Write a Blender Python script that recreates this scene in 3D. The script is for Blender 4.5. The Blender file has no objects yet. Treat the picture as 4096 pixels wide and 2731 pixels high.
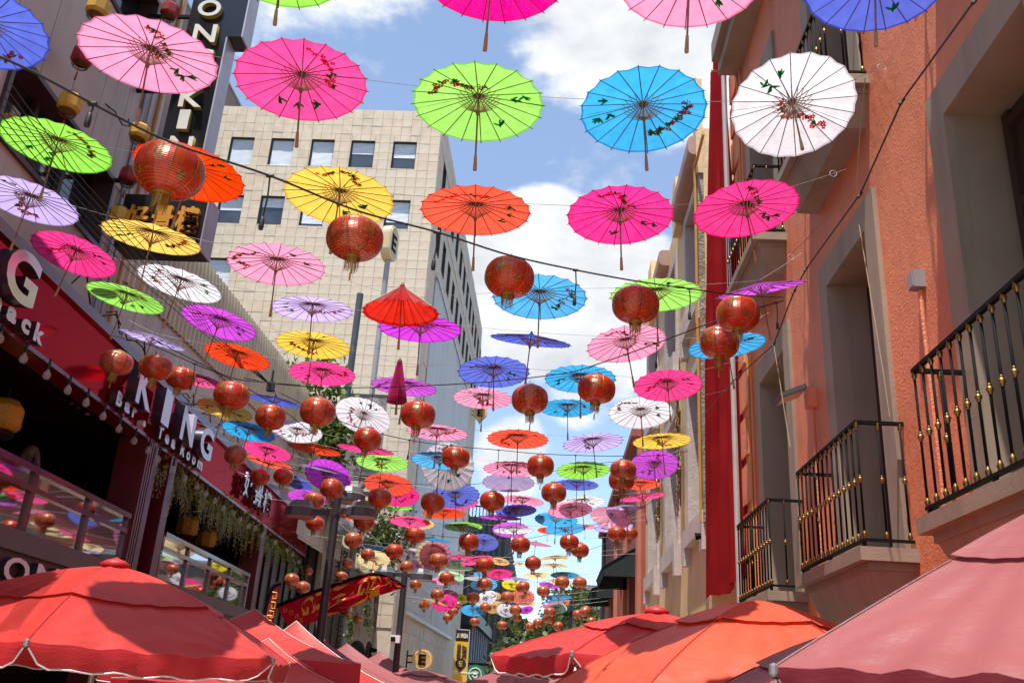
import bpy, math, random
import numpy as np
from mathutils import Vector, Matrix, noise
random.seed(7)
R_ = math.radians
S = bpy.context.scene
COL = S.collection

# ------------------------------------------------------------------ camera
RT = np.array([0.99770845, 0.0404131, -0.05426439])
FW = np.array([0.03604403, 0.36127246, 0.9317634])
UP = np.array([0.05725968, -0.93158413, 0.35898794])
M3 = np.stack([RT, FW, UP])
EYE = np.array([0.0, 0.0, 1.6])
FPX, CX, CY = 3646.7, 2048.0, 1365.5
cam_d = bpy.data.cameras.new('camera')
cam_d.sensor_width = 36.0
cam_d.lens = FPX / 4096 * 36.0
cam_d.clip_start, cam_d.clip_end = 0.1, 3000.0
cam_d.dof.use_dof = True
cam_d.dof.focus_distance = 11.0
cam_d.dof.aperture_fstop = 4.5
cam = bpy.data.objects.new('camera', cam_d)
COL.objects.link(cam)
mw = Matrix.Identity(4)
for i in range(3):
    mw[i][0], mw[i][1], mw[i][2], mw[i][3] = M3[i, 0], -M3[i, 1], -M3[i, 2], EYE[i]
cam.matrix_world = mw
S.camera = cam


def ray(u, v):
    d = np.array([u - CX, v - CY, FPX])
    return M3 @ (d / np.linalg.norm(d))


# ------------------------------------------------------------------ light
SUN_DIR = Vector((-0.12, -0.25, 0.96)).normalized()
sun_d = bpy.data.lights.new('sun', 'SUN')
sun_d.energy = 3.9
sun_d.angle = R_(0.53)
sun_d.color = (1.0, 0.955, 0.885)
sun = bpy.data.objects.new('sun', sun_d)
COL.objects.link(sun)
sun.rotation_euler = SUN_DIR.to_track_quat('Z', 'Y').to_euler()

vs = S.view_settings
vs.view_transform = 'Standard'
vs.look = 'None'
vs.exposure = 1.05
vs.gamma = 1.0
vs.use_curve_mapping = False
S.cycles.use_denoising = True
S.cycles.max_bounces = 8
S.cycles.transparent_max_bounces = 12
S.cycles.sample_clamp_indirect = 6.0

world = bpy.data.worlds.new('World')
S.world = world
world.use_nodes = True
nt = world.node_tree
nt.nodes.clear()


def wn(t, **kw):
    n = nt.nodes.new(t)
    for k_, v_ in kw.items():
        setattr(n, k_, v_)
    return n


def wmath(op, a, b=None, c=None, clamp=False):
    n = wn('ShaderNodeMath', operation=op, use_clamp=clamp)
    for i, x in enumerate((a, b, c)):
        if x is None:
            continue
        if isinstance(x, (int, float)):
            n.inputs[i].default_value = x
        else:
            nt.links.new(x, n.inputs[i])
    return n.outputs[0]


SKY_K = 0.13
sky = wn('ShaderNodeTexSky', sky_type='NISHITA', sun_disc=False)
sky.sun_elevation = math.asin(SUN_DIR.z)
sky.sun_rotation = math.atan2(SUN_DIR.x, SUN_DIR.y)
sky.altitude = 2200.0
sky.air_density = 1.0
sky.dust_density = 1.6
sky.ozone_density = 1.6
tc = wn('ShaderNodeTexCoord')
DIR = tc.outputs['Generated']
# the clouds: clumps at the places where the cumulus stands, edged by fractal noise
clumps = [  # pixel, angular radius (deg), weight
    (2200, 1010, 5.0, 1.0), (2060, 1120, 4.5, 1.0), (2330, 1150, 5.5, 1.0), (2480, 1180, 5.0, .9),
    (2120, 1290, 5.0, .95), (2450, 1330, 5.0, .9), (1960, 1060, 3.2, .8), (2600, 1120, 3.5, .8),
    (2050, 1830, 3.2, .75), (2300, 1560, 3.0, .45), (2500, 60, 8.0, .62), (2700, 260, 6.0, .62), (2280, 160, 4.0, .5),
    (2350, 690, 4.0, .32), (1330, 120, 5.0, .26), (2750, -300, 11.0, .6), (1200, -700, 14.0, .6), (-600, 600, 16.0, .5),
    (4700, 500, 16.0, .6)]
acc = None
for (u, v, r, w) in clumps:
    d = ray(u, v)
    dot = wn('ShaderNodeVectorMath', operation='DOT_PRODUCT')
    nt.links.new(DIR, dot.inputs[0])
    dot.inputs[1].default_value = tuple(d)
    cr = math.cos(R_(r))
    f_ = wmath('MULTIPLY', wmath('SUBTRACT', dot.outputs['Value'], cr), w / (1 - cr))
    f_ = wmath('MAXIMUM', f_, 0.0)
    acc = f_ if acc is None else wmath('MAXIMUM', acc, f_)
# clouds elsewhere on the dome come from the same noise
mp = wn('ShaderNodeMapping')
mp.inputs['Scale'].default_value = (1.0, 1.0, 1.7)
nt.links.new(DIR, mp.inputs['Vector'])
n1 = wn('ShaderNodeTexNoise')
n1.inputs['Scale'].default_value = 9.0
n1.inputs['Detail'].default_value = 9.0
n1.inputs['Roughness'].default_value = 0.58
nt.links.new(mp.outputs[0], n1.inputs['Vector'])
n2 = wn('ShaderNodeTexNoise')
n2.inputs['Scale'].default_value = 30.0
n2.inputs['Detail'].default_value = 6.0
n2.inputs['Roughness'].default_value = 0.6
nt.links.new(mp.outputs[0], n2.inputs['Vector'])
dens = wmath('ADD', wmath('MULTIPLY', acc, 0.9), wmath('MULTIPLY_ADD', n1.outputs['Fac'], 0.78, wmath('MULTIPLY', n2.outputs['Fac'], 0.30)))
mr = wn('ShaderNodeMapRange', interpolation_type='SMOOTHSTEP')
mr.inputs['From Min'].default_value = 0.70
mr.inputs['From Max'].default_value = 0.97
nt.links.new(dens, mr.inputs['Value'])
# shading inside the cloud from a coarse noise, never darker than a pale grey
cs = wn('ShaderNodeMapRange')
cs.inputs['From Min'].default_value = 0.35
cs.inputs['From Max'].default_value = 0.62
cs.inputs['To Min'].default_value = 0.74
cs.inputs['To Max'].default_value = 1.0
nt.links.new(n1.outputs['Fac'], cs.inputs['Value'])
cc = wn('ShaderNodeCombineColor')
nt.links.new(wmath('MULTIPLY', cs.outputs[0], 0.90), cc.inputs[0])
nt.links.new(wmath('MULTIPLY', cs.outputs[0], 0.93), cc.inputs[1])
nt.links.new(wmath('MULTIPLY', cs.outputs[0], 0.97), cc.inputs[2])
skm = wn('ShaderNodeVectorMath', operation='SCALE')
nt.links.new(sky.outputs[0], skm.inputs[0])
skm.inputs['Scale'].default_value = 1.0
veil = wn('ShaderNodeMix', data_type='RGBA')     # thin high haze all over the sky
veil.inputs['Factor'].default_value = 0.16
nt.links.new(skm.outputs[0], veil.inputs[6])
veil.inputs[7].default_value = (3.2, 3.9, 4.7, 1)
cls = wn('ShaderNodeVectorMath', operation='SCALE')
nt.links.new(cc.outputs[0], cls.inputs[0])
cls.inputs['Scale'].default_value = 0.565 / SKY_K
mx = wn('ShaderNodeMix', data_type='RGBA')
nt.links.new(mr.outputs[0], mx.inputs['Factor'])
nt.links.new(veil.outputs[2], mx.inputs[6])
nt.links.new(cls.outputs[0], mx.inputs[7])
bg = wn('ShaderNodeBackground')
bg.inputs['Strength'].default_value = SKY_K
nt.links.new(mx.outputs[2], bg.inputs['Color'])
wo = wn('ShaderNodeOutputWorld')
nt.links.new(bg.outputs[0], wo.inputs['Surface'])

# ------------------------------------------------------------------ reading positions
TS = 0.59957
TILE = {'A': (0, 0, TS), 'B': (0, 900, TS), 'C': (0, 1791, TS), 'D': (1350, 0, TS), 'E': (1350, 900, TS),
        'F': (1350, 1791, TS), 'G': (2696, 0, TS), 'H': (2696, 900, TS), 'I': (2696, 1791, TS),
        'a': (1100, 1700, .21368), 'b': (1600, 1700, .21368), 'c': (2100, 1700, .21368),
        'd': (1100, 2035, .21368), 'e': (1600, 2035, .21368), 'f': (2100, 2035, .21368),
        'g': (1600, 2370, .21368), 'h': (2100, 2370, .21368), 'W': (0, 0, 1.7415),
        'z': (1000, 2250, .29979), 'q': (600, 2000, .29979), 'O': (0, 0, 1.0), 'v': (900, 1800, .21368),
        'y': (0, 1750, .29979)}


def px(t, x, y):
    ox, oy, s = TILE[t]
    return ox + x * s, oy + y * s


def at_dist(p, t):
    return Vector(EYE + ray(*p) * t)


def at_X(p, X):
    r = ray(*p)
    return Vector(EYE + r * (X / r[0]))


def at_Y(p, Y):
    r = ray(*p)
    return Vector(EYE + r * (Y / r[1]))


LD = np.array([-0.06527679, 0.9978672, 0.0])       # along the left-hand facade
LN = np.array([-0.9978672, -0.06527679, 0.0])      # away from the street


def LF(s, z, out=0.0, D=6.5):                       # facade metres -> world
    return Vector((LN * (D - out) + LD * s)) + Vector((0, 0, z))


def at_L(p, D=6.5):
    r = ray(*p)
    q = r * (D / r.dot(LN))
    return q.dot(LD), q[2] + 1.6


# ------------------------------------------------------------------ mesh builder
class MB:
    def __init__(self):
        self.v, self.f, self.m = [], [], []

    def add(self, vs_, fs, mi=0):
        o = len(self.v)
        self.v.extend([tuple(p) for p in vs_])
        for f in fs:
            self.f.append([o + i for i in f])
            self.m.append(mi)
        return self

    def box(self, a, b, mi=0, T=None):
        x0, y0, z0 = a
        x1, y1, z1 = b
        P = [(x0, y0, z0), (x1, y0, z0), (x1, y1, z0), (x0, y1, z0), (x0, y0, z1), (x1, y0, z1), (x1, y1, z1), (x0, y1, z1)]
        if T:
            P = [T(*p) for p in P]
        return self.add(P, [(0, 3, 2, 1), (4, 5, 6, 7), (0, 1, 5, 4), (1, 2, 6, 5), (2, 3, 7, 6), (3, 0, 4, 7)], mi)

    def quad(self, a, b, c, d, mi=0):
        return self.add([a, b, c, d], [(0, 1, 2, 3)], mi)

    def tube(self, pts, r, n=6, mi=0, cap=True):
        pts = [Vector(p) for p in pts]
        rs = r if isinstance(r, (list, tuple)) else [r] * len(pts)
        rings = []
        prev = None
        for i, p in enumerate(pts):
            a = pts[max(i - 1, 0)]
            b = pts[min(i + 1, len(pts) - 1)]
            t = (b - a)
            if t.length < 1e-9:
                t = Vector((0, 0, 1))
            t.normalize()
            if prev is None:
                ref = Vector((0, 0, 1)) if abs(t.z) < .9 else Vector((1, 0, 0))
                u = t.cross(ref).normalized()
            else:
                u = (prev - t * prev.dot(t))
                u = u.normalized() if u.length > 1e-6 else t.orthogonal().normalized()
            prev = u
            w = t.cross(u)
            rings.append([p + (u * math.cos(2 * math.pi * j / n) + w * math.sin(2 * math.pi * j / n)) * rs[i] for j in range(n)])
        V = [q for rg in rings for q in rg]
        F = []
        for i in range(len(rings) - 1):
            for j in range(n):
                F.append((i * n + j, i * n + (j + 1) % n, (i + 1) * n + (j + 1) % n, (i + 1) * n + j))
        if cap:
            F.append(tuple(range(n - 1, -1, -1)))
            F.append(tuple((len(rings) - 1) * n + j for j in range(n)))
        return self.add(V, F, mi)

    def lathe(self, prof, n=24, mi=0, ctr=(0, 0, 0), axis=None, cap=False):
        Q = Matrix.Identity(3) if axis is None else Vector(axis).to_track_quat('Z', 'Y').to_matrix()
        c = Vector(ctr)
        V, F = [], []
        for (r, z) in prof:
            for j in range(n):
                a = 2 * math.pi * j / n
                V.append(c + Q @ Vector((r * math.cos(a), r * math.sin(a), z)))
        for i in range(len(prof) - 1):
            for j in range(n):
                F.append((i * n + j, i * n + (j + 1) % n, (i + 1) * n + (j + 1) % n, (i + 1) * n + j))
        if cap:
            F.append(tuple(range(n - 1, -1, -1)))
            F.append(tuple((len(prof) - 1) * n + j for j in range(n)))
        return self.add(V, F, mi)

    def mesh(self, name, mats, smooth=False):
        me = bpy.data.meshes.new(name)
        me.from_pydata(self.v, [], self.f)
        for m_ in (mats if isinstance(mats, (list, tuple)) else [mats]):
            me.materials.append(m_)
        if self.m and max(self.m) > 0:
            me.polygons.foreach_set('material_index', self.m)
        if smooth:
            me.polygons.foreach_set('use_smooth', [True] * len(me.polygons))
        me.update()
        return me

    def obj(self, name, mats, parent=None, smooth=False):
        return link(name, self.mesh(name, mats, smooth), parent, world_space=True)


def link(name, data, parent=None, world_space=False):
    o = bpy.data.objects.new(name, data)
    COL.objects.link(o)
    if parent is not None:
        o.parent = parent
        if world_space:
            inv = Matrix.Identity(4)
            p = parent
            while p is not None:
                inv = inv @ Matrix.Translation(-p.location) if p.parent is None else inv
                p = p.parent
            if parent.parent is None:
                o.matrix_parent_inverse = inv
    return o


def tag(o, label=None, cat=None, group=None, kind=None):
    if label:
        o['label'] = label
    if cat:
        o['category'] = cat
    if group:
        o['group'] = group
    if kind:
        o['kind'] = kind
    return o


def thing(name, label, cat, loc=(0, 0, 0), group=None):
    o = bpy.data.objects.new(name, None)
    o.empty_display_size = .2
    o.location = loc
    COL.objects.link(o)
    return tag(o, label, cat, group)


ORD = ['first', 'second', 'third', 'fourth', 'fifth', 'sixth', 'seventh', 'eighth', 'ninth', 'tenth', 'eleventh', 'twelfth', 'thirteenth',
       'fourteenth', 'fifteenth', 'sixteenth', 'seventeenth', 'eighteenth', 'nineteenth', 'twentieth', 'twenty-first', 'twenty-second',
       'twenty-third', 'twenty-fourth', 'twenty-fifth', 'twenty-sixth', 'twenty-seventh', 'twenty-eighth', 'twenty-ninth', 'thirtieth',
       'thirty-first', 'thirty-second', 'thirty-third', 'thirty-fourth', 'thirty-fifth', 'thirty-sixth', 'thirty-seventh', 'thirty-eighth']


# ------------------------------------------------------------------ materials
def srgb(r, g, b):
    f = lambda c: (c / 255 / 12.92) if c / 255 <= .04045 else ((c / 255 + .055) / 1.055) ** 2.4
    return (f(r), f(g), f(b), 1.0)


MATS = {}


class NT:
    def __init__(self, name):
        self.m = bpy.data.materials.new(name)
        self.m.use_nodes = True
        self.t = self.m.node_tree
        self.t.nodes.clear()
        self.out = self.n('ShaderNodeOutputMaterial')

    def n(self, t, **kw):
        nd = self.t.nodes.new(t)
        for k_, v_ in kw.items():
            setattr(nd, k_, v_)
        return nd

    def l(self, a, b):
        self.t.links.new(a, b)

    def noise(self, scale, detail=4, rough=.55, vec=None, mapping=None):
        nd = self.n('ShaderNodeTexNoise')
        nd.inputs['Scale'].default_value = scale
        nd.inputs['Detail'].default_value = detail
        nd.inputs['Roughness'].default_value = rough
        if vec is None:
            vec = self.n('ShaderNodeTexCoord').outputs['Object']
        if mapping:
            mp_ = self.n('ShaderNodeMapping')
            mp_.inputs['Scale'].default_value = mapping
            self.l(vec, mp_.inputs['Vector'])
            vec = mp_.outputs[0]
        self.l(vec, nd.inputs['Vector'])
        return nd.outputs['Fac']

    def ramp(self, fac, stops):
        r = self.n('ShaderNodeValToRGB')
        e = r.color_ramp.elements
        while len(e) < len(stops):
            e.new(.5)
        for i, (p, c) in enumerate(stops):
            e[i].position = p
            e[i].color = c
        self.l(fac, r.inputs['Fac'])
        return r.outputs['Color']

    def math(self, op, a, b=None, c=None, clamp=False):
        nd = self.n('ShaderNodeMath', operation=op, use_clamp=clamp)
        for i, x in enumerate((a, b, c)):
            if x is None:
                continue
            if isinstance(x, (int, float)):
                nd.inputs[i].default_value = x
            else:
                self.l(x, nd.inputs[i])
        return nd.outputs[0]

    def mix(self, fac, a, b, blend='MIX'):
        nd = self.n('ShaderNodeMix', data_type='RGBA', blend_type=blend)
        for s_, x in ((nd.inputs[0], fac), (nd.inputs[6], a), (nd.inputs[7], b)):
            if isinstance(x, (int, float)):
                s_.default_value = x
            elif isinstance(x, tuple):
                s_.default_value = x
            else:
                self.l(x, s_)
        return nd.outputs[2]

    def bump(self, h, strength=.3, dist=.01):
        b = self.n('ShaderNodeBump')
        b.inputs['Strength'].default_value = strength
        b.inputs['Distance'].default_value = dist
        self.l(h, b.inputs['Height'])
        return b.outputs[0]

    def principled(self, col, rough=.6, metal=0.0, normal=None, coat=0.0, spec=.5, **kw):
        p = self.n('ShaderNodeBsdfPrincipled')
        if isinstance(col, tuple):
            p.inputs['Base Color'].default_value = col
        else:
            self.l(col, p.inputs['Base Color'])
        if isinstance(rough, (int, float)):
            p.inputs['Roughness'].default_value = rough
        else:
            self.l(rough, p.inputs['Roughness'])
        p.inputs['Metallic'].default_value = metal
        p.inputs['Coat Weight'].default_value = coat
        p.inputs['Coat Roughness'].default_value = .05
        p.inputs['Specular IOR Level'].default_value = spec
        if normal is not None:
            self.l(normal, p.inputs['Normal'])
        for k_, v_ in kw.items():
            p.inputs[k_.replace('_', ' ')].default_value = v_
        return p.outputs[0]

    def done(self, shader):
        self.l(shader, self.out.inputs['Surface'])
        return self.m


def plain(name, col, rough=.6, metal=0.0, var=.12, vscale=3.0, bump=0.0, bscale=40.0, coat=0.0, spec=.5, stretch=None, **kw):
    """one base colour with a little grain, wear and relief"""
    if name in MATS:
        return MATS[name]
    T = NT(name)
    nz = T.noise(vscale, 5, .6, mapping=stretch)
    lo = tuple(c * (1 - var) for c in col[:3]) + (1,)
    hi = tuple(min(1, c * (1 + var)) for c in col[:3]) + (1,)
    c = T.ramp(nz, [(.3, lo), (.7, hi)])
    nrm = None
    if bump:
        nrm = T.bump(T.noise(bscale, 4, .6), bump, .02)
    m = T.done(T.principled(c, rough, metal, nrm, coat, spec, **kw))
    MATS[name] = m
    return m


def stucco(name, col, dirt, bump=.5, bscale=26.0, dist=.03):
    """trowelled plaster: stains, runs and strong relief"""
    T = NT(name)
    tco = T.n('ShaderNodeTexCoord').outputs['Object']
    big = T.noise(.55, 5, .6, tco)
    runs = T.noise(2.2, 5, .65, tco, (1, 1, .09))
    fine = T.noise(60, 3, .6, tco)
    c = T.ramp(big, [(.28, tuple(x * .80 for x in col[:3]) + (1,)), (.5, col), (.75, tuple(min(1, x * 1.14) for x in col[:3]) + (1,))])
    c = T.mix(T.math('MULTIPLY', T.ramp(runs, [(.50, (0, 0, 0, 1)), (.74, (1, 1, 1, 1))]), .6), c, dirt)
    c = T.mix(T.math('MULTIPLY', T.ramp(fine, [(.62, (0, 0, 0, 1)), (.75, (1, 1, 1, 1))]), .3), c, dirt)
    patch = T.ramp(T.noise(.9, 3, .5, tco), [(.35, (.25, .25, .25, 1)), (.62, (1, 1, 1, 1))])
    h = T.math('MULTIPLY_ADD', T.noise(bscale, 6, .62, tco), patch, T.math('MULTIPLY', T.noise(bscale * .22, 3, .5, tco, (1, 1, .5)), .8))
    m = T.done(T.principled(c, .55, 0, T.bump(h, bump, dist), spec=.45))
    MATS[name] = m
    return m
# ------------------------------------------------------------------ shared materials
STONE = stucco('grey_stone', (.31, .23, .16, 1), (.12, .095, .075, 1), .28, 45, .015)
SALMON = stucco('salmon_stucco', (.72, .225, .105, 1), (.48, .14, .07, 1), .6, 38, .035)
BEIGE = stucco('beige_stucco', (.70, .48, .24, 1), (.40, .26, .14, 1), .6, 22, .03)
LILAC = stucco('pale_frame_stucco', (.50, .42, .38, 1), (.24, .20, .19, 1), .9, 30, .03)
BRICKRED = stucco('brick_red_stucco', (.30, .075, .055, 1), (.14, .04, .03, 1), .35, 25, .02)
ROUGH = stucco('rough_rubble', (.26, .20, .14, 1), (.08, .06, .045, 1), 1.0, 16, .12)
WOOD = plain('dark_door_wood', (.038, .019, .012, 1), .55, var=.4, vscale=2, stretch=(6, 6, .6), bump=.1)
BLACK = plain('black_iron', (.008, .008, .008, 1), .7, var=.3, vscale=12, spec=.08)
BRASS = plain('aged_brass', (.27, .165, .055, 1), .40, metal=1.0, var=.35, vscale=30)
DARKGLASS = plain('dark_glass', (.012, .014, .018, 1), .06, var=.2, coat=.6)
METAL = plain('galvanised_metal', (.33, .34, .35, 1), .45, metal=.6, var=.15, vscale=6)
CABLE = plain('black_rubber', (.010, .010, .011, 1), .55, var=.3)
WHITEP = plain('white_paint', (.78, .77, .74, 1), .5, var=.06)
YELPIPE = plain('ochre_conduit', (.50, .24, .035, 1), .5, var=.15)
REDCLOTH = plain('banner_cloth', (.36, .022, .022, 1), .75, var=.10, vscale=1.2, bump=.15, bscale=90)
POLEGREY = plain('dark_grey_pole', (.030, .028, .034, 1), .45, var=.2, vscale=5)


def ground():
    T = NT('asphalt')
    c = T.ramp(T.noise(8, 6, .65), [(.3, (.035, .034, .033, 1)), (.7, (.07, .068, .064, 1))])
    m = T.done(T.principled(c, .85, 0, T.bump(T.noise(300, 2), .3, .01)))
    b = MB()
    b.quad((-400, -120, 0), (400, -120, 0), (400, 700, 0), (-400, 700, 0))
    tag(b.obj('ground', m), kind='structure')
    T = NT('paving')
    br = T.n('ShaderNodeTexBrick')
    br.inputs['Scale'].default_value = 1.0
    br.inputs['Brick Width'].default_value = .6
    br.inputs['Row Height'].default_value = .4
    br.inputs['Mortar Size'].default_value = .008
    br.inputs['Color1'].default_value = (.34, .30, .25, 1)
    br.inputs['Color2'].default_value = (.40, .36, .30, 1)
    br.inputs['Mortar'].default_value = (.06, .055, .05, 1)
    T.l(T.n('ShaderNodeTexCoord').outputs['Object'], br.inputs['Vector'])
    m2 = T.done(T.principled(br.outputs['Color'], .8))
    b = MB()
    b.quad((-14, -20, .004), (3.1, -20, .004), (3.1, 76, .004), (-14, 76, .004))
    tag(b.obj('pavement', m2), kind='structure')


ground()


def wall_cells(b, T, u0, u1, z0, z1, holes, mi=0):
    us = sorted(set([u0, u1] + [h[0] for h in holes] + [h[1] for h in holes]))
    zs = sorted(set([z0, z1] + [h[2] for h in holes] + [h[3] for h in holes]))
    for i in range(len(us) - 1):
        for j in range(len(zs) - 1):
            uc, zc = (us[i] + us[i + 1]) / 2, (zs[j] + zs[j + 1]) / 2
            if uc < u0 or uc > u1 or zc < z0 or zc > z1:
                continue
            if any(h[0] < uc < h[1] and h[2] < zc < h[3] for h in holes):
                continue
            b.quad(T(us[i], zs[j]), T(us[i + 1], zs[j]), T(us[i + 1], zs[j + 1]), T(us[i], zs[j + 1]), mi)


def frustum(b, a0, a1, z0, c0, c1, z1, mi=0):
    P = [(a0[0], a0[1], z0), (a1[0], a0[1], z0), (a1[0], a1[1], z0), (a0[0], a1[1], z0),
         (c0[0], c0[1], z1), (c1[0], c0[1], z1), (c1[0], c1[1], z1), (c0[0], c1[1], z1)]
    b.add(P, [(0, 3, 2, 1), (4, 5, 6, 7), (0, 1, 5, 4), (1, 2, 6, 5), (2, 3, 7, 6), (3, 0, 4, 7)], mi)


# ------------------------------------------------------------------ salmon building (right)
def baluster_mesh(h):
    b = MB()
    b.tube([(0, 0, 0), (0, 0, h)], .0105, 8, 0)
    for zc, hh, rr in ((h * .505, .030, .025),):
        b.lathe([(.011, zc - hh * 1.2), (.016, zc - hh * .9), (.013, zc - hh * .75), (rr * .8, zc - hh * .45), (rr, zc), (rr * .8, zc + hh * .4),
                 (.013, zc + hh * .75), (.016, zc + hh * .9), (.011, zc + hh * 1.2)], 10, 1)
    for z0, s in ((0.0, 1), (h, -1)):
        b.lathe([(.012, z0), (.020, z0 + s * .006), (.016, z0 + s * .022), (.022, z0 + s * .034), (.017, z0 + s * .056), (.013, z0 + s * .064), (.0105, z0 + s * .074)], 10, 1)
    return b.mesh('baluster', [BLACK, BRASS], True)


BAL = baluster_mesh(1.06)


def balcony(root, ya, yb, zf, x_out=2.68, xw=3.1):
    b = MB()
    lip = .07
    b.box((x_out - lip, ya - lip, zf - .115), (xw + .02, yb + lip, zf))
    b.box((x_out + .01, ya + .01, zf - .185), (xw + .02, yb - .01, zf - .115))
    frustum(b, (x_out + .16, ya + .16), (xw + .02, yb - .16), zf - .52, (x_out + .03, ya + .03), (xw + .02, yb - .03), zf - .185)
    slab = b.obj('balcony', STONE, root)
    r = MB()
    z0, z1 = zf + .055, zf + 1.10
    for z, t in ((z0, .012), (z1, .016)):
        r.box((x_out - .018, ya - .018, z), (x_out + .018, yb + .018, z + t * 2))
        for y in (ya, yb):
            r.box((x_out + .018, y - .018, z), (xw - .002, y + .018, z + t * 2))
    for y in (ya + .03, yb - .03, (ya + yb) / 2):
        r.tube([(x_out, y, zf), (x_out, y, z0)], .02, 6)
    r.obj('railing', BLACK, slab)
    n = max(2, round((yb - ya) / .157))
    pts = [(x_out, ya + (yb - ya) * i / n) for i in range(n + 1)]
    pts += [(x_out + (xw - x_out) * f, y) for y in (ya, yb) for f in (.45, .92)]
    for (x, y) in pts:
        o = link('baluster', BAL, slab)
        o.location = (x, y, z0 + .015)
        o.scale = (1, 1, (z1 - z0) / 1.06)
    return slab


def tall_window(root, ya, yb, z0, z1, jamb=.30, xw=3.1, head=.33):
    """stone surround with a deep reveal and a dark panelled door leaf"""
    b = MB()
    f = xw - .045
    e = xw + .05
    b.box((f, ya - jamb, z0), (e, ya, z1 + head))
    b.box((f, yb, z0), (e, yb + jamb, z1 + head))
    b.box((f, ya, z1), (e, yb, z1 + head))
    d = xw + .50
    b.quad((e, ya, z0), (e, ya, z1), (d, ya, z1), (d, ya, z0))
    b.quad((e, yb, z0), (d, yb, z0), (d, yb, z1), (e, yb, z1))
    b.quad((e, ya, z1), (e, yb, z1), (d, yb, z1), (d, ya, z1))
    b.quad((xw, ya, z0), (d, ya, z0), (d, yb, z0), (xw, yb, z0))
    w = b.obj('window_surround', STONE, root)
    g = MB()
    g.box((d - .05, ya, z0), (d, yb, z1))
    mid = (ya + yb) / 2
    for (a, c) in ((ya + .03, mid - .015), (mid + .015, yb - .03)):
        g.box((d - .10, a, z0 + .02), (d - .05, a + .09, z1 - .03))
        g.box((d - .10, c - .09, z0 + .02), (d - .05, c, z1 - .03))
        for q in (.0, .26, .5, .74, .97):
            zz = z0 + .02 + (z1 - z0 - .1) * q
            g.box((d - .098, a + .09, zz), (d - .05, c - .09, zz + .085))
    leaf = g.obj('door', WOOD, w)
    return w


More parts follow.
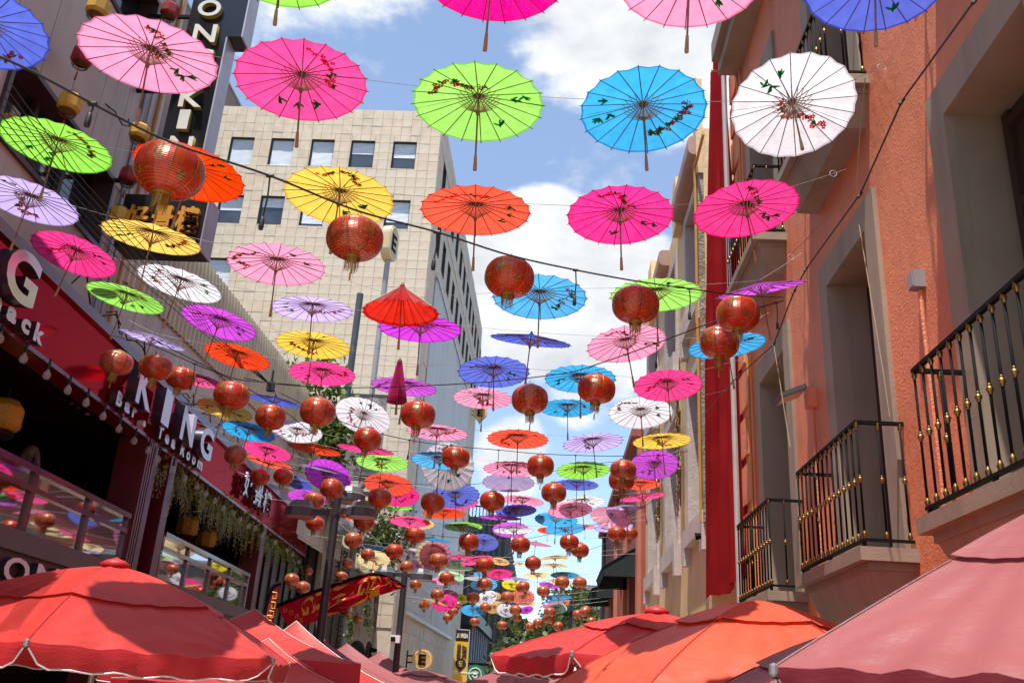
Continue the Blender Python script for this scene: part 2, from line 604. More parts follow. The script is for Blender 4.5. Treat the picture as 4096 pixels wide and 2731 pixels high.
def salmon_building():
    root = thing('salmon_building', 'salmon stuccoed old building with stone window surrounds and iron balconies', 'building', (3.1, 7, 0))
    wins = [(1.75, 3.1), (5.10, 6.44), (8.45, 9.80), (11.92, 13.42)]
    holes = []
    for (a, c) in wins:
        holes += [(a, c, 2.94, 6.23), (a, c, 7.86, 11.1), (a, c, .1, 2.2)]
    b = MB()
    wall_cells(b, lambda y, z: (3.1, y, z), -6, 15.0, 0, 13.2, holes)
    b.quad((3.1, 15.0, 0), (9, 15.0, 0), (9, 15.0, 13.2), (3.1, 15.0, 13.2))
    b.quad((3.1, -6, 13.2), (3.1, 15, 13.2), (9, 15, 13.2), (9, -6, 13.2))
    b.obj('wall', SALMON, root)
    c = MB()
    c.box((2.72, -6, 12.55), (3.16, 14.2, 12.85))
    c.box((2.60, -6, 12.85), (3.16, 14.2, 13.25))
    c.box((2.66, -6, 13.25), (3.3, 14.2, 13.42))
    c.obj('cornice', STONE, root)
    for i, (a, e) in enumerate(wins):
        tall_window(root, a, e, 2.94, 6.23)
        tall_window(root, a, e, 7.86, 11.1)
        tall_window(root, a, e, .1, 2.2)
    for (a, e) in ((1.35, 3.4), (4.55, 6.65), (8.05, 10.10), (11.55, 13.5)):
        balcony(root, a, e, 2.94)
    for (a, e) in ((4.4, 6.2), (8.10, 10.25), (11.62, 13.75)):
        balcony(root, a, e, 7.86, 2.70)
    # raised plaster quoins beside the banner
    for k in range(14):
        z = 2.3 + k * .78
        q = MB()
        q.box((3.06, 14.28 if k % 2 else 14.5, z), (3.102, 14.96, z + .62))
        q.obj('quoin_stone', SALMON, root)
    p = MB()
    p.tube([(3.05, 14.16, 1), (3.05, 14.16, 12.5), (2.9, 14.16, 12.62), (2.58, 14.16, 12.62)], .022, 6)
    p.obj('conduit', YELPIPE, root)
    for (y, z0, z1) in ((13.98, 1, 12.5), (10.68, 2, 5.05), (7.28, 2, 5.02)):
        p = MB()
        p.tube([(3.06, y, z0), (3.06, y, z1)], .02, 6)
        p.obj('painted_conduit', SALMON, root)
    # flat wall lamp and junction box
    lamp = thing('wall_lamp', 'flat dark floodlight on a bracket on the salmon wall between two tall windows', 'lamp', (3.05, 10.7, 5.2))
    b = MB()
    b.box((2.99, 10.62, 5.02), (3.098, 10.78, 5.26))
    b.obj('junction_box', SALMON, lamp)
    h = MB()
    hd = Matrix.Rotation(R_(-24), 3, 'Y')
    T = lambda x, y, z: tuple(Vector((2.80, 10.72, 5.17)) + hd @ Vector((x, y, z)))
    h.box((-.17, -.20, -.02), (.17, .20, .03), 0, T)
    h.box((-.03, -.03, .03), (.18, .03, .07), 0, T)
    hh = h.obj('lamp_head', plain('lamp_grey', (.07, .065, .065, 1), .5), lamp)
    g = MB()
    g.box((-.145, -.17, -.028), (.145, .17, -.021), 0, T)
    g.obj('lens', plain('lamp_lens', (.40, .32, .28, 1), .25), hh)
    jb = thing('junction_box', 'small grey junction box on the salmon wall above a painted pipe', 'junction box', (3.05, 7.3, 5.1))
    b = MB()
    b.box((3.0, 7.24, 5.05), (3.10, 7.36, 5.21))
    b.obj('box', plain('grey_box', (.24, .22, .22, 1), .6), jb)
    b = MB()
    b.box((2.992, 7.25, 5.06), (2.999, 7.35, 5.20))
    b.obj('lid', plain('grey_lid', (.30, .28, .29, 1), .55), jb)
    # banner
    b = MB()
    ny, nz = 40, 60
    V = []
    for j in range(nz + 1):
        for i in range(ny + 1):
            u, w = i / ny, j / nz
            fold = .05 * math.sin(u * 19 + .8 * math.sin(w * 3)) + .025 * math.sin(u * 43 + w * 5)
            y = 14.75 + u * (3.55 - 1.5 * w) + .03 * math.sin(w * 9 + u * 4)
            z = 3.47 + w * 10.9 + .05 * math.sin(u * 9)
            V.append((3.0 + fold * (.7 + .6 * (1 - w)) + .03 * math.sin(w * 14 + u * 7) * (1 - abs(2 * u - 1)) + .04 * math.sin(w * 5 + u * 3), y, z))
    F = [(j * (ny + 1) + i, j * (ny + 1) + i + 1, (j + 1) * (ny + 1) + i + 1, (j + 1) * (ny + 1) + i) for j in range(nz) for i in range(ny)]
    b.add(V, F)
    T = NT('banner_red')
    col = T.ramp(T.noise(1.4, 5, .6), [(.3, (.27, .013, .017, 1)), (.7, (.38, .022, .022, 1))])
    dif = T.n('ShaderNodeBsdfDiffuse')
    T.l(col, dif.inputs['Color'])
    trl = T.n('ShaderNodeBsdfTranslucent')
    T.l(col, trl.inputs['Color'])
    ms = T.n('ShaderNodeMixShader')
    ms.inputs[0].default_value = .3
    T.l(dif.outputs[0], ms.inputs[1])
    T.l(trl.outputs[0], ms.inputs[2])
    mb_ = T.done(ms.outputs[0])
    tag(b.obj('hanging_banner', mb_, None, True), 'long red cloth banner hanging between the salmon and the beige building', 'banner')
    b = MB()
    b.tube([(2.98, 15.03, 3), (2.98, 15.03, 13.6)], .05, 8)
    tag(b.obj('drain_pipe', plain('pale_pipe', (.42, .38, .36, 1), .5)), 'pale drain pipe beside the red hanging banner', 'pipe')


salmon_building()


# ------------------------------------------------------------------ beige building with pale frames
def beige_building():
    root = thing('beige_building', 'weathered beige building with thick pale window frames and gilded ornaments', 'building', (3.1, 25, 0))
    lows = [(18.75, 20.9), (22.95, 25.3), (27.5, 29.9)]
    holes = [(a, c, 5.25, 8.6) for a, c in lows] + [(a, c, 10.2, 13.0) for a, c in lows]
    b = MB()
    wall_cells(b, lambda y, z: (3.1, y, z), 18.3, 31.2, 0, 14.2, holes)
    b.quad((3.1, 18.3, 0), (3.1, 18.3, 14.2), (9, 18.3, 14.2), (9, 18.3, 0))
    b.quad((3.1, 18.3, 14.2), (3.1, 31.2, 14.2), (9, 31.2, 14.2), (9, 18.3, 14.2))
    b.obj('wall', BEIGE, root)
    interior = plain('red_curtain', (.20, .018, .02, 1), .8, var=.3, vscale=5, stretch=(1, 8, .3))
    for (a, c) in lows:
        for (z0, z1) in ((5.25, 8.6), (10.2, 13.0)):
            f = MB()
            f.box((3.04, a - .24, z0), (3.13, a, z1 + .24))
            f.box((3.04, c, z0), (3.13, c + .24, z1 + .24))
            f.box((3.04, a, z1), (3.13, c, z1 + .24))
            f.quad((3.13, a, z0), (3.13, a, z1), (3.5, a, z1), (3.5, a, z0))
            f.quad((3.13, c, z0), (3.5, c, z0), (3.5, c, z1), (3.13, c, z1))
            f.quad((3.13, a, z1), (3.13, c, z1), (3.5, c, z1), (3.5, a, z1))
            w = f.obj('window_frame', LILAC, root)
            s = MB()
            s.box((2.93, a - .34, z0 - .40), (3.102, c + .34, z0))
            s.box((2.93, a - .34, z0 - .78), (3.102, a - .02, z0 - .40))
            s.box((2.93, c + .02, z0 - .78), (3.102, c + .34, z0 - .40))
            s.obj('sill', LILAC, w)
            g = MB()
            g.quad((3.42, a, z0), (3.42, c, z0), (3.42, c, z1), (3.42, a, z1))
            g.obj('curtain', interior, w)
            g = MB()
            m_ = (a + c) / 2
            g.box((3.36, m_ - .04, z0), (3.41, m_ + .04, z1))
            g.box((3.36, a, z0 + 2.2), (3.41, m_ - .04, z0 + 2.28))
            g.box((3.36, m_ + .04, z0 + 2.2), (3.41, c, z0 + 2.28))
            g.obj('window_bar', WOOD, w)
    # broken parapet: slabs of different length lean out over the wall
    for (a, c, z, x) in ((18.32, 21.6, 13.5, 2.76), (24.6, 27.2, 13.7, 2.80)):
        k = MB()
        V = []
        n = 8
        for (yy) in (a, c):          # a slab with a rounded lower lip
            P_ = [(3.12, z)] + [(x + .14 - .14 * math.sin(i / n * math.pi / 2), z + .14 - .14 * math.cos(i / n * math.pi / 2)) for i in range(n + 1)] + [(x, z + .42), (x + .08, z + .5), (3.12, z + .5)]
            V += [(p[0], yy, p[1]) for p in P_]
        m_ = len(V) // 2
        F = [(i, (i + 1) % m_, m_ + (i + 1) % m_, m_ + i) for i in range(m_)] + [tuple(range(m_ - 1, -1, -1)), tuple(range(m_, 2 * m_))]
        k.add(V, F)
        k.obj('cornice_slab', plain('pinkish_concrete', (.36, .215, .165, 1), .8, var=.25, vscale=1.6, bump=.5), root)
    k = MB()
    k.box((2.94, 18.3, 13.0), (3.101, 18.75, 15.6))
    k.box((2.9, 21.6, 13.4), (3.4, 22.3, 14.9))
    k.box((2.9, 27.3, 13.4), (3.4, 31.1, 14.3))
    k.box((2.85, 27.3, 14.3), (3.4, 28.3, 15.2))
    k.obj('parapet', BEIGE, root)
    k = MB()
    k.box((2.97, 18.34, 5.0), (3.12, 18.46, 13.8))
    k.obj('rubble_strip', ROUGH, root)
    p = MB()
    p.tube([(2.93, 18.44, 5.0), (2.93, 18.44, 13.2), (2.93, 17.2, 13.3)], .035, 7)
    p.obj('ochre_pipe', YELPIPE, root)
    k = MB()
    k.box((2.80, 18.6, 3.0), (3.10, 24, 3.22))
    k.box((2.88, 18.6, 2.8), (3.10, 24, 3.0))
    k.obj('string_course', ROUGH, root)
    rnd = random.Random(3)
    for i, yc in enumerate((21.95, 26.4)):
        o = MB()
        for j in range(60):
            zc = 6.0 + 3.0 * rnd.random() ** .9
            w = .28 * (1.2 - abs(zc - 7.2) / 2.2)
            y0 = yc + rnd.uniform(-w, w)
            pts = []
            ang = rnd.uniform(0, 6.28)
            for q in range(7):
                t = q / 6
                rr = .16 * (1 - t * .7)
                pts.append((2.99 - .07 * rnd.random(), y0 + rr * math.cos(ang + t * 4.5), zc + rr * 1.6 * math.sin(ang + t * 4.5) - t * .2))
            o.tube(pts, [.016 - .010 * q / 6 for q in range(7)], 5)
            c_ = Vector((2.98, y0, zc))
            o.add([c_ + Vector((-.03, -.04, .0)), c_ + Vector((0, 0, .11)), c_ + Vector((-.03, .05, 0)), c_ + Vector((0, 0, -.1))], [(0, 1, 2, 3)])
        for zz in (6.0, 7.4, 8.8):
            o.tube([(3.0, yc, zz), (3.02, yc + .02, zz + 1.0)], .02, 6)
        o_ = o.obj('wall_ornament', plain('dark_gilt', (.20, .12, .035, 1), .4, metal=.7, var=.5, vscale=8))
        tag(o_, ['gilded scrollwork climbing the beige wall beside the nearest window', 'gilded scrollwork climbing the beige wall between the two farther windows'][i], 'ornament')
    sp = thing('spotlight', 'small spotlight with a yellow lens under the pale sill on the beige wall', 'spotlight', (2.9, 18.5, 4.7))
    b = MB()
    b.tube([(3.0, 18.5, 4.75), (2.82, 18.5, 4.72)], [.05, .075], 10)
    b.tube([(2.95, 18.5, 4.8), (3.0, 18.5, 4.98)], .015, 6)
    b.obj('spot_body', BLACK, sp)
    b = MB()
    b.lathe([(0.001, .0), (.06, .004)], 12, 0, (2.815, 18.5, 4.72), (-1, 0, -.1), False)
    b.obj('lens', plain('amber_lens', (.6, .33, .05, 1), .3), sp)


beige_building()


# ------------------------------------------------------------------ brick-red building with awnings, ruin
def awning(name_label, Y, t_in, t_out, b_out, b_in, dy):
    a, b_, c, d = at_Y(t_in, Y), at_Y(t_out, Y), at_Y(b_out, Y), at_Y(b_in, Y)
    root = thing('awning', name_label, 'awning', tuple(d), 'dark green awnings on the brick red house')
    cloth = plain('dark_green_canvas', (.005, .016, .013, 1), .7, var=.3, vscale=2)
    m = MB()
    o = Vector((0, dy, 0))
    m.quad(a, b_, b_ + o, a + o)
    m.obj('awning_top', cloth, root)
    m = MB()
    m.add([a, b_, c, d], [(0, 1, 2, 3)])
    m.add([a + o, b_ + o, c + o, d + o], [(3, 2, 1, 0)])
    m.obj('side_panel', cloth, root)
    m = MB()
    m.quad(b_, c, c + o, b_ + o)
    m.obj('valance', cloth, root)
    m = MB()
    for q in (a, b_):
        m.tube([q, q + o], .03, 6)
    m.tube([a, b_, c, d], .03, 6)
    m.obj('awning_frame', BLACK, root)


def red_building():
    root = thing('red_building', 'narrow brick red house with dark green awnings beyond the beige building', 'building', (3, 40, 0))
    holes = [(33.2, 36.0, 3.0, 6.2), (38.5, 41.0, 3.0, 6.2), (44.0, 46.5, 3.0, 6.2)]
    b = MB()
    wall_cells(b, lambda y, z: (2.95, y, z), 31.2, 54, 0, 10.3, holes)
    b.quad((2.95, 31.2, 0), (2.95, 31.2, 10.3), (9, 31.2, 10.3), (9, 31.2, 0))
    b.quad((2.95, 54, 0), (9, 54, 0), (9, 54, 10.3), (2.95, 54, 10.3))
    b.quad((2.95, 31.2, 10.3), (2.95, 54, 10.3), (9, 54, 10.3), (9, 31.2, 10.3))
    b.obj('wall', BRICKRED, root)
    pm = stucco('salmon_pilaster', (.46, .15, .09, 1), (.25, .07, .05, 1), .3)
    for (y0, y1) in ((31.22, 31.9), (37.2, 37.9), (42.4, 43.2), (53.2, 54)):
        b = MB()
        b.box((2.82, y0, 0), (2.96, y1, 10.2))
        b.obj('pilaster', pm, root)
    b = MB()
    b.box((2.6, 31.3, 10.3), (3.2, 54, 10.55))
    b.obj('cornice', BRICKRED, root)
    for (a, c, z0, z1) in holes:
        f = MB()
        f.quad((3.3, a, z0), (3.3, c, z0), (3.3, c, z1), (3.3, a, z1))
        w = f.obj('window', DARKGLASS, root)
        f = MB()
        for (y0, y1) in ((a, a + .12), (c - .12, c), ((a + c) / 2 - .05, (a + c) / 2 + .05)):
            f.box((3.18, y0, z0), (3.29, y1, z1))
        for (y0) in (a, c):
            f.quad((2.95, y0, z0), (3.3, y0, z0), (3.3, y0, z1), (2.95, y0, z1))
        f.obj('window_frame', BRICKRED, w)
    b = MB()
    b.tube([(2.75, 50.5, .2), (2.75, 50.5, 10)], .11, 8)
    b.obj('drain_pipe', POLEGREY, root)
    balcony_y = (36.3, 37.6)
    b = MB()
    for k in range(12):
        y = 32.3 + k * .14
        b.tube([(2.45, y, 3.2), (2.45, y, 4.2)], .012, 5)
    b.box((2.43, 32.2, 4.2), (2.47, 34, 4.24))
    b.box((2.43, 32.2, 3.15), (2.95, 34, 3.2))
    b.tube([(2.45, 32.25, 4.2), (2.95, 32.25, 4.2)], .015, 5)
    b.obj('balcony', BLACK, root)
    s = lambda x, y: px('f', x, y)
    awning('dark green canvas awning on the brick red house, the higher and nearer one', 33.0, s(2178, 668), s(1450, 1085), s(1470, 1250), s(2168, 1275), 4.2)
    awning('dark green canvas awning on the brick red house, the lower and farther one', 44.0, s(1895, 1270), s(1255, 1490), px('F', 1702, 995), px('F', 1895, 1000), 4.5)


red_building()


def ruin():
    Y0 = 78.0
    c = lambda x, y: at_Y(px('h', x, y), Y0)
    p0, p1 = c(1010, -60), c(1450, -60)
    root = thing('ruined_house', 'roofless brick shell with one square window hole showing sky', 'building', (p0.x, Y0, 0))
    h0, h1 = c(1105, 105), c(1345, 195)
    T = NT('old_brick')
    br = T.n('ShaderNodeTexBrick')
    br.inputs['Scale'].default_value = 1.0
    br.inputs['Brick Width'].default_value = .5
    br.inputs['Row Height'].default_value = .16
    br.inputs['Mortar Size'].default_value = .02
    br.inputs['Color1'].default_value = (.22, .10, .06, 1)
    br.inputs['Color2'].default_value = (.15, .11, .08, 1)
    br.inputs['Mortar'].default_value = (.18, .16, .14, 1)
    mpn = T.n('ShaderNodeMapping')
    mpn.inputs['Rotation'].default_value = (R_(90), 0, 0)
    T.l(T.n('ShaderNodeTexCoord').outputs['Object'], mpn.inputs['Vector'])
    T.l(mpn.outputs[0], br.inputs['Vector'])
    cc_ = T.mix(T.math('MULTIPLY', T.ramp(T.noise(.8, 5), [(.5, (0, 0, 0, 1)), (.6, (1, 1, 1, 1))]), .7), br.outputs['Color'], (.25, .22, .19, 1))
    m = T.done(T.principled(cc_, .9))
    b = MB()
    for yy in (0, .5):
        wall_cells(b, lambda x, z: (x, Y0 + yy, z), p0.x, p0.x + 9, 0, p0.z, [(h0.x, h1.x, h1.z, h0.z)])
    b.quad((h0.x, Y0, h0.z), (h1.x, Y0, h0.z), (h1.x, Y0 + .5, h0.z), (h0.x, Y0 + .5, h0.z))
    b.quad((h0.x, Y0, h1.z), (h1.x, Y0, h1.z), (h1.x, Y0 + .5, h1.z), (h0.x, Y0 + .5, h1.z))
    b.quad((h0.x, Y0, h0.z), (h0.x, Y0, h1.z), (h0.x, Y0 + .5, h1.z), (h0.x, Y0 + .5, h0.z))
    b.quad((p0.x, Y0, 0), (p0.x, Y0 + .5, 0), (p0.x, Y0 + .5, p0.z), (p0.x, Y0, p0.z))
    b.quad((p0.x, Y0, p0.z), (p0.x + 9, Y0, p0.z), (p0.x + 9, Y0 + .5, p0.z), (p0.x, Y0 + .5, p0.z))
    b.obj('wall', m, root)
    b = MB()
    b.box((p0.x - .2, Y0 - .25, p0.z), (p0.x + 9, Y0 + .6, p0.z + .4))
    b.box((h0.x - .3, Y0 - .12, h1.z - .5), (h1.x + .3, Y0 - .002, h1.z - .15))
    b.obj('concrete_beam', plain('old_concrete', (.24, .22, .20, 1), .9, var=.3), root)


ruin()
# ------------------------------------------------------------------ office block at the end of the left side
def stone_panels():
    T = NT('cladding_stone')
    gi = T.n('ShaderNodeNewGeometry')
    oi = T.n('ShaderNodeObjectInfo')
    v = T.math('FRACT', T.math('ADD', gi.outputs['Random Per Island'], oi.outputs['Random']))
    base = T.ramp(v, [(0.0, (.59, .495, .375, 1)), (.30, (.63, .54, .41, 1)), (.55, (.60, .52, .40, 1)), (.76, (.62, .515, .39, 1)), (.90, (.61, .475, .355, 1)), (1.0, (.61, .54, .43, 1))])
    nz = T.noise(2.2, 5, .6)
    c = T.mix(.5, base, T.ramp(nz, [(.25, (.62, .62, .62, 1)), (.75, (1.22, 1.2, 1.15, 1))]), 'MULTIPLY')
    return T.done(T.principled(c, .8, 0, T.bump(T.noise(14, 4), .12, .02)))


CLAD = stone_panels()


def office():
    X1, Y0, ZT = -7.0, 42.0, 31.1
    XL, YE = -22.0, 74.0
    root = thing('office_block', 'tall office block clad in beige stone squares with dark square windows', 'building', (X1, Y0, 0))
    wx = [(-18.5, -17.2), (-16.25, -14.98), (-14.02, -12.76), (-11.83, -10.53), (-9.53, -8.25)]
    rows = [(27.42, 29.1), (23.8, 25.5), (20.1, 21.75)]
    fw_ = [(a, c, z0, z1) for (a, c) in wx for (z0, z1) in rows[:2]] + [(-18.5, -17.2, 20.1, 21.75)]
    core = MB()
    wall_cells(core, lambda x, z: (x, Y0, z), XL, X1, 0, ZT, fw_)
    sideh = [(Y0 + 2.0 + k * 2.66, Y0 + 3.15 + k * 2.66, z0, z1) for k in range(12) for (z0, z1) in ((27.4, 29.2), (23.7, 25.6))]
    wall_cells(core, lambda y, z: (X1, y, z), Y0, YE, 0, ZT, sideh)
    core.quad((XL, Y0, ZT), (X1, Y0, ZT), (X1, YE, ZT), (XL, YE, ZT))
    core.quad((XL, YE, 0), (XL, YE, ZT), (X1, YE, ZT), (X1, YE, 0))
    core.obj('wall', plain('joint_grey', (.58, .49, .38, 1), .85, var=.15), root)
    # stone squares, one by one on the part that faces the street
    rnd = random.Random(5)
    cols = []
    x = X1
    cw = .545
    while x > XL:
        cols.append((max(XL, x - cw), x))
        x -= cw
    zr = []
    z = ZT
    hs = [.58, .48, .55, .5, .62, .46]
    i = 0
    while z > 4:
        h = hs[i % 6]
        zr.append((z - h, z))
        z -= h
        i += 1
    g = .008
    panels = []
    for (x0, x1) in cols:
        for (z0, z1) in zr:
            bx = [(x0, x1, z0, z1)]
            for (a, c, p, q) in fw_:
                nb = []
                for (u0, u1, v0, v1) in bx:
                    if u1 <= a or u0 >= c or v1 <= p or v0 >= q:
                        nb.append((u0, u1, v0, v1))
                        continue
                    if u0 < a:
                        nb.append((u0, a, v0, v1))
                    if u1 > c:
                        nb.append((c, u1, v0, v1))
                    m0, m1 = max(u0, a), min(u1, c)
                    if v0 < p:
                        nb.append((m0, m1, v0, p))
                    if v1 > q:
                        nb.append((m0, m1, q, v1))
                bx = nb
            panels += [r for r in bx if r[1] - r[0] > .05 and r[3] - r[2] > .05]

    def pbox(b, r, out):
        (x0, x1, z0, z1) = r
        b.add([(x0 + g, Y0 - out, z0 + g), (x1 - g, Y0 - out, z0 + g), (x1 - g, Y0 - out, z1 - g), (x0 + g, Y0 - out, z1 - g),
               (x0 + g, Y0, z0 + g), (x1 - g, Y0, z0 + g), (x1 - g, Y0, z1 - g), (x0 + g, Y0, z1 - g)],
              [(0, 1, 2, 3), (0, 4, 5, 1), (1, 5, 6, 2), (2, 6, 7, 3), (3, 7, 4, 0)])
    full = [r for r in panels if r[1] - r[0] > cw - .02 and r[3] - r[2] > .45]
    full.sort(key=lambda r: math.hypot(r[0] + 9.5, (r[2] - 22) * .8))
    single = set(full[:290])
    unit = {}
    rest = MB()
    for r in panels:
        out = .03 + .018 * rnd.random()
        if r in single:
            h = round(r[3] - r[2], 3)
            if h not in unit:
                ub = MB()
                w2 = cw / 2 - g
                h2 = h / 2 - g
                ub.add([(-w2, -.035, -h2), (w2, -.035, -h2), (w2, -.035, h2), (-w2, -.035, h2), (-w2, 0, -h2), (w2, 0, -h2), (w2, 0, h2), (-w2, 0, h2)],
                       [(0, 1, 2, 3), (0, 4, 5, 1), (1, 5, 6, 2), (2, 6, 7, 3), (3, 7, 4, 0)])
                unit[h] = ub.mesh('stone_panel', CLAD)
            o = link('stone_panel', unit[h], root)
            o.matrix_parent_inverse = Matrix.Translation(-root.location)
            o.location = ((r[0] + r[1]) / 2, Y0 - rnd.random() * .01, (r[2] + r[3]) / 2)
            o.rotation_euler = (rnd.gauss(0, .003), 0, rnd.gauss(0, .003))
        else:
            pbox(rest, r, out)
    # side wall cladding: larger slabs above the metal screen
    yy = Y0
    while yy < YE:
        w = 1.33
        z = ZT
        while z > .5:
            h = 1.85 if z < 23 else .95
            r = (yy, min(YE, yy + w), max(0, z - h), z)
            bad = any(r[0] < q[1] and r[1] > q[0] and r[2] < q[3] and r[3] > q[2] for q in sideh)
            inmet = 44.6 < (r[0] + r[1]) / 2 < 66.5 and 5 < (r[2] + r[3]) / 2 < 22.4
            if not bad and not inmet:
                o = .02 + .02 * rnd.random()
                (a, c, z0, z1) = r
                rest.add([(X1 + o, a + g, z0 + g), (X1 + o, c - g, z0 + g), (X1 + o, c - g, z1 - g), (X1 + o, a + g, z1 - g),
                          (X1, a + g, z0 + g), (X1, c - g, z0 + g), (X1, c - g, z1 - g), (X1, a + g, z1 - g)],
                         [(0, 1, 2, 3), (0, 4, 5, 1), (1, 5, 6, 2), (2, 6, 7, 3), (3, 7, 4, 0)])
            z -= h
        yy += w
    tag(rest.obj('stone_cladding', CLAD, root), kind='stuff')
    # windows
    blind_m = plain('window_blind', (.70, .76, .80, 1), .6, var=.06, vscale=2)
    T = NT('office_glass')
    mgl = T.done(T.principled(T.ramp(T.noise(.6, 2), [(.4, (.025, .035, .045, 1)), (.6, (.06, .075, .09, 1))]), .07, 0, None, 0, .8))
    alu = plain('dark_aluminium', (.05, .055, .05, 1), .4)
    drops = [.97, .97, .95, .45, .55, .5, .35, .9, .9, .75, .97]
    order = [(a, c, z0, z1) for (z0, z1) in rows[:2] for (a, c) in wx] + [(-18.5, -17.2, 20.1, 21.75)]
    for k, (a, c, z0, z1) in enumerate(order):
        b = MB()
        d = Y0 + .17
        b.quad((a, d, z0), (c, d, z0), (c, d, z1), (a, d, z1))
        w = b.obj('window', mgl, root)
        f = MB()
        for (x0, x1, p, q) in ((a, a + .05, z0, z1), (c - .05, c, z0, z1), (a + .05, c - .05, z0, z0 + .05), (a + .05, c - .05, z1 - .05, z1)):
            f.box((x0, Y0 + .1, p), (x1, d - .002, q))
        for (x0) in (a, c):
            f.quad((x0, Y0 - .02, z0), (x0, d, z0), (x0, d, z1), (x0, Y0 - .02, z1))
        f.quad((a, Y0 - .02, z1), (c, Y0 - .02, z1), (c, d, z1), (a, d, z1))
        f.quad((a, Y0 - .02, z0), (c, Y0 - .02, z0), (c, d, z0), (a, d, z0))
        f.obj('window_frame', alu, w)
        dr = drops[k % len(drops)]
        s = MB()
        n = max(3, int(dr * 22))
        zz = z1 - .05
        hh = (z1 - z0 - .1) * dr / n
        for q in range(n):
            s.quad((a + .06, d - .025, zz - hh * .9), (c - .06, d - .025, zz - hh * .9), (c - .06, d - .012, zz), (a + .06, d - .012, zz))
            zz -= hh
        s.obj('blind', blind_m, w)
    for (a, c, z0, z1) in sideh:
        b = MB()
        b.quad((X1 - .35, a, z0), (X1 - .35, c, z0), (X1 - .35, c, z1), (X1 - .35, a, z1))
        w = b.obj('window', mgl, root)
        f = MB()
        for y in (a, c):
            f.quad((X1 + .03, y, z0), (X1 - .35, y, z0), (X1 - .35, y, z1), (X1 + .03, y, z1))
        f.quad((X1 + .03, a, z1), (X1 + .03, c, z1), (X1 - .35, c, z1), (X1 - .35, a, z1))
        f.quad((X1 + .03, a, z0), (X1 + .03, c, z0), (X1 - .35, c, z0), (X1 - .35, a, z0))
        f.obj('window_frame', alu, w)
    # ribbed metal screen
    b = MB()
    pitch, y = .42, 44.7
    while y < 66.3:
        P = [(y, .05), (y + .15, .05), (y + .19, .13), (y + .38, .13), (y + .42, .05)]
        for (p0, p1) in zip(P[:-1], P[1:]):
            t0 = 22.3 - (.0 if p0[0] > 46.5 else .0)
            b.quad((X1 + p0[1], p0[0], 5.0), (X1 + p1[1], p1[0], 5.0), (X1 + p1[1], p1[0], t0), (X1 + p0[1], p0[0], t0))
        y += pitch
    b.box((X1, 44.5, 22.3), (X1 + .2, 66.6, 22.5))
    b.box((X1, 44.5, 4.8), (X1 + .2, 66.6, 5.0))
    tag(b.obj('ribbed_screen', plain('grey_sheet_metal', (.54, .52, .47, 1), .5, metal=.35, var=.10, vscale=.5, stretch=(1, 3, .12)), root), kind='stuff')
    b = MB()
    for k in range(9):
        z = 13.5 - k * 1.45
        b.box((X1 - 1.9, YE + .2, z), (X1 - .3, YE + 1.6, z + .8))
    b.box((X1 - 2.1, YE + .02, 0), (X1 - .2, YE + .2, 24))
    b.obj('louvre', plain('dark_louvre', (.03, .032, .036, 1), .5), root)


office()


def dark_tower():
    root = thing('dark_tower', 'long charcoal glass and metal block closing the far end of the street', 'building', (-6, 100, 0))
    Y0 = 100
    tl = at_Y(px('e', 1270, 20), Y0)
    b = MB()
    A_ = Vector((tl.x - 1, Y0, 0))
    B_ = Vector((-5.55, Y0, 0))
    pts = [A_, B_, Vector((-5.75, 118, 0)), Vector((-6.2, 155, 0)), Vector((-8.6, 270, 0)), Vector((-40, 270, 0)), Vector((-30, 100, 0))]
    n = len(pts)
    H = 19.4
    V = [p for p in pts] + [p + Vector((0, 0, H)) for p in pts]
    b.add(V, [(i, (i + 1) % n, n + (i + 1) % n, n + i) for i in range(n)] + [tuple(range(n, 2 * n))])
    T = NT('charcoal_cladding')
    st = T.noise(1.0, 2, .5, None, (5, 5, .05))
    c = T.ramp(st, [(.3, (.022, .026, .034, 1)), (.7, (.055, .062, .075, 1))])
    dm = T.done(T.principled(c, .35, .0))
    b.obj('wall', dm, root)
    b = MB()
    rib = MB()
    for k in range(9):
        t = k / 8
        p = A_.lerp(B_, t)
        rib.box((p.x - .07, Y0 - .35, 0), (p.x + .07, Y0, H + .1))
    for (p, q) in ((pts[1], pts[2]), (pts[2], pts[3]), (pts[3], pts[4])):
        m_ = max(2, int((q - p).length / 4))
        for k in range(m_):
            c_ = p.lerp(q, k / m_)
            rib.box((c_.x - .05, c_.y - .2, 0), (c_.x + .4, c_.y + .2, H + .1))
    rib.obj('fin', plain('black_fin', (.012, .013, .017, 1), .4), root)
    cr = MB()
    for k in range(14):
        t = k / 13
        p = A_.lerp(B_, t)
        cr.box((p.x - .05, Y0, H), (p.x + .05, Y0 + .1, H + 1.2))
    cr.box((A_.x, Y0, H + 1.1), (B_.x, Y0 + .12, H + 1.25))
    cr.obj('roof_rail', BLACK, root)
    # arcade in front of it with slim columns
    ar = thing('arcade', 'dark arcade with slim pale columns under a sloping canopy', 'building', (-7, 86, 0))
    b = MB()
    b.box((-11, 77, 6.6), (-5.9, 98, 7.6))
    b.box((-11, 79, 0), (-8.6, 98, 6.6))
    b.add([(-5.9, 77, 7.6), (-5.9, 98, 7.6), (-9, 98, 10.4), (-9, 77, 10.4)], [(0, 1, 2, 3)])
    b.add([(-5.9, 77, 7.6), (-9, 77, 10.4), (-9, 77, 7.6)], [(0, 1, 2)])
    b.obj('canopy', plain('arcade_dark', (.03, .03, .034, 1), .5), ar)
    for k in range(8):
        c_ = MB()
        c_.tube([(-6.3, 77.6 + k * 2.6, 0), (-6.3, 77.6 + k * 2.6, 6.6)], .09, 8)
        c_.obj('column', plain('pale_column', (.33, .34, .35, 1), .5), ar)


dark_tower()


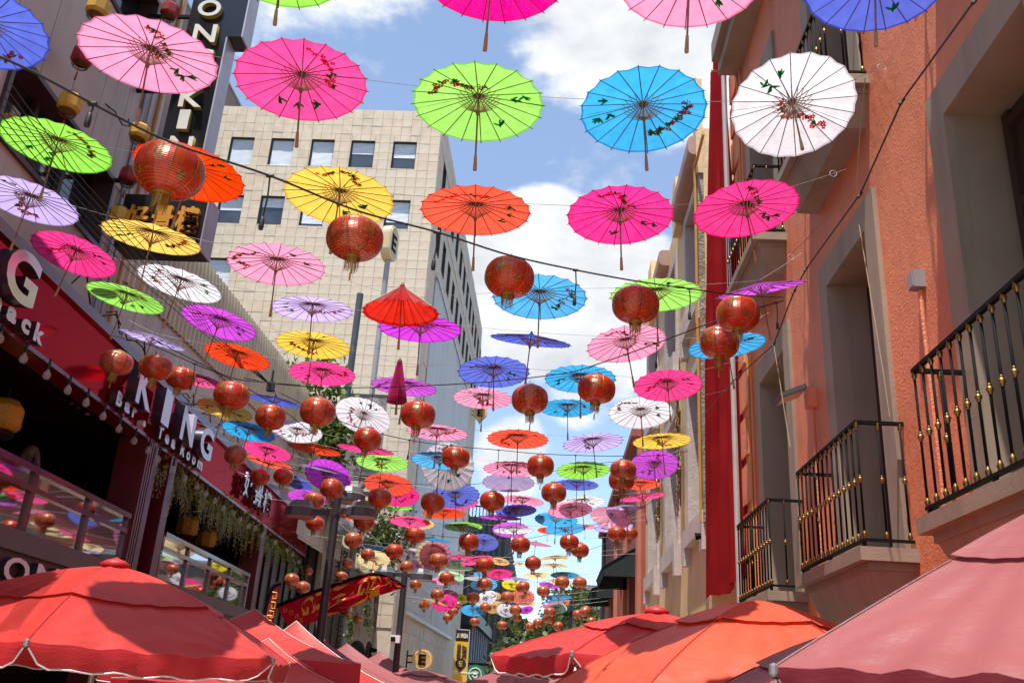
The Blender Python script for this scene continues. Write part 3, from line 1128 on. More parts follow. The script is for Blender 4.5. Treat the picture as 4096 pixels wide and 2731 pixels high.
# ------------------------------------------------------------------ left-hand facade: restaurant with the red signboard
REDWALL = plain('dark_red_paint', (.105, .006, .008, 1), .35, var=.2, vscale=2)
REDTRIM = plain('maroon_trim', (.13, .008, .012, 1), .3, var=.15, coat=.3)
GLOSSRED = plain('glossy_red_panel', (.40, .022, .036, 1), .10, metal=.80, var=.10, vscale=.6, spec=.3, Specular_Tint=(.75, .22, .26, 1))
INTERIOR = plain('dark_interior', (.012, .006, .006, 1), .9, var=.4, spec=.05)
CONCRETE = plain('grey_band', (.14, .128, .118, 1), .75, var=.15, vscale=1.5, bump=.1)
LETTERW = plain('brushed_steel_face', (.70, .70, .70, 1), .32, metal=.35, var=.05)
LETTERS = plain('dark_letter_side', (.10, .08, .11, 1), .28, metal=.7)


def lbox(b, s0, s1, z0, z1, o0, o1, mi=0):
    b.box((s0, o0, z0), (s1, o1, z1), mi, lambda s, o, z: tuple(LF(s, z, o)))


def text_mesh(body, depth=.05, bold=.0, res=3):
    cu = bpy.data.curves.new('text', 'FONT')
    cu.body = body
    cu.size = 1.0
    cu.extrude = depth
    cu.offset = bold
    cu.resolution_u = res
    o = bpy.data.objects.new('text', cu)
    COL.objects.link(o)
    dg = bpy.context.evaluated_depsgraph_get()
    me = bpy.data.meshes.new_from_object(o.evaluated_get(dg))
    bpy.data.objects.remove(o)
    bpy.data.curves.remove(cu)
    return me


def place_text(name, body, mats, origin, ux, uz, w, h, depth, parent=None, bold=.0, res=3):
    """lettering set in the box that starts at origin and spans ux*w by uz*h, raised by depth along the normal"""
    me = text_mesh(body, .5, bold, res)
    n = len(me.vertices)
    if n == 0:
        return None
    co = np.zeros(n * 3)
    me.vertices.foreach_get('co', co)
    co = co.reshape(-1, 3)
    lo, hi = co.min(0), co.max(0)
    s = (co - lo) / np.maximum(hi - lo, 1e-6)
    ux, uz, O = Vector(ux).normalized(), Vector(uz).normalized(), Vector(origin)
    nn = ux.cross(uz).normalized()
    P = np.array(O)[None] + np.outer(s[:, 0] * w, ux) + np.outer(s[:, 1] * h, uz) + np.outer(s[:, 2] * depth, nn)
    me.vertices.foreach_set('co', P.astype(np.float32).ravel())
    me.materials.clear()
    mats = mats if isinstance(mats, (list, tuple)) else [mats]
    for m_ in mats:
        me.materials.append(m_)
    me.update()
    if len(mats) > 1:
        nv = np.array(nn)
        idx = [0 if abs(p.normal.dot(nn)) > .8 else 1 for p in me.polygons]
        me.polygons.foreach_set('material_index', idx)
    o = link(name, me, parent, True)
    return o


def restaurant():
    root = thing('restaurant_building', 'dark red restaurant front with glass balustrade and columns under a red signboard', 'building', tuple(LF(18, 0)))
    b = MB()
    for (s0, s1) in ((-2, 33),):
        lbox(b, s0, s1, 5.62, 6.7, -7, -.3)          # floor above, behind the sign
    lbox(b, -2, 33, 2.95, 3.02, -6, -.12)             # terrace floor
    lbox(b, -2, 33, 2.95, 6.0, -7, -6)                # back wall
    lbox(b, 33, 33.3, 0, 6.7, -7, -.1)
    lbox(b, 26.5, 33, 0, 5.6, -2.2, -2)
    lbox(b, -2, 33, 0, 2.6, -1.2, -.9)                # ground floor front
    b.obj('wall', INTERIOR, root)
    b = MB()
    lbox(b, -2, 26.4, 3.02, 3.30, -.45, -.002)
    b.obj('parapet_band', CONCRETE, root)
    b = MB()
    lbox(b, -2, 26.4, 2.52, 3.018, -.4, -.06)
    b.obj('fascia', plain('brown_fascia', (.085, .045, .035, 1), .5, var=.12), root)
    # columns
    for (s0, s1, flut) in ((16.55, 17.25, True), (17.95, 18.3, False), (26.0, 26.45, False), (4.0, 4.7, True)):
        c = MB()
        lbox(c, s0, s1, 0, 5.6, -.5, .02)
        if flut:
            for k in range(4):
                u = s0 + .05 + k * .11
                lbox(c, u, u + .06, 3.3, 5.55, .02, .05)
        c.obj('column', REDWALL, root)
    # glass balustrade
    T = NT('balustrade_glass')
    gl = T.n('ShaderNodeBsdfGlossy')
    gl.inputs['Roughness'].default_value = .03
    gl.inputs['Color'].default_value = (.9, .9, .92, 1)
    tr = T.n('ShaderNodeBsdfTransparent')
    tr.inputs['Color'].default_value = (.45, .40, .40, 1)
    ms = T.n('ShaderNodeMixShader')
    fr = T.n('ShaderNodeFresnel')
    fr.inputs['IOR'].default_value = 1.9
    T.l(T.math('ADD', T.math('MULTIPLY', fr.outputs[0], .62), .03, clamp=True), ms.inputs[0])
    T.l(tr.outputs[0], ms.inputs[1])
    T.l(gl.outputs[0], ms.inputs[2])
    GL = T.done(ms.outputs[0])
    posts = [9.1, 11.0, 12.93, 14.83, 16.5]
    posts2 = [18.45, 20.15, 21.85, 23.6, 25.4]
    for run in (posts, posts2):
        for p, q in zip(run[:-1], run[1:]):
            for (z0, z1) in ((3.31, 3.84), (3.92, 4.10)):
                g = MB()
                lbox(g, p + .06, q - .06, z0, z1, -.055, -.045)
                g.obj('glass_pane', GL, root)
        f = MB()
        for s in run:
            lbox(f, s - .055, s + .055, 3.302, 4.16, -.09, .0)
        lbox(f, run[0], run[-1], 4.10, 4.19, -.10, .03)
        lbox(f, run[0], run[-1], 3.84, 3.92, -.095, .015)
        f.obj('balustrade_frame', plain('maroon_frame', (.11, .03, .035, 1), .16, var=.15, coat=.25), root)
    # tall glazing at the far end
    for k in range(6):
        s = 26.5 + k * 1.05
        g = MB()
        lbox(g, s, s + 1.0, 1.6, 5.2, -.22, -.2)
        g.obj('glass_pane', plain('storefront_glass', (.05, .035, .032, 1), .35, var=.5, spec=.12), root)
    f = MB()
    for k in range(7):
        s = 26.45 + k * 1.05
        lbox(f, s, s + .05, 1.6, 5.3, -.24, -.15)
    f.obj('glazing_bar', BLACK, root)
    # white letters on the fascia
    for i, ch in enumerate('HONG'):
        s = 11.65 + i * .92
        place_text('letter', ch, [WHITEP, LETTERS], LF(s, 2.60, -.058), LD, (0, 0, 1), .72, .34, .10, root, .02)

    # signboard
    sg = thing('signboard', 'long glossy red signboard with raised steel letters over the restaurant terrace', 'signboard', tuple(LF(20, 6.1, .1)))
    b = MB()
    lbox(b, -2, 32.3, 5.64, 6.64, -.3, .0)
    b.obj('sign_panel', GLOSSRED, sg)
    b = MB()
    lbox(b, -2, 32.3, 6.64, 6.80, -.35, .07)
    lbox(b, -2, 32.3, 5.58, 5.64, -.35, .03)
    lbox(b, 32.3, 32.36, 5.58, 6.8, -.35, .03)
    b.obj('sign_frame', REDTRIM, sg)
    LM = [LETTERW, LETTERS]

    def letter(ch, s, z, w, h, o=.10, d=.20, bold=.03):
        place_text('letter', ch, LM, LF(s, z, o), LD, (0, 0, 1), w, h, d, sg, bold, 4)
    letter('N', 8.2, 5.88, .75, .66)
    letter('G', 10.35, 5.86, .80, .68)
    for ch, s, w in zip('KING', (14.95, 16.25, 17.35, 18.62), (.72, .42, .82, .86)):
        letter(ch, s, 5.84, w, .66)
    z0 = 5.52 + .13
    for ch, s, w, h in (('S', 9.95, .26, .24), ('n', 10.42, .28, .19), ('a', 10.85, .25, .19), ('c', 11.24, .23, .19), ('k', 11.6, .27, .26),
                        ('B', 14.55, .24, .24), ('a', 14.92, .24, .18), ('r', 15.28, .18, .18),
                        ('T', 16.6, .27, .24), ('e', 17.0, .24, .18), ('a', 17.37, .24, .18), ('R', 17.95, .27, .24), ('o', 18.34, .24, .18),
                        ('o', 18.72, .24, .18), ('m', 19.1, .36, .18)):
        place_text('letter', ch, LM, LF(s, z0, .04), LD, (0, 0, 1), w, h, .12, sg, .05, 3)
    d = MB()
    d.tube([LF(15.95, z0 + .06, .02), LF(15.95, z0 + .06, .14)], .06, 12)
    d.obj('dot', LETTERW, sg)
    for ch, s in zip('好景樓', (22.85, 23.95, 25.0)):
        place_text('character', ch, LM, LF(s, 5.82, .10), LD, (0, 0, 1), .92, .64, .07, sg, .02, 2)
    b = MB()
    for s in (15.1, 16.4, 17.7, 18.9, 10.8, 23.3, 24.4, 25.4):
        b.tube([LF(s, 6.1, -.01), LF(s, 6.1, .11)], .015, 5)
        b.tube([LF(s, 5.95, -.01), LF(s, 5.95, .11)], .015, 5)
    b.obj('letter_stud', METAL, sg)
    # floodlight fixed over the sign
    fl = thing('floodlight', 'grey floodlight clamped to the top edge of the red signboard above the big letters', 'floodlight', tuple(LF(18.2, 6.8, .2)))
    b = MB()
    b.tube([LF(18.3, 6.78, .05), LF(18.3, 6.86, .5)], .018, 6)
    b.obj('bracket', BLACK, fl)
    b = MB()
    b.box((-.16, -.05, -.12), (.16, .06, .12), 0, lambda x, y, z: tuple(LF(18.3 + x, 6.72 + z * .8 - y * .5, .55 + y + z * .4)))
    b.obj('lamp_head', plain('lamp_alu', (.35, .36, .36, 1), .4, metal=.5), fl)
    b = MB()
    b.box((-.13, -.058, -.10), (.13, -.051, .10), 0, lambda x, y, z: tuple(LF(18.3 + x, 6.72 + z * .8 - y * .5, .55 + y + z * .4)))
    b.obj('lens', plain('lamp_glass', (.55, .45, .35, 1), .2), fl)


restaurant()


# ------------------------------------------------------------------ beige block above the restaurant, blade signs, low corrugated house
def upper_block():
    root = thing('panelled_block', 'upper storeys of a beige panelled block with dark strip windows', 'building', tuple(LF(8, 7, -.6)))
    PAN = stucco('beige_panel', (.52, .41, .33, 1), (.30, .22, .18, 1), .12, 12, .02)
    O = -.6
    wl = [(-1.0, 3.2), (4.6, 9.2), (10.5, 14.12)]
    holes = [(a, c, z0, z0 + 1.25) for (a, c) in wl for z0 in (8.32, 12.25, 16.15)]
    b = MB()
    wall_cells(b, lambda s, z: tuple(LF(s, z, O)), -4, 15.45, 6.0, 14.7, [(10.7, 14.15, 8.32, 9.55), (10.7, 14.2, 12.25, 13.5), (4.4, 9.4, 8.32, 9.55), (4.4, 9.4, 12.25, 13.5)])
    b.quad(LF(15.45, 6.0, O), LF(15.45, 6.0, -8), LF(15.45, 14.7, -8), LF(15.45, 14.7, O))
    b.quad(LF(-4, 14.7, O), LF(15.45, 14.7, O), LF(15.45, 14.7, -8), LF(-4, 14.7, -8))
    b.obj('wall', PAN, root)
    # panel joints: slabs proud of the wall
    j = MB()
    s = -4.0
    while s < 15.4:
        for (z0, z1) in ((9.58, 12.22), (13.53, 14.68)):
            lbox(j, s + .012, min(15.44, s + .9) - .012, z0, z1, O, O + .02)
        s += .9
    j.obj('wall_panel', PAN, root)
    for (a, c, z0, z1) in ((10.7, 14.15, 8.32, 9.55), (10.7, 14.2, 12.25, 13.5), (4.4, 9.4, 8.32, 9.55), (4.4, 9.4, 12.25, 13.5)):
        g = MB()
        g.quad(LF(a, z0, O - .3), LF(c, z0, O - .3), LF(c, z1, O - .3), LF(a, z1, O - .3))
        w = g.obj('window', DARKGLASS, root)
        f = MB()
        lbox(f, a - .08, a, z0 - .08, z1 + .08, O - .3, O + .06)
        lbox(f, c, c + .08, z0 - .08, z1 + .08, O - .3, O + .06)
        lbox(f, a, c, z1, z1 + .08, O - .3, O + .06)
        lbox(f, a, c, z0 - .08, z0, O - .3, O + .06)
        for q in (.33, .66):
            m_ = a + (c - a) * q
            lbox(f, m_ - .05, m_ + .05, z0, z1, O - .29, O - .2)
        f.obj('window_frame', plain('brown_frame', (.045, .022, .02, 1), .4), w)
    p = MB()
    p.tube([LF(14.55, 5.6, O + .05), LF(14.55, 14.6, O + .05)], .03, 6)
    p.tube([LF(14.78, 5.6, O + .06), LF(14.78, 14.6, O + .06)], .022, 6)
    p.obj('steel_pipe', plain('pipe_steel', (.20, .19, .21, 1), .35, metal=.6), root)
    p = MB()
    p.tube([LF(15.15, 5.6, O + .06), LF(15.15, 14.6, O + .06)], .035, 6)
    p.obj('ochre_pipe', YELPIPE, root)
    h = MB()
    q = LF(13.2, 10.55, O)
    h.tube([q, q + Vector((.05, .35, .05)), q + Vector((.12, .55, -.08)), q + Vector((.16, .72, .0)), q + Vector((.14, .66, .12))], .012, 5)
    h.obj('wall_hook', BLACK, root)

    # blade sign
    bs = thing('blade_sign', 'tall black vertical blade sign with ivory raised letters beside the beige block', 'sign', (-6.8, 13.5, 9))
    b = MB()
    b.box((-7.2, 13.5, 9.2), (-6.43, 13.95, 17.5))
    b.box((-6.43, 13.5, 12.62), (-6.15, 13.95, 17.5))
    b.obj('sign_face', plain('black_gloss', (.010, .010, .011, 1), .22, var=.2, coat=.4), bs)
    b = MB()
    b.box((-6.428, 13.505, 9.2), (-6.40, 13.945, 12.62))
    b.box((-6.148, 13.505, 12.62), (-6.12, 13.945, 17.5))
    b.obj('side_trim', plain('pale_sheet', (.42, .41, .44, 1), .45, metal=.3, var=.1), bs)
    for x in (14.2,):
        pass
    bl = MB()
    for zz in (9.6, 11.5, 13.2, 15):
        bl.box((-8.2, 13.7, zz), (-7.2, 13.76, zz + .06))
    bl.obj('bracket', BLACK, bs)
    IV = plain('ivory_face', (.74, .72, .60, 1), .4)
    GO = plain('gold_side', (.33, .24, .05, 1), .4)
    zt = {'O': (13.0, .66), 'N': (12.02, .80), 'G': (11.28, .62), 'K': (10.95, .78), 'I': (10.42, .60), 'n': (9.62, .6)}
    for ch, (u, v, w, h) in {'O': (1322, 132, .44, .37), 'N': (1290, 305, .43, .40), 'K': (1200, 735, .42, .40), 'I': (1190, 882, .19, .40), 'n': (1125, 1060, .42, .40)}.items():
        p0 = at_Y(px('A', u, v), 13.5)
        place_text('letter', ch.upper(), [IV, GO], (p0.x, 13.49, p0.z), (1, 0, 0), (0, 0, 1), w, h, .10, bs, .02, 4)
    pg = at_Y(px('A', 1270, 470), 13.5)
    place_text('letter', 'G', [IV, GO], (pg.x, 13.49, pg.z), (1, 0, 0), (0, 0, 1), .42, .40, .10, bs, .02, 4)

    bx = thing('box_sign', 'low black box sign with three raised orange Chinese characters', 'sign', (-6.8, 13.4, 8.2))
    b = MB()
    b.box((-7.55, 13.4, 8.18), (-6.10, 13.9, 9.18))
    b.obj('sign_face', plain('black_gloss2', (.012, .011, .011, 1), .3, var=.2), bx)
    b = MB()
    b.box((-6.098, 13.405, 8.18), (-6.075, 13.895, 9.18))
    b.obj('side_trim', plain('lilac_sheet', (.34, .30, .33, 1), .5), bx)
    OR = plain('orange_face', (.62, .27, .02, 1), .45)
    ORS = plain('orange_side', (.34, .13, .012, 1), .5)
    for ch, x in zip('好景樓', (-7.42, -6.98, -6.55)):
        place_text('character', ch, [OR, ORS], (x, 13.39, 8.44), (1, 0, 0), (0, 0, 1), .38, .50, .07, bx, .03, 2)


upper_block()


def corrugated_house():
    root = thing('corrugated_house', 'low beige house topped by a tall corrugated parapet, beside the panelled block', 'building', (-8.5, 22, 0))
    wallm = stucco('beige_low_wall', (.55, .47, .36, 1), (.22, .17, .13, 1), .15, 10, .02)
    b = MB()
    b.quad((-8.5, 15.2, 6.0), (-8.5, 36, 6.0), (-8.5, 36, 8.7), (-8.5, 15.2, 8.7))
    b.quad((-8.5, 15.2, 6.0), (-8.5, 15.2, 10.7), (-16, 15.2, 10.7), (-16, 15.2, 6.0))
    b.quad((-8.5, 36, 0), (-16, 36, 0), (-16, 36, 10.7), (-8.5, 36, 10.7))
    b.quad((-8.5, 15.2, 10.6), (-8.5, 36, 10.6), (-16, 36, 10.6), (-16, 15.2, 10.6))
    b.obj('wall', wallm, root)
    j = MB()
    y = 15.25
    while y < 36:
        j.box((-8.5, y + .012, 6.1), (-8.48, y + 1.2 - .012, 8.66))
        y += 1.2
    j.obj('wall_panel', wallm, root)
    b = MB()
    y = 15.2
    top = 10.68
    while y < 36:
        P = [(y, 0), (y + .045, .05), (y + .12, .05), (y + .165, 0), (y + .23, 0)]
        for p0, p1 in zip(P[:-1], P[1:]):
            b.quad((-8.46 + p0[1], p0[0], 8.55), (-8.46 + p1[1], p1[0], 8.55), (-8.46 + p1[1], p1[0], top), (-8.46 + p0[1], p0[0], top))
        y += .23
    tag(b.obj('corrugated_parapet', stucco('corrugated_cement', (.62, .53, .33, 1), (.34, .28, .17, 1), .2, 12, .02), root), kind='stuff')


corrugated_house()


def mauve_block():
    p = at_X(px('A', 1480, 480), -24.5)
    root = thing('mauve_block', 'dark mauve building rising behind the black blade sign', 'building', (-24.5, 50, 0))
    b = MB()
    b.box((-40, 30, 0), (-24.5, 76, p.z))
    b.obj('wall', stucco('mauve_panel', (.15, .085, .085, 1), (.08, .05, .05, 1), .1, 10, .02), root)
    j = MB()
    for k in range(16):
        j.box((-24.5, 30.1 + k * 2.8, 8), (-24.46, 32.8 + k * 2.8, p.z - .1))
    tag(j.obj('wall_panel', MATS['mauve_panel'], root), kind='stuff')
    b = MB()
    b.box((-40, 29.9, p.z), (-24.4, 76, p.z + .15))
    b.obj('roof_edge', METAL, root)


mauve_block()


def end_terrace():
    """glass-fronted terrace beyond the red signboard, under a sloping grey awning"""
    root = thing('terrace_building', 'dark glazed terrace beyond the red signboard with a sloping grey awning', 'building', tuple(LF(36, 0, -1)))
    b = MB()
    b.box((-17, 33.2, 0), (-9.2, 41.9, 7.2))
    b.obj('wall', plain('terrace_dark', (.022, .018, .018, 1), .4, var=.4, vscale=.8), root)
    b = MB()
    n = 8
    V, F = [], []
    for i in range(n + 1):
        t = i / n
        for y in (32.7, 41.5):
            V.append((-9.3 + 1.3 * math.sin(t * 1.4), y, 8.3 - 1.5 * (1 - math.cos(t * 1.4)) - .2 * t))
    for i in range(n):
        F.append((2 * i, 2 * i + 2, 2 * i + 3, 2 * i + 1))
    b.add(V, F)
    b.obj('awning', plain('grey_awning', (.10, .105, .11, 1), .25, var=.3, vscale=1.2, coat=.3), root)
    g = MB()
    for k in range(7):
        y = 33.2 + k * 1.3
        g.box((-9.2, y, 0), (-9.12, y + .07, 7.0))
    g.box((-9.2, 33.2, 4.6), (-9.11, 41.9, 4.72))
    g.obj('glazing_bar', POLEGREY, root)
    g = MB()
    for k in range(6):
        y = 33.3 + k * 1.3
        g.quad((-9.17, y, 1), (-9.17, y + 1.2, 1), (-9.17, y + 1.2, 4.6), (-9.17, y, 4.6))
    g.obj('glass_pane', plain('terrace_glass', (.06, .05, .045, 1), .3, var=.4, spec=.15), root)
    # curtains of tiny lights
    rnd = random.Random(2)
    lt = MB()
    for k in range(46):
        y = 32.6 + k * .2 + rnd.uniform(-.04, .04)
        x = -8.2 + rnd.uniform(-.15, .1)
        z1 = 6.9 - .02 * k
        z0 = 3.0 + rnd.uniform(0, 1.2)
        lt.tube([(x, y, z0), (x, y, z1)], .006, 3, 0)
        z = z0
        while z < z1:
            lt.lathe([(.002, -.02), (.016, 0), (.002, .02)], 4, 1, (x + .01, y, z))
            z += .17
    o = lt.obj('light_curtain', [CABLE, plain('warm_pip', (.70, .58, .36, 1), .25)])
    tag(o, 'curtain of thin strings of tiny pip lights hanging in front of the dark terrace', 'light curtain', None, 'stuff')


end_terrace()
# ------------------------------------------------------------------ paper parasols
COLS = {'green': ('lime green', (150, 228, 80)), 'magenta': ('magenta', (250, 10, 140)), 'pink': ('pale pink', (250, 150, 190)),
        'hot': ('hot pink', (252, 52, 140)), 'sky': ('sky blue', (60, 172, 232)), 'blue': ('royal blue', (80, 100, 205)),
        'orange': ('orange red', (250, 72, 32)), 'yellow': ('yellow', (255, 208, 84)), 'lav': ('lavender', (200, 178, 240)),
        'violet': ('violet', (200, 60, 212)), 'white': ('white', (240, 236, 244)), 'cream': ('cream', (240, 218, 165)),
        'mint': ('mint green', (185, 228, 175)), 'salmon': ('salmon', (242, 112, 84)), 'teal': ('teal blue', (50, 140, 195)),
        'peach': ('peach', (246, 190, 120)), 'lemon': ('lemon yellow', (240, 222, 40)), 'red': ('bright red', (240, 52, 38))}


def fabric(name, rgb, edge=False):
    T = NT(name)
    c = srgb(*rgb)
    c = tuple(.76 * (x * .95 + .02) for x in c[:3]) + (1,)
    # dye: saturate a little, light passing the cloth washes it out again
    if edge:
        c = tuple(x ** 1.35 * .78 for x in c[:3]) + (1,)
    tco = T.n('ShaderNodeTexCoord').outputs['Object']
    nz = T.noise(3.5, 5, .6, tco)
    st = T.noise(9, 3, .6, tco, (1, 1, 5))
    lo = tuple(x * .86 for x in c[:3]) + (1,)
    hi = tuple(min(1, x * 1.08 + .01) for x in c[:3]) + (1,)
    col = T.ramp(nz, [(.3, lo), (.7, hi)])
    oi = T.n('ShaderNodeObjectInfo')
    hs = T.n('ShaderNodeHueSaturation')
    T.l(col, hs.inputs['Color'])
    T.l(T.math('MULTIPLY_ADD', oi.outputs['Random'], .10, .95), hs.inputs['Saturation'])
    T.l(T.math('MULTIPLY_ADD', T.math('FRACT', T.math('MULTIPLY', oi.outputs['Random'], 7.3)), .13, .92), hs.inputs['Value'])
    col = hs.outputs[0]
    nrm = T.bump(T.math('ADD', nz, T.math('MULTIPLY', st, .4)), .3, .03)
    tr = T.n('ShaderNodeBsdfTranslucent')
    T.l(col, tr.inputs['Color'])
    T.l(nrm, tr.inputs['Normal'])
    df = T.n('ShaderNodeBsdfDiffuse')
    T.l(col, df.inputs['Color'])
    T.l(nrm, df.inputs['Normal'])
    gl = T.n('ShaderNodeBsdfGlossy')
    gl.inputs['Roughness'].default_value = .32
    T.l(nrm, gl.inputs['Normal'])
    m1 = T.n('ShaderNodeMixShader')
    m1.inputs[0].default_value = .70
    T.l(df.outputs[0], m1.inputs[1])
    T.l(tr.outputs[0], m1.inputs[2])
    m2 = T.n('ShaderNodeMixShader')
    m2.inputs[0].default_value = .035
    T.l(m1.outputs[0], m2.inputs[1])
    T.l(gl.outputs[0], m2.inputs[2])
    return T.done(m2.outputs[0])


def ink(name, c):
    T = NT(name)
    tr = T.n('ShaderNodeBsdfTranslucent')
    df = T.n('ShaderNodeBsdfDiffuse')
    for q in (tr, df):
        q.inputs['Color'].default_value = c
    ms = T.n('ShaderNodeMixShader')
    ms.inputs[0].default_value = .6
    T.l(df.outputs[0], ms.inputs[1])
    T.l(tr.outputs[0], ms.inputs[2])
    return T.done(ms.outputs[0])


BAMBOO = plain('bamboo_shaft', (.20, .10, .055, 1), .45, var=.3, vscale=8)
GRIP = plain('bamboo_grip', (.34, .19, .07, 1), .4, var=.25, vscale=10)
RIBM = plain('dark_rib', (.085, .035, .022, 1), .5, var=.3)
STRUTM = plain('pale_strut', (.33, .22, .14, 1), .5, var=.3)
HUBM = plain('hub_wood', (.16, .08, .045, 1), .5, var=.3)
INKR = ink('painted_red_ink', (.62, .012, .03, 1))
INKG = ink('painted_green_ink', (.015, .26, .05, 1))
NR, HC = 20, .17


def canopy_mesh(name, mats, kind):
    b = MB()
    n = NR * 2
    if kind == 'open':
        rr = [.035, .2, .45, .7, .968, 1.0]
        zf = lambda r: HC * (1 - r)
        mid = lambda r: (1 - .030 * r ** 3, -.014 * r)
    elif kind == 'half':
        rr = [.05, .22, .42, .62, .78, .84]
        zf = lambda r: .17 + .66 * (1 - (r / .84) ** .9) - .30
        mid = lambda r: (1 - .09 * r, -.05 * r)
    else:
        rr = [.05, .085, .125, .17, .22, .24]
        zf = lambda r: .30 - (r - .05) / .19 * 1.0
        mid = lambda r: (.80, .0)
    V, F, Mi = [], [], []
    for i, r in enumerate(rr):
        for j in range(n):
            a = 2 * math.pi * j / n
            k, dz = mid(r) if j % 2 else (1.0, 0.0)
            V.append((r * k * math.cos(a), r * k * math.sin(a), zf(r) + dz))
    for i in range(len(rr) - 1):
        for j in range(n):
            F.append((i * n + j, i * n + (j + 1) % n, (i + 1) * n + (j + 1) % n, (i + 1) * n + j))
            Mi.append(1 if i == len(rr) - 2 else 0)
    b.v, b.f, b.m = V, F, Mi
    me = b.mesh(name, mats)
    return me


def rib_unit(kind='open'):
    b = MB()
    if kind == 'open':
        p, q = (.035, 0, HC * .965 - .012), (1.025, 0, -.012)
    elif kind == 'half':
        p, q = (.06, 0, .17 + .66 * (1 - (.06 / .84) ** .9) - .315), (.86, 0, -.15)
    else:
        p, q = (.045, 0, .2), (.215, 0, -.70)
    b.tube([p, q], [.0095, .0072], 4)
    return b.mesh('rib', RIBM)


RIB = {k: rib_unit(k) for k in ('open', 'half', 'closed')}


def ribs_joined():
    b = MB()
    for j in range(NR):
        a = 2 * math.pi * j / NR
        c, s = math.cos(a), math.sin(a)
        b.tube([(.035 * c, .035 * s, HC * .965 - .012), (1.025 * c, 1.025 * s, -.012)], [.0085, .006], 3, cap=False)
    return b.mesh('ribs', RIBM)


RIBS = ribs_joined()


def strut_mesh(joined=False):
    b = MB()
    for j in range(NR):
        for d in (-.5, .5):
            a0 = 2 * math.pi * j / NR
            a1 = 2 * math.pi * (j + d * 2) / NR
            b.tube([(.03 * math.cos(a0), .03 * math.sin(a0), -.135), (.34 * math.cos(a1), .34 * math.sin(a1), HC * .66 - .012)], .0050, 3, cap=False)
    for j in range(NR):       # lacing threads
        a0, a1 = 2 * math.pi * j / NR, 2 * math.pi * (j + 1) / NR
        b.tube([(.25 * math.cos(a0), .25 * math.sin(a0), .075), (.34 * math.cos(a1), .34 * math.sin(a1), HC * .66 - .014)], .0022, 3, cap=False)
    return b.mesh('strut_ring', STRUTM)


STRUT = strut_mesh()


def shaft_mesh():
    b = MB()
    b.tube([(0, 0, HC + .02), (0, 0, -.93)], .0145, 7)
    return b.mesh('shaft', BAMBOO, True)


def hub_mesh():
    b = MB()
    b.lathe([(.012, HC - .05), (.055, HC - .045), (.065, HC - .02), (.03, HC + .01)], 14, 0, cap=True)
    b.lathe([(.014, -.20), (.024, -.195), (.024, -.17), (.034, -.16), (.036, -.13), (.014, -.125)], 12, 0, cap=True)
    return b.mesh('hub', HUBM, False)


def grip_mesh():
    b = MB()
    b.lathe([(.0135, -.90), (.022, -.902), (.0225, -.93), (.026, -1.02), (.030, -1.145), (.029, -1.16), (.004, -1.162)], 10, 0, cap=True)
    return b.mesh('grip', GRIP, True)


SHAFT, HUB, GRIPME = shaft_mesh(), hub_mesh(), grip_mesh()


def print_mesh(seed):
    """brush-painted blossom sprays and loose leaves on the underside"""
    r = random.Random(seed)
    b = MB()

    def blob(x, y, a, c, ang, mi):
        n = 7
        P = []
        for k in range(n):
            t = 2 * math.pi * k / n
            u, v = a * math.cos(t), c * math.sin(t)
            X, Y = x + u * math.cos(ang) - v * math.sin(ang), y + u * math.sin(ang) + v * math.cos(ang)
            rr = math.hypot(X, Y)
            P.append((X, Y, HC * (1 - rr) - .0135 * rr - .007))
        b.add(P, [tuple(range(n - 1, -1, -1))], mi)

    def leafcluster(x, y, s):
        a0 = r.uniform(0, 6.28)
        for k in range(r.randint(4, 6)):
            a = a0 + r.uniform(-1.0, 1.0)
            d = r.uniform(.02, .06) * s
            blob(x + d * math.cos(a), y + d * math.sin(a), r.uniform(.045, .08) * s, .017 * s, a, 1)
    A = r.uniform(0, 6.28)
    # one long bough
    t = 0
    x, y = .70 * math.cos(A), .70 * math.sin(A)
    h = A + math.pi / 2 + r.uniform(-.2, .2)
    for k in range(32):
        h += r.uniform(-.28, .36)
        x += .034 * math.cos(h)
        y += .034 * math.sin(h)
        rr = math.hypot(x, y)
        if rr > .84 or rr < .38:
            h = math.atan2(y, x) + (math.pi * .62)
        blob(x, y, .024, .007, h, 1 if k % 3 else 0)
        if r.random() < .8:
            ang = h + r.choice((-1, 1)) * r.uniform(.6, 1.5)
            d = r.uniform(.02, .075)
            fx, fy = x + d * math.cos(ang), y + d * math.sin(ang)
            if r.random() < .55:
                for q in range(5):
                    aa = q * 1.257 + r.uniform(-.2, .2)
                    blob(fx + .027 * math.cos(aa), fy + .027 * math.sin(aa), .022, .016, aa, 0)
            else:
                blob(fx, fy, .021, .018, 0, 0)
        if r.random() < .25:
            leafcluster(x, y, .9)
    for k in range(3):
        a = A + math.pi + r.uniform(-1.0, 1.0)
        rr = r.uniform(.5, .72)
        leafcluster(rr * math.cos(a), rr * math.sin(a), 1.25)
    return b.mesh('painted_blossom', [INKR, INKG])


PRINTS = [print_mesh(s) for s in range(7)]


def knob_mesh(m_):
    b = MB()
    b.lathe([(.055, HC - .008), (.05, HC + .012), (.022, HC + .03), (.026, HC + .055), (.012, HC + .07)], 10, 0, cap=True)
    return b.mesh('top_knot', m_, True)


CAN = {}
for key, (nm, rgb) in COLS.items():
    fm, em = fabric('fabric_' + key, rgb), fabric('edge_' + key, rgb, True)
    CAN[key] = {'open': canopy_mesh('canopy', [fm, em], 'open'), 'knob': knob_mesh(em), 'mats': [fm, em]}
for key in ('red',):
    CAN[key]['half'] = canopy_mesh('canopy', CAN[key]['mats'], 'half')
CAN['hot']['closed'] = canopy_mesh('canopy', CAN['hot']['mats'], 'closed')

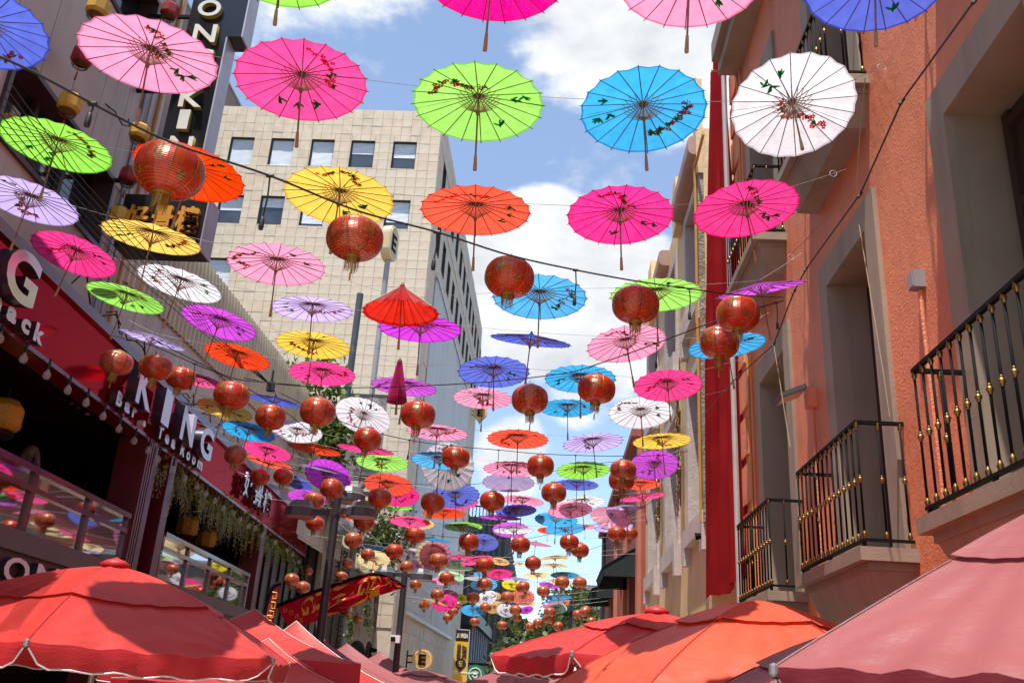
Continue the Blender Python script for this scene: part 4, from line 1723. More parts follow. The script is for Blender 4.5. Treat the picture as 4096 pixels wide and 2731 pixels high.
# tile, centre x, centre y, half long axis, half short axis, tilt, colour, row, [side], [kind]
PAR = [
    ('A', 1885, -268, 490, 330, 18, 'green', 1), ('D', 1032, -162, 500, 330, 8, 'magenta', 1), ('G', 104, -129, 500, 340, -5, 'pink', 1), ('G', 1340, -114, 510, 340, -15, 'blue', 1),
    ('A', -105, 191, 480, 255, 22, 'blue', 2), ('A', 995, 377, 491, 238, 16.9, 'pink', 2), ('A', 2011, 550, 453, 271, 10, 'magenta', 2), ('D', 938, 697, 440, 266, 4, 'green', 2), ('D', 2040, 745, 428, 288, -7.4, 'sky', 2), ('G', 795, 715, 435, 339, -21, 'white', 2),
    ('A', 378, 975, 404, 149, 19, 'green', 3), ('A', 1262, 1155, 395, 175, 19, 'orange', 3), ('A', 2263, 1318, 376, 190, 11, 'yellow', 3), ('D', 921, 1411, 370, 169, 3, 'orange', 3), ('D', 1885, 1443, 359, 199, -3, 'magenta', 3), ('G', 480, 1400, 365, 184, -13, 'hot', 3),
    ('A', 195, 1345, 364, 126, 20, 'lav', 4), ('B', 1012, 86, 349, 91, 14, 'yellow', 4), ('B', 1845, 268, 333, 139, 8, 'pink', 4), ('E', 424, 548, 262, 92, 4, 'red', 4, 1, 'half'), ('E', 1348, 484, 318, 151, 2, 'sky', 4), ('E', 2124, 470, 312, 113, -3, 'green', 4), ('H', 580, 432, 303, 28, -11, 'violet', 4),
    ('B', 495, 200, 311, 120, 22, 'hot', 5), ('B', 1200, 394, 300, 94, 19, 'white', 5), ('B', 2083, 563, 275, 84, 5, 'lav', 5), ('E', 552, 692, 281, 93, 4, 'violet', 5), ('E', 1288, 772, 273, 34, 7, 'blue', 5), ('E', 1928, 795, 270, 121, -10, 'pink', 5), ('H', 353, 805, 267, 81, -9, 'sky', 5),
    ('B', 838, 488, 277, 75, 18, 'green', 6), ('B', 1461, 656, 267, 94, 19, 'violet', 6), ('B', 2090, 802, 253, 89, 8, 'yellow', 6), ('E', 410, 985, 118, 34, 4, 'hot', 6, 1, 'closed'), ('E', 1042, 982, 241, 106, .5, 'blue', 6), ('E', 1620, 1028, 240, 95, 0, 'sky', 6), ('E', 2203, 1072, 234, 107, -4, 'hot', 6),
    ('B', 1014, 767, 240, 24, 17.5, 'lav', 7), ('B', 1583, 876, 230, 74, 16, 'orange', 7), ('B', 2150, 993, 227, 80, 6, 'magenta', 7), ('E', 443, 1080, 223, 60, 7, 'violet', 7), ('E', 968, 1157, 200, 71, 3, 'pink', 7), ('E', 1535, 1222, 188, 62, 0, 'sky', 7), ('E', 2023, 1253, 217, 106, -3, 'white', 7),
    ('B', 1330, 1035, 170, 40, 15, 'hot', 8), ('B', 1830, 1172, 180, 25, 12, 'blue', 8), ('E', 170, 1275, 196, 117, 20, 'white', 8), ('b', 697, 140, 585, 150, 5, 'pink', 8), ('b', 2205, 263, 580, 187, 2, 'orange', 8), ('c', 1270, 332, 570, 178, -6, 'lav', 8), ('c', 2563, 300, 560, 147, -4, 'yellow', 8),
    ('B', 1500, 1233, 196, 58, 16, 'yellow', 9), ('B', 1980, 1380, 176, 72, 8, 'white', 9), ('a', 1693, 455, 545, 75, 9, 'magenta', 9), ('b', 745, 668, 545, 170, 5, 'sky', 9), ('b', 2090, 815, 535, 143, 1, 'pink', 9), ('c', 1090, 848, 508, 170, -2, 'green', 9), ('F', 2112, 115, 168, 99, -5, 'violet', 9),
    ('B', 1658, 1377, 185, 58, 14, 'sky', 10), ('a', 745, 455, 512, 85, 11, 'orange', 10), ('a', 2003, 700, 500, 163, 5, 'green', 10), ('b', 890, 770, 505, 462, 20, 'white', 10), ('b', 2030, 1065, 495, 180, 2, 'lav', 10, -1),
    ('B', 1780, 1510, 169, 56, 14, 'hot', 11), ('a', 993, 945, 456, 295, 20, 'violet', 11), ('a', 2118, 1120, 465, 215, 7, 'orange', 11), ('b', 1035, 1320, 465, 230, -2, 'blue', 11), ('c', 967, 1115, 412, 108, 2, 'blue', 11),
    ('C', 1800, 97, 160, 32, 16, 'orange', 0), ('a', 410, 1075, 300, 110, 22, 'blue', 0), ('a', 940, 842, 484, 16, 12.8, 'lav', 11, -1), ('b', -60, 1310, 430, 215, 5, 'magenta', 0), ('b', 1150, 1475, 330, 110, -8, 'hot', 0), ('F', 2020, 245, 140, 35, 0, 'orange', 0), ('F', 2035, 328, 157, 24, -8, 'hot', 0),
    ('a', 620, 1360, 400, 150, 10, 'violet', 0), ('F', 1235, 352, 143, 35, 6, 'pink', 0), ('F', 1190, 418, 140, 42, -2, 'blue', 0), ('F', 1630, 365, 160, 43, -4, 'white', 0), ('F', 1553, 415, 150, 55, -4, 'pink', 0), ('F', 1458, 478, 145, 52, 4, 'sky', 0), ('F', 1517, 540, 133, 42, -3, 'sky', 0),
    ('F', 1823, 462, 142, 70, 12, 'pink', 0, -1), ('F', 1925, 400, 138, 13, -2, 'lav', 0), ('f', 1660, 340, 370, 95, -4, 'lav', 0),
    ('F', 483, 492, 137, 38, 4, 'hot', 0), ('F', 540, 507, 110, 37, 2, 'peach', 0), ('F', 710, 437, 144, 35, 2, 'orange', 0), ('d', 1400, 105, 250, 90, 6, 'orange', 0), ('F', 405, 399, 96, 16, 2, 'green', 0), ('F', 270, 462, 66, 30, 10, 'white', 0),
    ('F', 1085, 466, 141, 15, 3, 'violet', 0), ('F', 1155, 545, 125, 53, 0, 'violet', 0), ('F', 1175, 550, 134, 23, 0, 'white', 0), ('F', 840, 526, 130, 33, 1, 'green', 0), ('F', 828, 533, 130, 24, 7, 'blue', 0),
    ('f', 420, 400, 190, 65, 2, 'orange', 0), ('f', 1120, 335, 200, 50, 0, 'pink', 0), ('e', 1570, 625, 285, 165, 8, 'blue', 0),
    ('f', 200, 655, 300, 30, 8, 'pink', 0, -1), ('e', 620, 577, 320, 27, 7, 'sky', 0, -1), ('e', 660, 880, 300, 285, 10, 'pink', 0), ('e', 590, 850, 300, 290, 10, 'cream', 0), ('e', 260, 825, 205, 45, 18, 'pink', 0), ('e', 410, 800, 260, 30, 14, 'white', 0, -1),
    ('e', 340, 1075, 190, 105, 25, 'pink', 0), ('e', 1115, 900, 270, 38, 0, 'hot', 0), ('e', 1010, 1020, 165, 105, -15, 'mint', 0), ('e', 1110, 1112, 270, 44, 1, 'mint', 0, -1), ('e', 1440, 960, 310, 80, -10, 'hot', 0), ('e', 1870, 982, 188, 70, 10, 'peach', 0),
    ('e', 1860, 1215, 250, 95, 0, 'hot', 0), ('f', 560, 920, 280, 58, -5, 'cream', 0), ('f', 535, 1065, 265, 42, 2, 'cream', 0), ('e', 2250, 1030, 140, 35, 4, 'cream', 0), ('f', 230, 1240, 255, 70, 0, 'cream', 0), ('f', 740, 1238, 268, 70, 1, 'teal', 0), ('f', 665, 1365, 225, 65, 5, 'cream', 0), ('f', 455, 1425, 200, 60, 8, 'violet', 0),
    ('d', 1150, 225, 130, 48, 18, 'orange', 0), ('d', 900, 170, 250, 70, 8, 'magenta', 0), ('d', 1230, 495, 160, 50, 6, 'mint', 0), ('d', 1960, 432, 190, 24, 17, 'hot', 0, -1), ('d', 1400, 690, 190, 36, 8, 'orange', 0), ('d', 1820, 712, 275, 46, 5, 'teal', 0), ('d', 1975, 820, 170, 60, 5, 'violet', 0),
    ('d', 1850, 950, 310, 180, 4, 'cream', 0), ('d', 1690, 1175, 200, 75, 12, 'cream', 0), ('d', 2330, 1130, 150, 108, 10, 'white', 0), ('d', 2370, 1055, 130, 95, 10, 'sky', 0),
    ('e', 960, 1260, 258, 98, 8, 'mint', 0), ('e', 830, 1350, 265, 75, 4, 'pink', 0), ('e', 260, 1280, 110, 28, 4, 'sky', 0), ('e', 510, 1440, 140, 95, 20, 'teal', 0), ('e', 480, 1535, 130, 62, 24, 'pink', 0), ('e', 1470, 1225, 95, 45, 4, 'sky', 0), ('e', 1470, 1302, 268, 40, 3, 'white', 0, -1),
    ('e', 1570, 1415, 262, 125, 0, 'sky', 0), ('e', 2170, 1320, 265, 28, 1, 'lav', 0), ('e', 2080, 1420, 180, 95, 8, 'lemon', 0),
    ('g', 120, 25, 165, 98, 2, 'mint', 0), ('g', 270, 40, 148, 78, -10, 'lemon', 0), ('g', 480, 20, 130, 105, 20, 'pink', 0), ('g', 430, 142, 155, 62, 5, 'blue', 0), ('g', 655, 172, 250, 14, 18, 'peach', 0, -1), ('g', 835, 190, 245, 160, -8, 'magenta', 0), ('g', 930, 25, 162, 85, 10, 'hot', 0), ('g', 1150, 115, 130, 95, 20, 'lemon', 0),
    ('g', 1610, 110, 225, 142, -25, 'white', 0), ('g', 1367, 330, 230, 112, 4, 'sky', 0), ('g', 1770, 270, 160, 112, -25, 'peach', 0), ('g', 1800, 55, 95, 70, 10, 'peach', 0), ('g', 1820, 168, 112, 30, 5, 'mint', 0, -1), ('g', 1980, 330, 175, 130, 10, 'white', 0), ('g', 2300, 80, 225, 160, 6, 'salmon', 0), ('h', 30, 320, 135, 75, -15, 'violet', 0), ('h', 95, 190, 105, 52, 6, 'cream', 0),
    ('h', 628, 82, 247, 50, 1, 'teal', 0), ('h', 545, 165, 215, 22, -4, 'sky', 0, -1), ('h', 740, 180, 138, 46, -5, 'salmon', 0), ('h', 480, 222, 245, 14, -13, 'pink', 0, -1), ('h', 580, 290, 215, 103, 2, 'mint', 0),
]

RP = .50


def solve(e):
    t, cx, cy, a, b, ang, col, row = e[:8]
    sgn = e[8] if len(e) > 8 else 1
    kind = e[9] if len(e) > 9 else 'open'
    s = TILE[t][2]
    u, v = px(t, cx, cy)
    a, b = a * s, b * s
    th = R_(ang)
    p = np.array([u - CX, v - CY, FPX])
    L = np.linalg.norm(p)
    d = p / L
    J = (np.eye(3) - np.outer(d, d))[:, :2] / L          # pixel step -> direction step (camera axes)
    e1 = J[:, 0] / np.linalg.norm(J[:, 0])
    e2 = np.cross(d, e1)
    B2 = np.stack([e1, e2])
    Ell = B2 @ J @ np.array([[a * math.cos(th), -b * math.sin(th)], [a * math.sin(th), b * math.cos(th)]])
    U, sv, _ = np.linalg.svd(Ell)
    m2 = U[:, 1]
    m3 = m2[0] * e1 + m2[1] * e2
    if m3[1] < 0:
        m3 = -m3
    cph = min(.995, sv[1] / sv[0])
    sph = math.sqrt(1 - cph * cph)
    n_cam = -d * cph * sgn + m3 * sph
    n = M3 @ n_cam
    rk = {'open': 1.0, 'half': .84, 'closed': .4}[kind]
    return dict(dirw=M3 @ d, n=Vector(n), al=sv[0] / rk, col=col, row=row, kind=kind, u=u, v=v, apx=a)


def build_parasols():
    L = [solve(e) for e in PAR]
    for q in L:
        q['t'] = RP / q['al']
        q['Y'] = q['t'] * q['dirw'][1]
    rows = {}
    for q in L:
        if q['row']:
            rows.setdefault(q['row'], []).append(q)
    rest = sorted([q for q in L if not q['row']], key=lambda q: q['Y'])
    nxt = max(rows) + 1
    cur, y0 = [], None
    for q in rest:
        if y0 is None or q['Y'] - y0 > 1.5 or len(cur) > 6:
            nxt += 1
            y0 = q['Y']
        q['row'] = nxt
        rows.setdefault(nxt, []).append(q)
    order = sorted(rows, key=lambda k: np.median([q['Y'] for q in rows[k]]))
    for ri, k in enumerate(order):
        ys = np.median([q['Y'] for q in rows[k]])
        row = sorted(rows[k], key=lambda q: q['u'])
        for q in row:
            Rn = RP * ys / q['Y']
            Rn = min(.56, max(.44, Rn)) * (.88 if q['row'] == 1 else 1)
            q['R'] = Rn
            q['t'] = Rn / q['al']
            q['P'] = Vector(EYE + q['dirw'] * q['t'])
            q['ri'] = ri
        for i, q in enumerate(row):
            q['l'] = row[i - 1] if i else None
            q['r'] = row[i + 1] if i + 1 < len(row) else None
        rows[k] = row
    seen = {}
    for k in order:
        for q in rows[k]:
            nm = COLS[q['col']][0]
            w = {'open': 'paper parasol', 'half': 'half-folded parasol', 'closed': 'closed parasol'}[q['kind']]
            if abs(q['n'].dot(Vector(q['dirw']))) < .2 and q['kind'] == 'open':
                w = 'parasol seen edge-on'
            ro = ORD[min(q['ri'], 37)]
            lc = COLS[q['l']['col']][0] if q['l'] else None
            rc = COLS[q['r']['col']][0] if q['r'] else None
            if lc and rc:
                pos = 'between %s and %s' % (lc, rc)
            elif lc:
                pos = 'right of the %s one' % lc
            elif rc:
                pos = 'left of the %s one' % rc
            else:
                pos = 'alone'
            lab = '%s %s, %s, in the %s row' % (nm, w, pos, ro)
            if lab in seen:
                lab = '%s %s, %s, lower in the %s row' % (nm, w, pos, ro)
            seen[lab] = 1
            q['label'] = lab
    rnd = random.Random(11)
    for k in order:
        for q in rows[k]:
            e = thing('paper_parasol', q['label'], 'parasol', q['P'], 'parasols strung in rows over the street')
            zax = -q['n'].normalized()
            ref = Vector((1, 0, 0)) if abs(zax.x) < .9 else Vector((0, 1, 0))
            xa = (ref - zax * ref.dot(zax)).normalized()
            ya = zax.cross(xa)
            spin = Matrix.Rotation(rnd.uniform(0, 6.28), 4, 'Z')
            mt = Matrix((xa, ya, zax)).transposed().to_4x4()
            e.rotation_euler = (mt @ spin).to_euler()
            e.scale = (q['R'],) * 3
            q['ob'] = e
            kd = q['kind']
            link('canopy', CAN[q['col']][kd], e)
            apx = q['apx'] / 4
            if apx > 24 or kd != 'open':
                for j in range(NR):
                    o = link('rib', RIB[kd], e)
                    o.rotation_euler = (0, 0, 2 * math.pi * j / NR)
            else:
                tag(link('ribs', RIBS, e), kind='stuff')
            if kd == 'open':
                link('strut_ring', STRUT, e)
                pr = link('painted_blossom', PRINTS[rnd.randrange(7)], e)
                pr.rotation_euler = (0, 0, rnd.uniform(0, 6.28))
            zoff = {'open': 0, 'half': .33, 'closed': .1}[kd]
            for nm, me in (('shaft', SHAFT), ('grip', GRIPME), ('hub', HUB), ('top_knot', CAN[q['col']]['knob'])):
                o = link(nm, me, e)
                o.location = (0, 0, zoff if nm in ('hub', 'top_knot') else (.18 if kd == 'closed' else (.2 if kd == 'half' else 0)))
    # the strings: one per row, through the tops of its parasols, tied to the rope on the right and the facade on the left
    WIRE = plain('pale_string', (.46, .44, .41, 1), .6)
    for ri, k in enumerate(order):
        row = sorted(rows[k], key=lambda q: q['P'].x)
        pts = [q['P'] - q['n'].normalized() * (-q['R'] * 0) + (-q['n'].normalized()) * q['R'] * (HC + .05) for q in row]
        y = float(np.mean([p.y for p in pts]))
        z = float(np.mean([p.z for p in pts]))
        if ri > 20 and len(row) < 3:
            continue
        left = Vector((-6.4 - .0654 * y, y, pts[0].z + .45))
        right = Vector((2.5, y, pts[-1].z + .35))
        allp = [left] + pts + [right]
        fine = []
        for p, q in zip(allp[:-1], allp[1:]):
            for i in range(6):
                t = i / 6
                c = p.lerp(q, t)
                c.z -= .02 * (q - p).length * 4 * t * (1 - t) * .5
                fine.append(c)
        fine.append(allp[-1])
        b = MB()
        b.tube(fine, .0026 if y < 20 else .004, 3)
        # tie ring on the near rows
        if y < 12:
            c = right + Vector((-.12, 0, -.02))
            b.tube([c + Vector((.032 * math.cos(t * .63), 0, .032 * math.sin(t * .63) - .03)) for t in range(11)], .003, 4)
        o = b.obj('string', WIRE)
        tag(o, 'thin pale string holding up the %s row of parasols' % ORD[min(ri, 37)], 'string', 'strings that carry the parasol rows')
    return [q for k in order for q in rows[k]]


PARASOLS = build_parasols()
# ------------------------------------------------------------------ round silk lanterns
def lantern_profile(v):
    return max(.0, 1 - abs(v) ** 2.5) ** (1 / 2.15)


def silk(name, base, dark, glitter):
    T = NT(name)
    tco = T.n('ShaderNodeTexCoord').outputs['Object']
    sp = T.n('ShaderNodeSeparateXYZ')
    T.l(tco, sp.inputs[0])
    ang = T.math('ARCTAN2', sp.outputs[1], sp.outputs[0])
    k = T.math('MULTIPLY', ang, 8 / (2 * math.pi))
    fr = T.math('FRACT', T.math('ADD', k, 16.0))
    d = T.math('ABSOLUTE', T.math('SUBTRACT', fr, .5))          # 0 in the gore's middle, .5 at the seam
    nz = T.noise(3, 4, .6, tco)
    col = T.ramp(nz, [(.3, tuple(x * .8 for x in base[:3]) + (1,)), (.7, base)])
    seam = T.ramp(d, [(.40, (0, 0, 0, 1)), (.44, (1, 1, 1, 1))])
    col = T.mix(T.math('MULTIPLY', seam, .75 if glitter else .35), col, dark)
    rough = .3
    met = 0.0
    if not glitter:
        # gold medallion in the middle of every gore, small blossom stamps below
        e = T.math('ADD', T.math('POWER', T.math('DIVIDE', d, .27), 2.0), T.math('POWER', T.math('DIVIDE', T.math('SUBTRACT', sp.outputs[2], .12), .34), 2.0))
        odd = T.math('GREATER_THAN', T.math('FRACT', T.math('MULTIPLY', T.math('FLOOR', T.math('ADD', k, 16.0)), .5)), .25)
        msk = T.math('MULTIPLY', T.math('LESS_THAN', e, 1.0), 1.0)
        e2 = T.math('ADD', T.math('POWER', T.math('DIVIDE', d, .22), 2.0), T.math('POWER', T.math('DIVIDE', T.math('SUBTRACT', sp.outputs[2], -.42), .13), 2.0))
        msk = T.math('MAXIMUM', T.math('MULTIPLY', msk, odd), T.math('MULTIPLY', T.math('LESS_THAN', e2, 1.0), T.math('SUBTRACT', 1.0, odd)))
        fig = T.ramp(T.noise(11, 3, .7, tco), [(.44, (.05, .012, .008, 1)), (.50, (.42, .24, .06, 1)), (.60, (.10, .03, .015, 1)), (.66, (.65, .42, .12, 1))])
        gate = T.ramp(T.noise(7, 2, .5, tco), [(.30, (0, 0, 0, 1)), (.36, (1, 1, 1, 1))])
        col = T.mix(T.math('MULTIPLY', T.math('MULTIPLY', msk, gate), .85), col, fig)
    else:
        vo = T.n('ShaderNodeTexVoronoi')
        vo.inputs['Scale'].default_value = 15
        T.l(tco, vo.inputs['Vector'])
        dots = T.ramp(vo.outputs['Distance'], [(.16, (1, 1, 1, 1)), (.24, (0, 0, 0, 1))])
        col = T.mix(T.math('MULTIPLY', dots, .7), col, (.95, .68, .42, 1))
    st = T.ramp(T.math('SINE', T.math('MULTIPLY', sp.outputs[2], 105.0)), [(.55, (0, 0, 0, 1)), (.85, (1, 1, 1, 1))])
    col = T.mix(T.math('MULTIPLY', st, .42), col, (.62, .21, .035, 1))
    p = T.principled(col, .27, .30, None, .40, .5)
    tr = T.n('ShaderNodeBsdfTranslucent')
    T.l(col, tr.inputs['Color'])
    ms = T.n('ShaderNodeMixShader')
    ms.inputs[0].default_value = .14
    T.l(p, ms.inputs[1])
    T.l(tr.outputs[0], ms.inputs[2])
    return T.done(ms.outputs[0])


SILK_P = silk('printed_red_silk', (.56, .030, .007, 1), (.22, .010, .004, 1), False)
SILK_G = silk('glittering_copper_silk', (.54, .105, .04, 1), (.18, .018, .008, 1), True)
SILK_R = silk('plain_red_silk', (.50, .045, .009, 1), (.16, .012, .004, 1), True)
GOLDTH = plain('gold_thread', (.36, .21, .03, 1), .45, metal=.3, var=.4, vscale=20)
CAPM = plain('tin_cap', (.50, .44, .40, 1), .3, metal=.8, var=.3, vscale=8)
HZ = .80


def lantern_body(mats, rings=26, n=40, lo=False):
    if lo:
        rings, n = 14, 24
    prof = []
    v0, v1 = -.975, .975
    for i in range(rings):
        for (f, k) in ((0.0, .990), (.5, 1.0)):
            v = v0 + (v1 - v0) * (i + f) / rings
            prof.append((lantern_profile(v) * k, v * HZ))
    prof.append((lantern_profile(v1) * .97, v1 * HZ))
    b = MB()
    b.lathe(prof, n, 0)
    return b.mesh('lantern_body', mats, False)


def lantern_parts():
    P = {}
    for key, m_ in (('printed', SILK_P), ('glitter', SILK_G), ('red', SILK_R)):
        P[key] = lantern_body(m_)
        P[key + '_lo'] = lantern_body(m_, lo=True)
    b = MB()
    r = lantern_profile(.975)
    b.lathe([(r * .97, .975 * HZ), (r * 1.04, .975 * HZ + .005), (r * 1.04, .975 * HZ + .075), (r * .90, .975 * HZ + .08), (r * .88, .975 * HZ + .02), (.02, .975 * HZ + .02)], 24, 0)
    P['cap'] = b.mesh('top_ring', CAPM)
    b = MB()
    n = 30
    zt = -.975 * HZ
    rnd = random.Random(4)
    b.lathe([(r * 1.03, zt + .02), (r * 1.03, zt - .10)], 20, 0)
    for j in range(44):
        a = 2 * math.pi * j / 44 + rnd.uniform(-.04, .04)
        k = rnd.uniform(.9, 1.02)
        w = .052 * rnd.uniform(.6, 1.1)
        L = .50 + rnd.uniform(-.10, .10)
        f = rnd.uniform(.84, 1.0)
        Q = []
        for (z, kk) in ((zt - .08, k), (zt - .3, k * .95), (zt - L, k * f)):
            for s in (-1, 1):
                Q.append((r * kk * math.cos(a + s * w), r * kk * math.sin(a + s * w), z))
        b.add(Q, [(0, 1, 3, 2), (2, 3, 5, 4)])
    P['fringe'] = b.mesh('fringe', GOLDTH)
    b = MB()
    b.tube([(0, 0, zt), (0.01, 0, zt - .62)], .008, 4)
    b.lathe([(.012, zt - .62), (.03, zt - .66), (.035, zt - .95), (.02, zt - .98)], 7, 0, cap=True)
    P['tassel'] = b.mesh('tassel', GOLDTH)
    b = MB()
    for j in range(8):
        a = 2 * math.pi * j / 8
        pts = []
        for i in range(17):
            v = -.95 + 1.9 * i / 16
            q = lantern_profile(v) * 1.006
            pts.append((q * math.cos(a), q * math.sin(a), v * HZ))
        b.tube(pts, .009, 3, cap=False)
    P['seam'] = b.mesh('gold_seam', plain('gold_seam', (.42, .20, .03, 1), .4, metal=.4))
    return P


LP = lantern_parts()
# tile, x, y, half width, kind, roll
LAN = [
    ('W', 390, 392, 75, 'printed', 4), ('W', 815, 548, 64, 'red', 0), ('W', 1170, 637, 58.5, 'printed', 2), ('W', 1460, 700, 53, 'red', 0), ('W', 1695, 722, 49, 'printed', 3),
    ('W', 1652, 787, 45, 'red', 0), ('W', 1370, 893, 44, 'printed', 2), ('W', 1217, 917, 43, 'red', -2), ('W', 960, 952, 41, 'printed', 2), ('W', 730, 945, 41, 'red', 3), ('W', 622, 958, 35, 'red', 4), ('W', 532, 907, 39, 'printed', 4), ('W', 415, 868, 33, 'printed', 6), ('W', 358, 843, 37, 'printed', 6), ('W', 268, 833, 37, 'glitter', 4),
    ('a', 1735, 262, 268, 'printed', 8), ('b', 1040, 605, 267, 'printed', 3), ('c', 290, 765, 258, 'printed', 0), ('c', 1838, 835, 250, 'red', 0), ('c', 1805, 1035, 240, 'printed', -3),
    ('B', 1573, 1535, 76, 'glitter', 5), ('C', 1733, 195, 67, 'printed', 5), ('a', 160, 955, 183, 'printed', 4), ('a', 1062, 1185, 218, 'red', 8), ('a', 1965, 1360, 225, 'printed', 2), ('a', 735, 1410, 198, 'glitter', 6),
    ('b', 615, 1450, 226, 'printed', 10), ('b', 1727, 1420, 230, 'printed', 2), ('c', 540, 1262, 234, 'red', -3),
    ('d', 748, 275, 172, 'printed', 4), ('d', 1670, 258, 198, 'red', 4), ('d', 1470, 578, 172, 'glitter', 4), ('d', 1740, 852, 135, 'glitter', 14), ('d', 1360, 1015, 117, 'glitter', 10), ('d', 2240, 795, 170, 'printed', 2),
    ('d', 655, 808, 98, 'glitter', 0), ('d', 600, 1160, 106, 'glitter', 0), ('d', 810, 1130, 85, 'glitter', 0), ('d', 1090, 1128, 90, 'glitter', 0), ('d', 1250, 1250, 108, 'glitter', 3), ('d', 310, 1320, 140, 'glitter', 4), ('d', 525, 1465, 135, 'glitter', 4), ('d', 1060, 1400, 90, 'glitter', 3), ('d', 770, 1440, 80, 'glitter', 0), ('d', 1840, 1220, 88, 'glitter', 0),
    ('e', 285, 490, 192, 'red', 6), ('e', 725, 965, 178, 'glitter', 3), ('e', 1290, 615, 194, 'printed', 2), ('e', 2255, 665, 188, 'printed', 3), ('e', 1590, 1052, 178, 'printed', 0), ('e', 120, 1080, 128, 'glitter', 4), ('e', 875, 1292, 142, 'red', 2), ('e', 1580, 1402, 140, 'glitter', 0), ('e', 295, 1412, 115, 'glitter', 0), ('e', 140, 1470, 75, 'glitter', 0),
    ('F', 667, 977, 47, 'glitter', 0), ('F', 905, 1000, 45, 'glitter', 2), ('F', 1135, 995, 45, 'glitter', 3), ('F', 1237, 926, 45, 'glitter', -25), ('F', 390, 1031, 27, 'glitter', 3), ('F', 580, 1048, 37, 'glitter', 0), ('F', 770, 1090, 35, 'glitter', 4), ('F', 807, 1048, 28, 'glitter', 4), ('F', 735, 1130, 34, 'glitter', 6), ('F', 988, 1063, 38, 'glitter', 3),
    ('F', 1188, 1081, 41, 'glitter', 0), ('F', 1200, 1132, 33, 'glitter', 0), ('F', 915, 1158, 34, 'glitter', 4), ('F', 1100, 1181, 35, 'glitter', 4), ('F', 1373, 955, 46, 'glitter', 0), ('F', 1415, 1092, 41, 'glitter', 0), ('F', 1411, 1137, 40, 'glitter', 0), ('F', 1338, 1166, 34, 'glitter', -3), ('F', 1285, 1190, 34, 'glitter', 0), ('F', 1473, 1188, 35, 'glitter', -16), ('F', 1605, 1111, 38, 'glitter', 6), ('F', 1650, 1088, 41, 'glitter', -35), ('F', 1693, 1156, 34, 'glitter', -12),
    ('f', 150, 1012, 153, 'printed', 0), ('f', 830, 622, 186, 'printed', 2), ('f', 1030, 772, 173, 'red', 4), ('f', 1720, 470, 180, 'printed', 3), ('f', 1965, 462, 147, 'printed', 3), ('f', 695, 1370, 136, 'glitter', 2), ('f', 1025, 1377, 136, 'glitter', 0),
    ('F', 75, 1102, 35, 'glitter', 0), ('F', 135, 1136, 32, 'glitter', 0), ('F', 150, 1060, 28, 'glitter', 0), ('F', 40, 860, 28, 'glitter', 0), ('q', 1560, 920, 85, 'glitter', 0), ('q', 1520, 1130, 85, 'glitter', 0),
    ('g', 1575, 1190, 33, 'glitter', 0), ('g', 1640, 1207, 32, 'glitter', 0), ('g', 1818, 1265, 39, 'glitter', 0), ('g', 1805, 1325, 30, 'glitter', 0), ('g', 2050, 1325, 38, 'glitter', 0), ('g', 2125, 1311, 38, 'glitter', 0), ('g', 2060, 1388, 28, 'glitter', 0), ('g', 1690, 1460, 29, 'glitter', 0), ('g', 1820, 1532, 33, 'glitter', 0),
]
RL = .205


def build_lanterns():
    out = []
    used = {}
    rnd = random.Random(5)
    for i, (t, x, y, hw, kind, roll) in enumerate(LAN):
        u, v = px(t, x, y)
        p = np.array([u - CX, v - CY, FPX])
        d = ray(u, v)
        al = hw * TILE[t][2] / np.linalg.norm(p)
        dist = RL / al
        P = Vector(EYE + d * dist)
        # nearest parasol in the picture names the lantern
        best = sorted(PARASOLS, key=lambda q: math.hypot(q['u'] - u, q['v'] - v))
        nm = {'printed': 'red lantern with gold prints', 'red': 'plain dark red lantern', 'glitter': 'glittering copper lantern'}[kind]
        lab = None
        for q in best[:40]:
            dx, dy = u - q['u'], v - q['v']
            rel = ('just right of' if dx > 0 else 'just left of') if abs(dx) > abs(dy) else ('just below' if dy > 0 else 'just above')
            if math.hypot(dx, dy) < q['apx'] * .75:
                rel = 'overlapping'
            cand = '%s %s the %s parasol in the %s row' % (nm, rel, COLS[q['col']][0], ORD[min(q['ri'], 37)])
            if cand not in used:
                lab = cand
                break
        used[lab] = 1
        e = thing('silk_lantern', lab, 'lantern', P, 'round silk lanterns hung over the street')
        e.rotation_euler = (R_(rnd.uniform(-4, 4)), R_(roll), rnd.uniform(0, .8) if kind != 'printed' else rnd.choice((.0, .39)) + rnd.uniform(-.15, .15))
        e.scale = (RL * rnd.uniform(.97, 1.04), RL * rnd.uniform(.97, 1.04), RL * rnd.uniform(.93, 1.05))
        big = hw * TILE[t][2] > 45
        link('lantern_body', LP[kind if big else kind + '_lo'], e)
        link('top_ring', LP['cap'], e)
        link('fringe', LP['fringe'], e)
        if big:
            if kind == 'printed':
                link('gold_seam', LP['seam'], e)
            if rnd.random() < .8:
                link('tassel', LP['tassel'], e)
        out.append((u, v, P, hw * TILE[t][2], e))
    return out


LANTERNS = build_lanterns()

# ------------------------------------------------------------------ festoon cables with sockets, and the lanterns hung on them


def line_point(p, A, B):
    """point on the pixel's ray nearest to the straight span A-B"""
    r = Vector(ray(*p))
    o = Vector(EYE)
    d = (B - A)
    w = o - A
    a, b, c = r.dot(r), r.dot(d), d.dot(d)
    e, f = r.dot(w), d.dot(w)
    den = a * c - b * b
    t = (b * f - c * e) / den
    return o + r * t


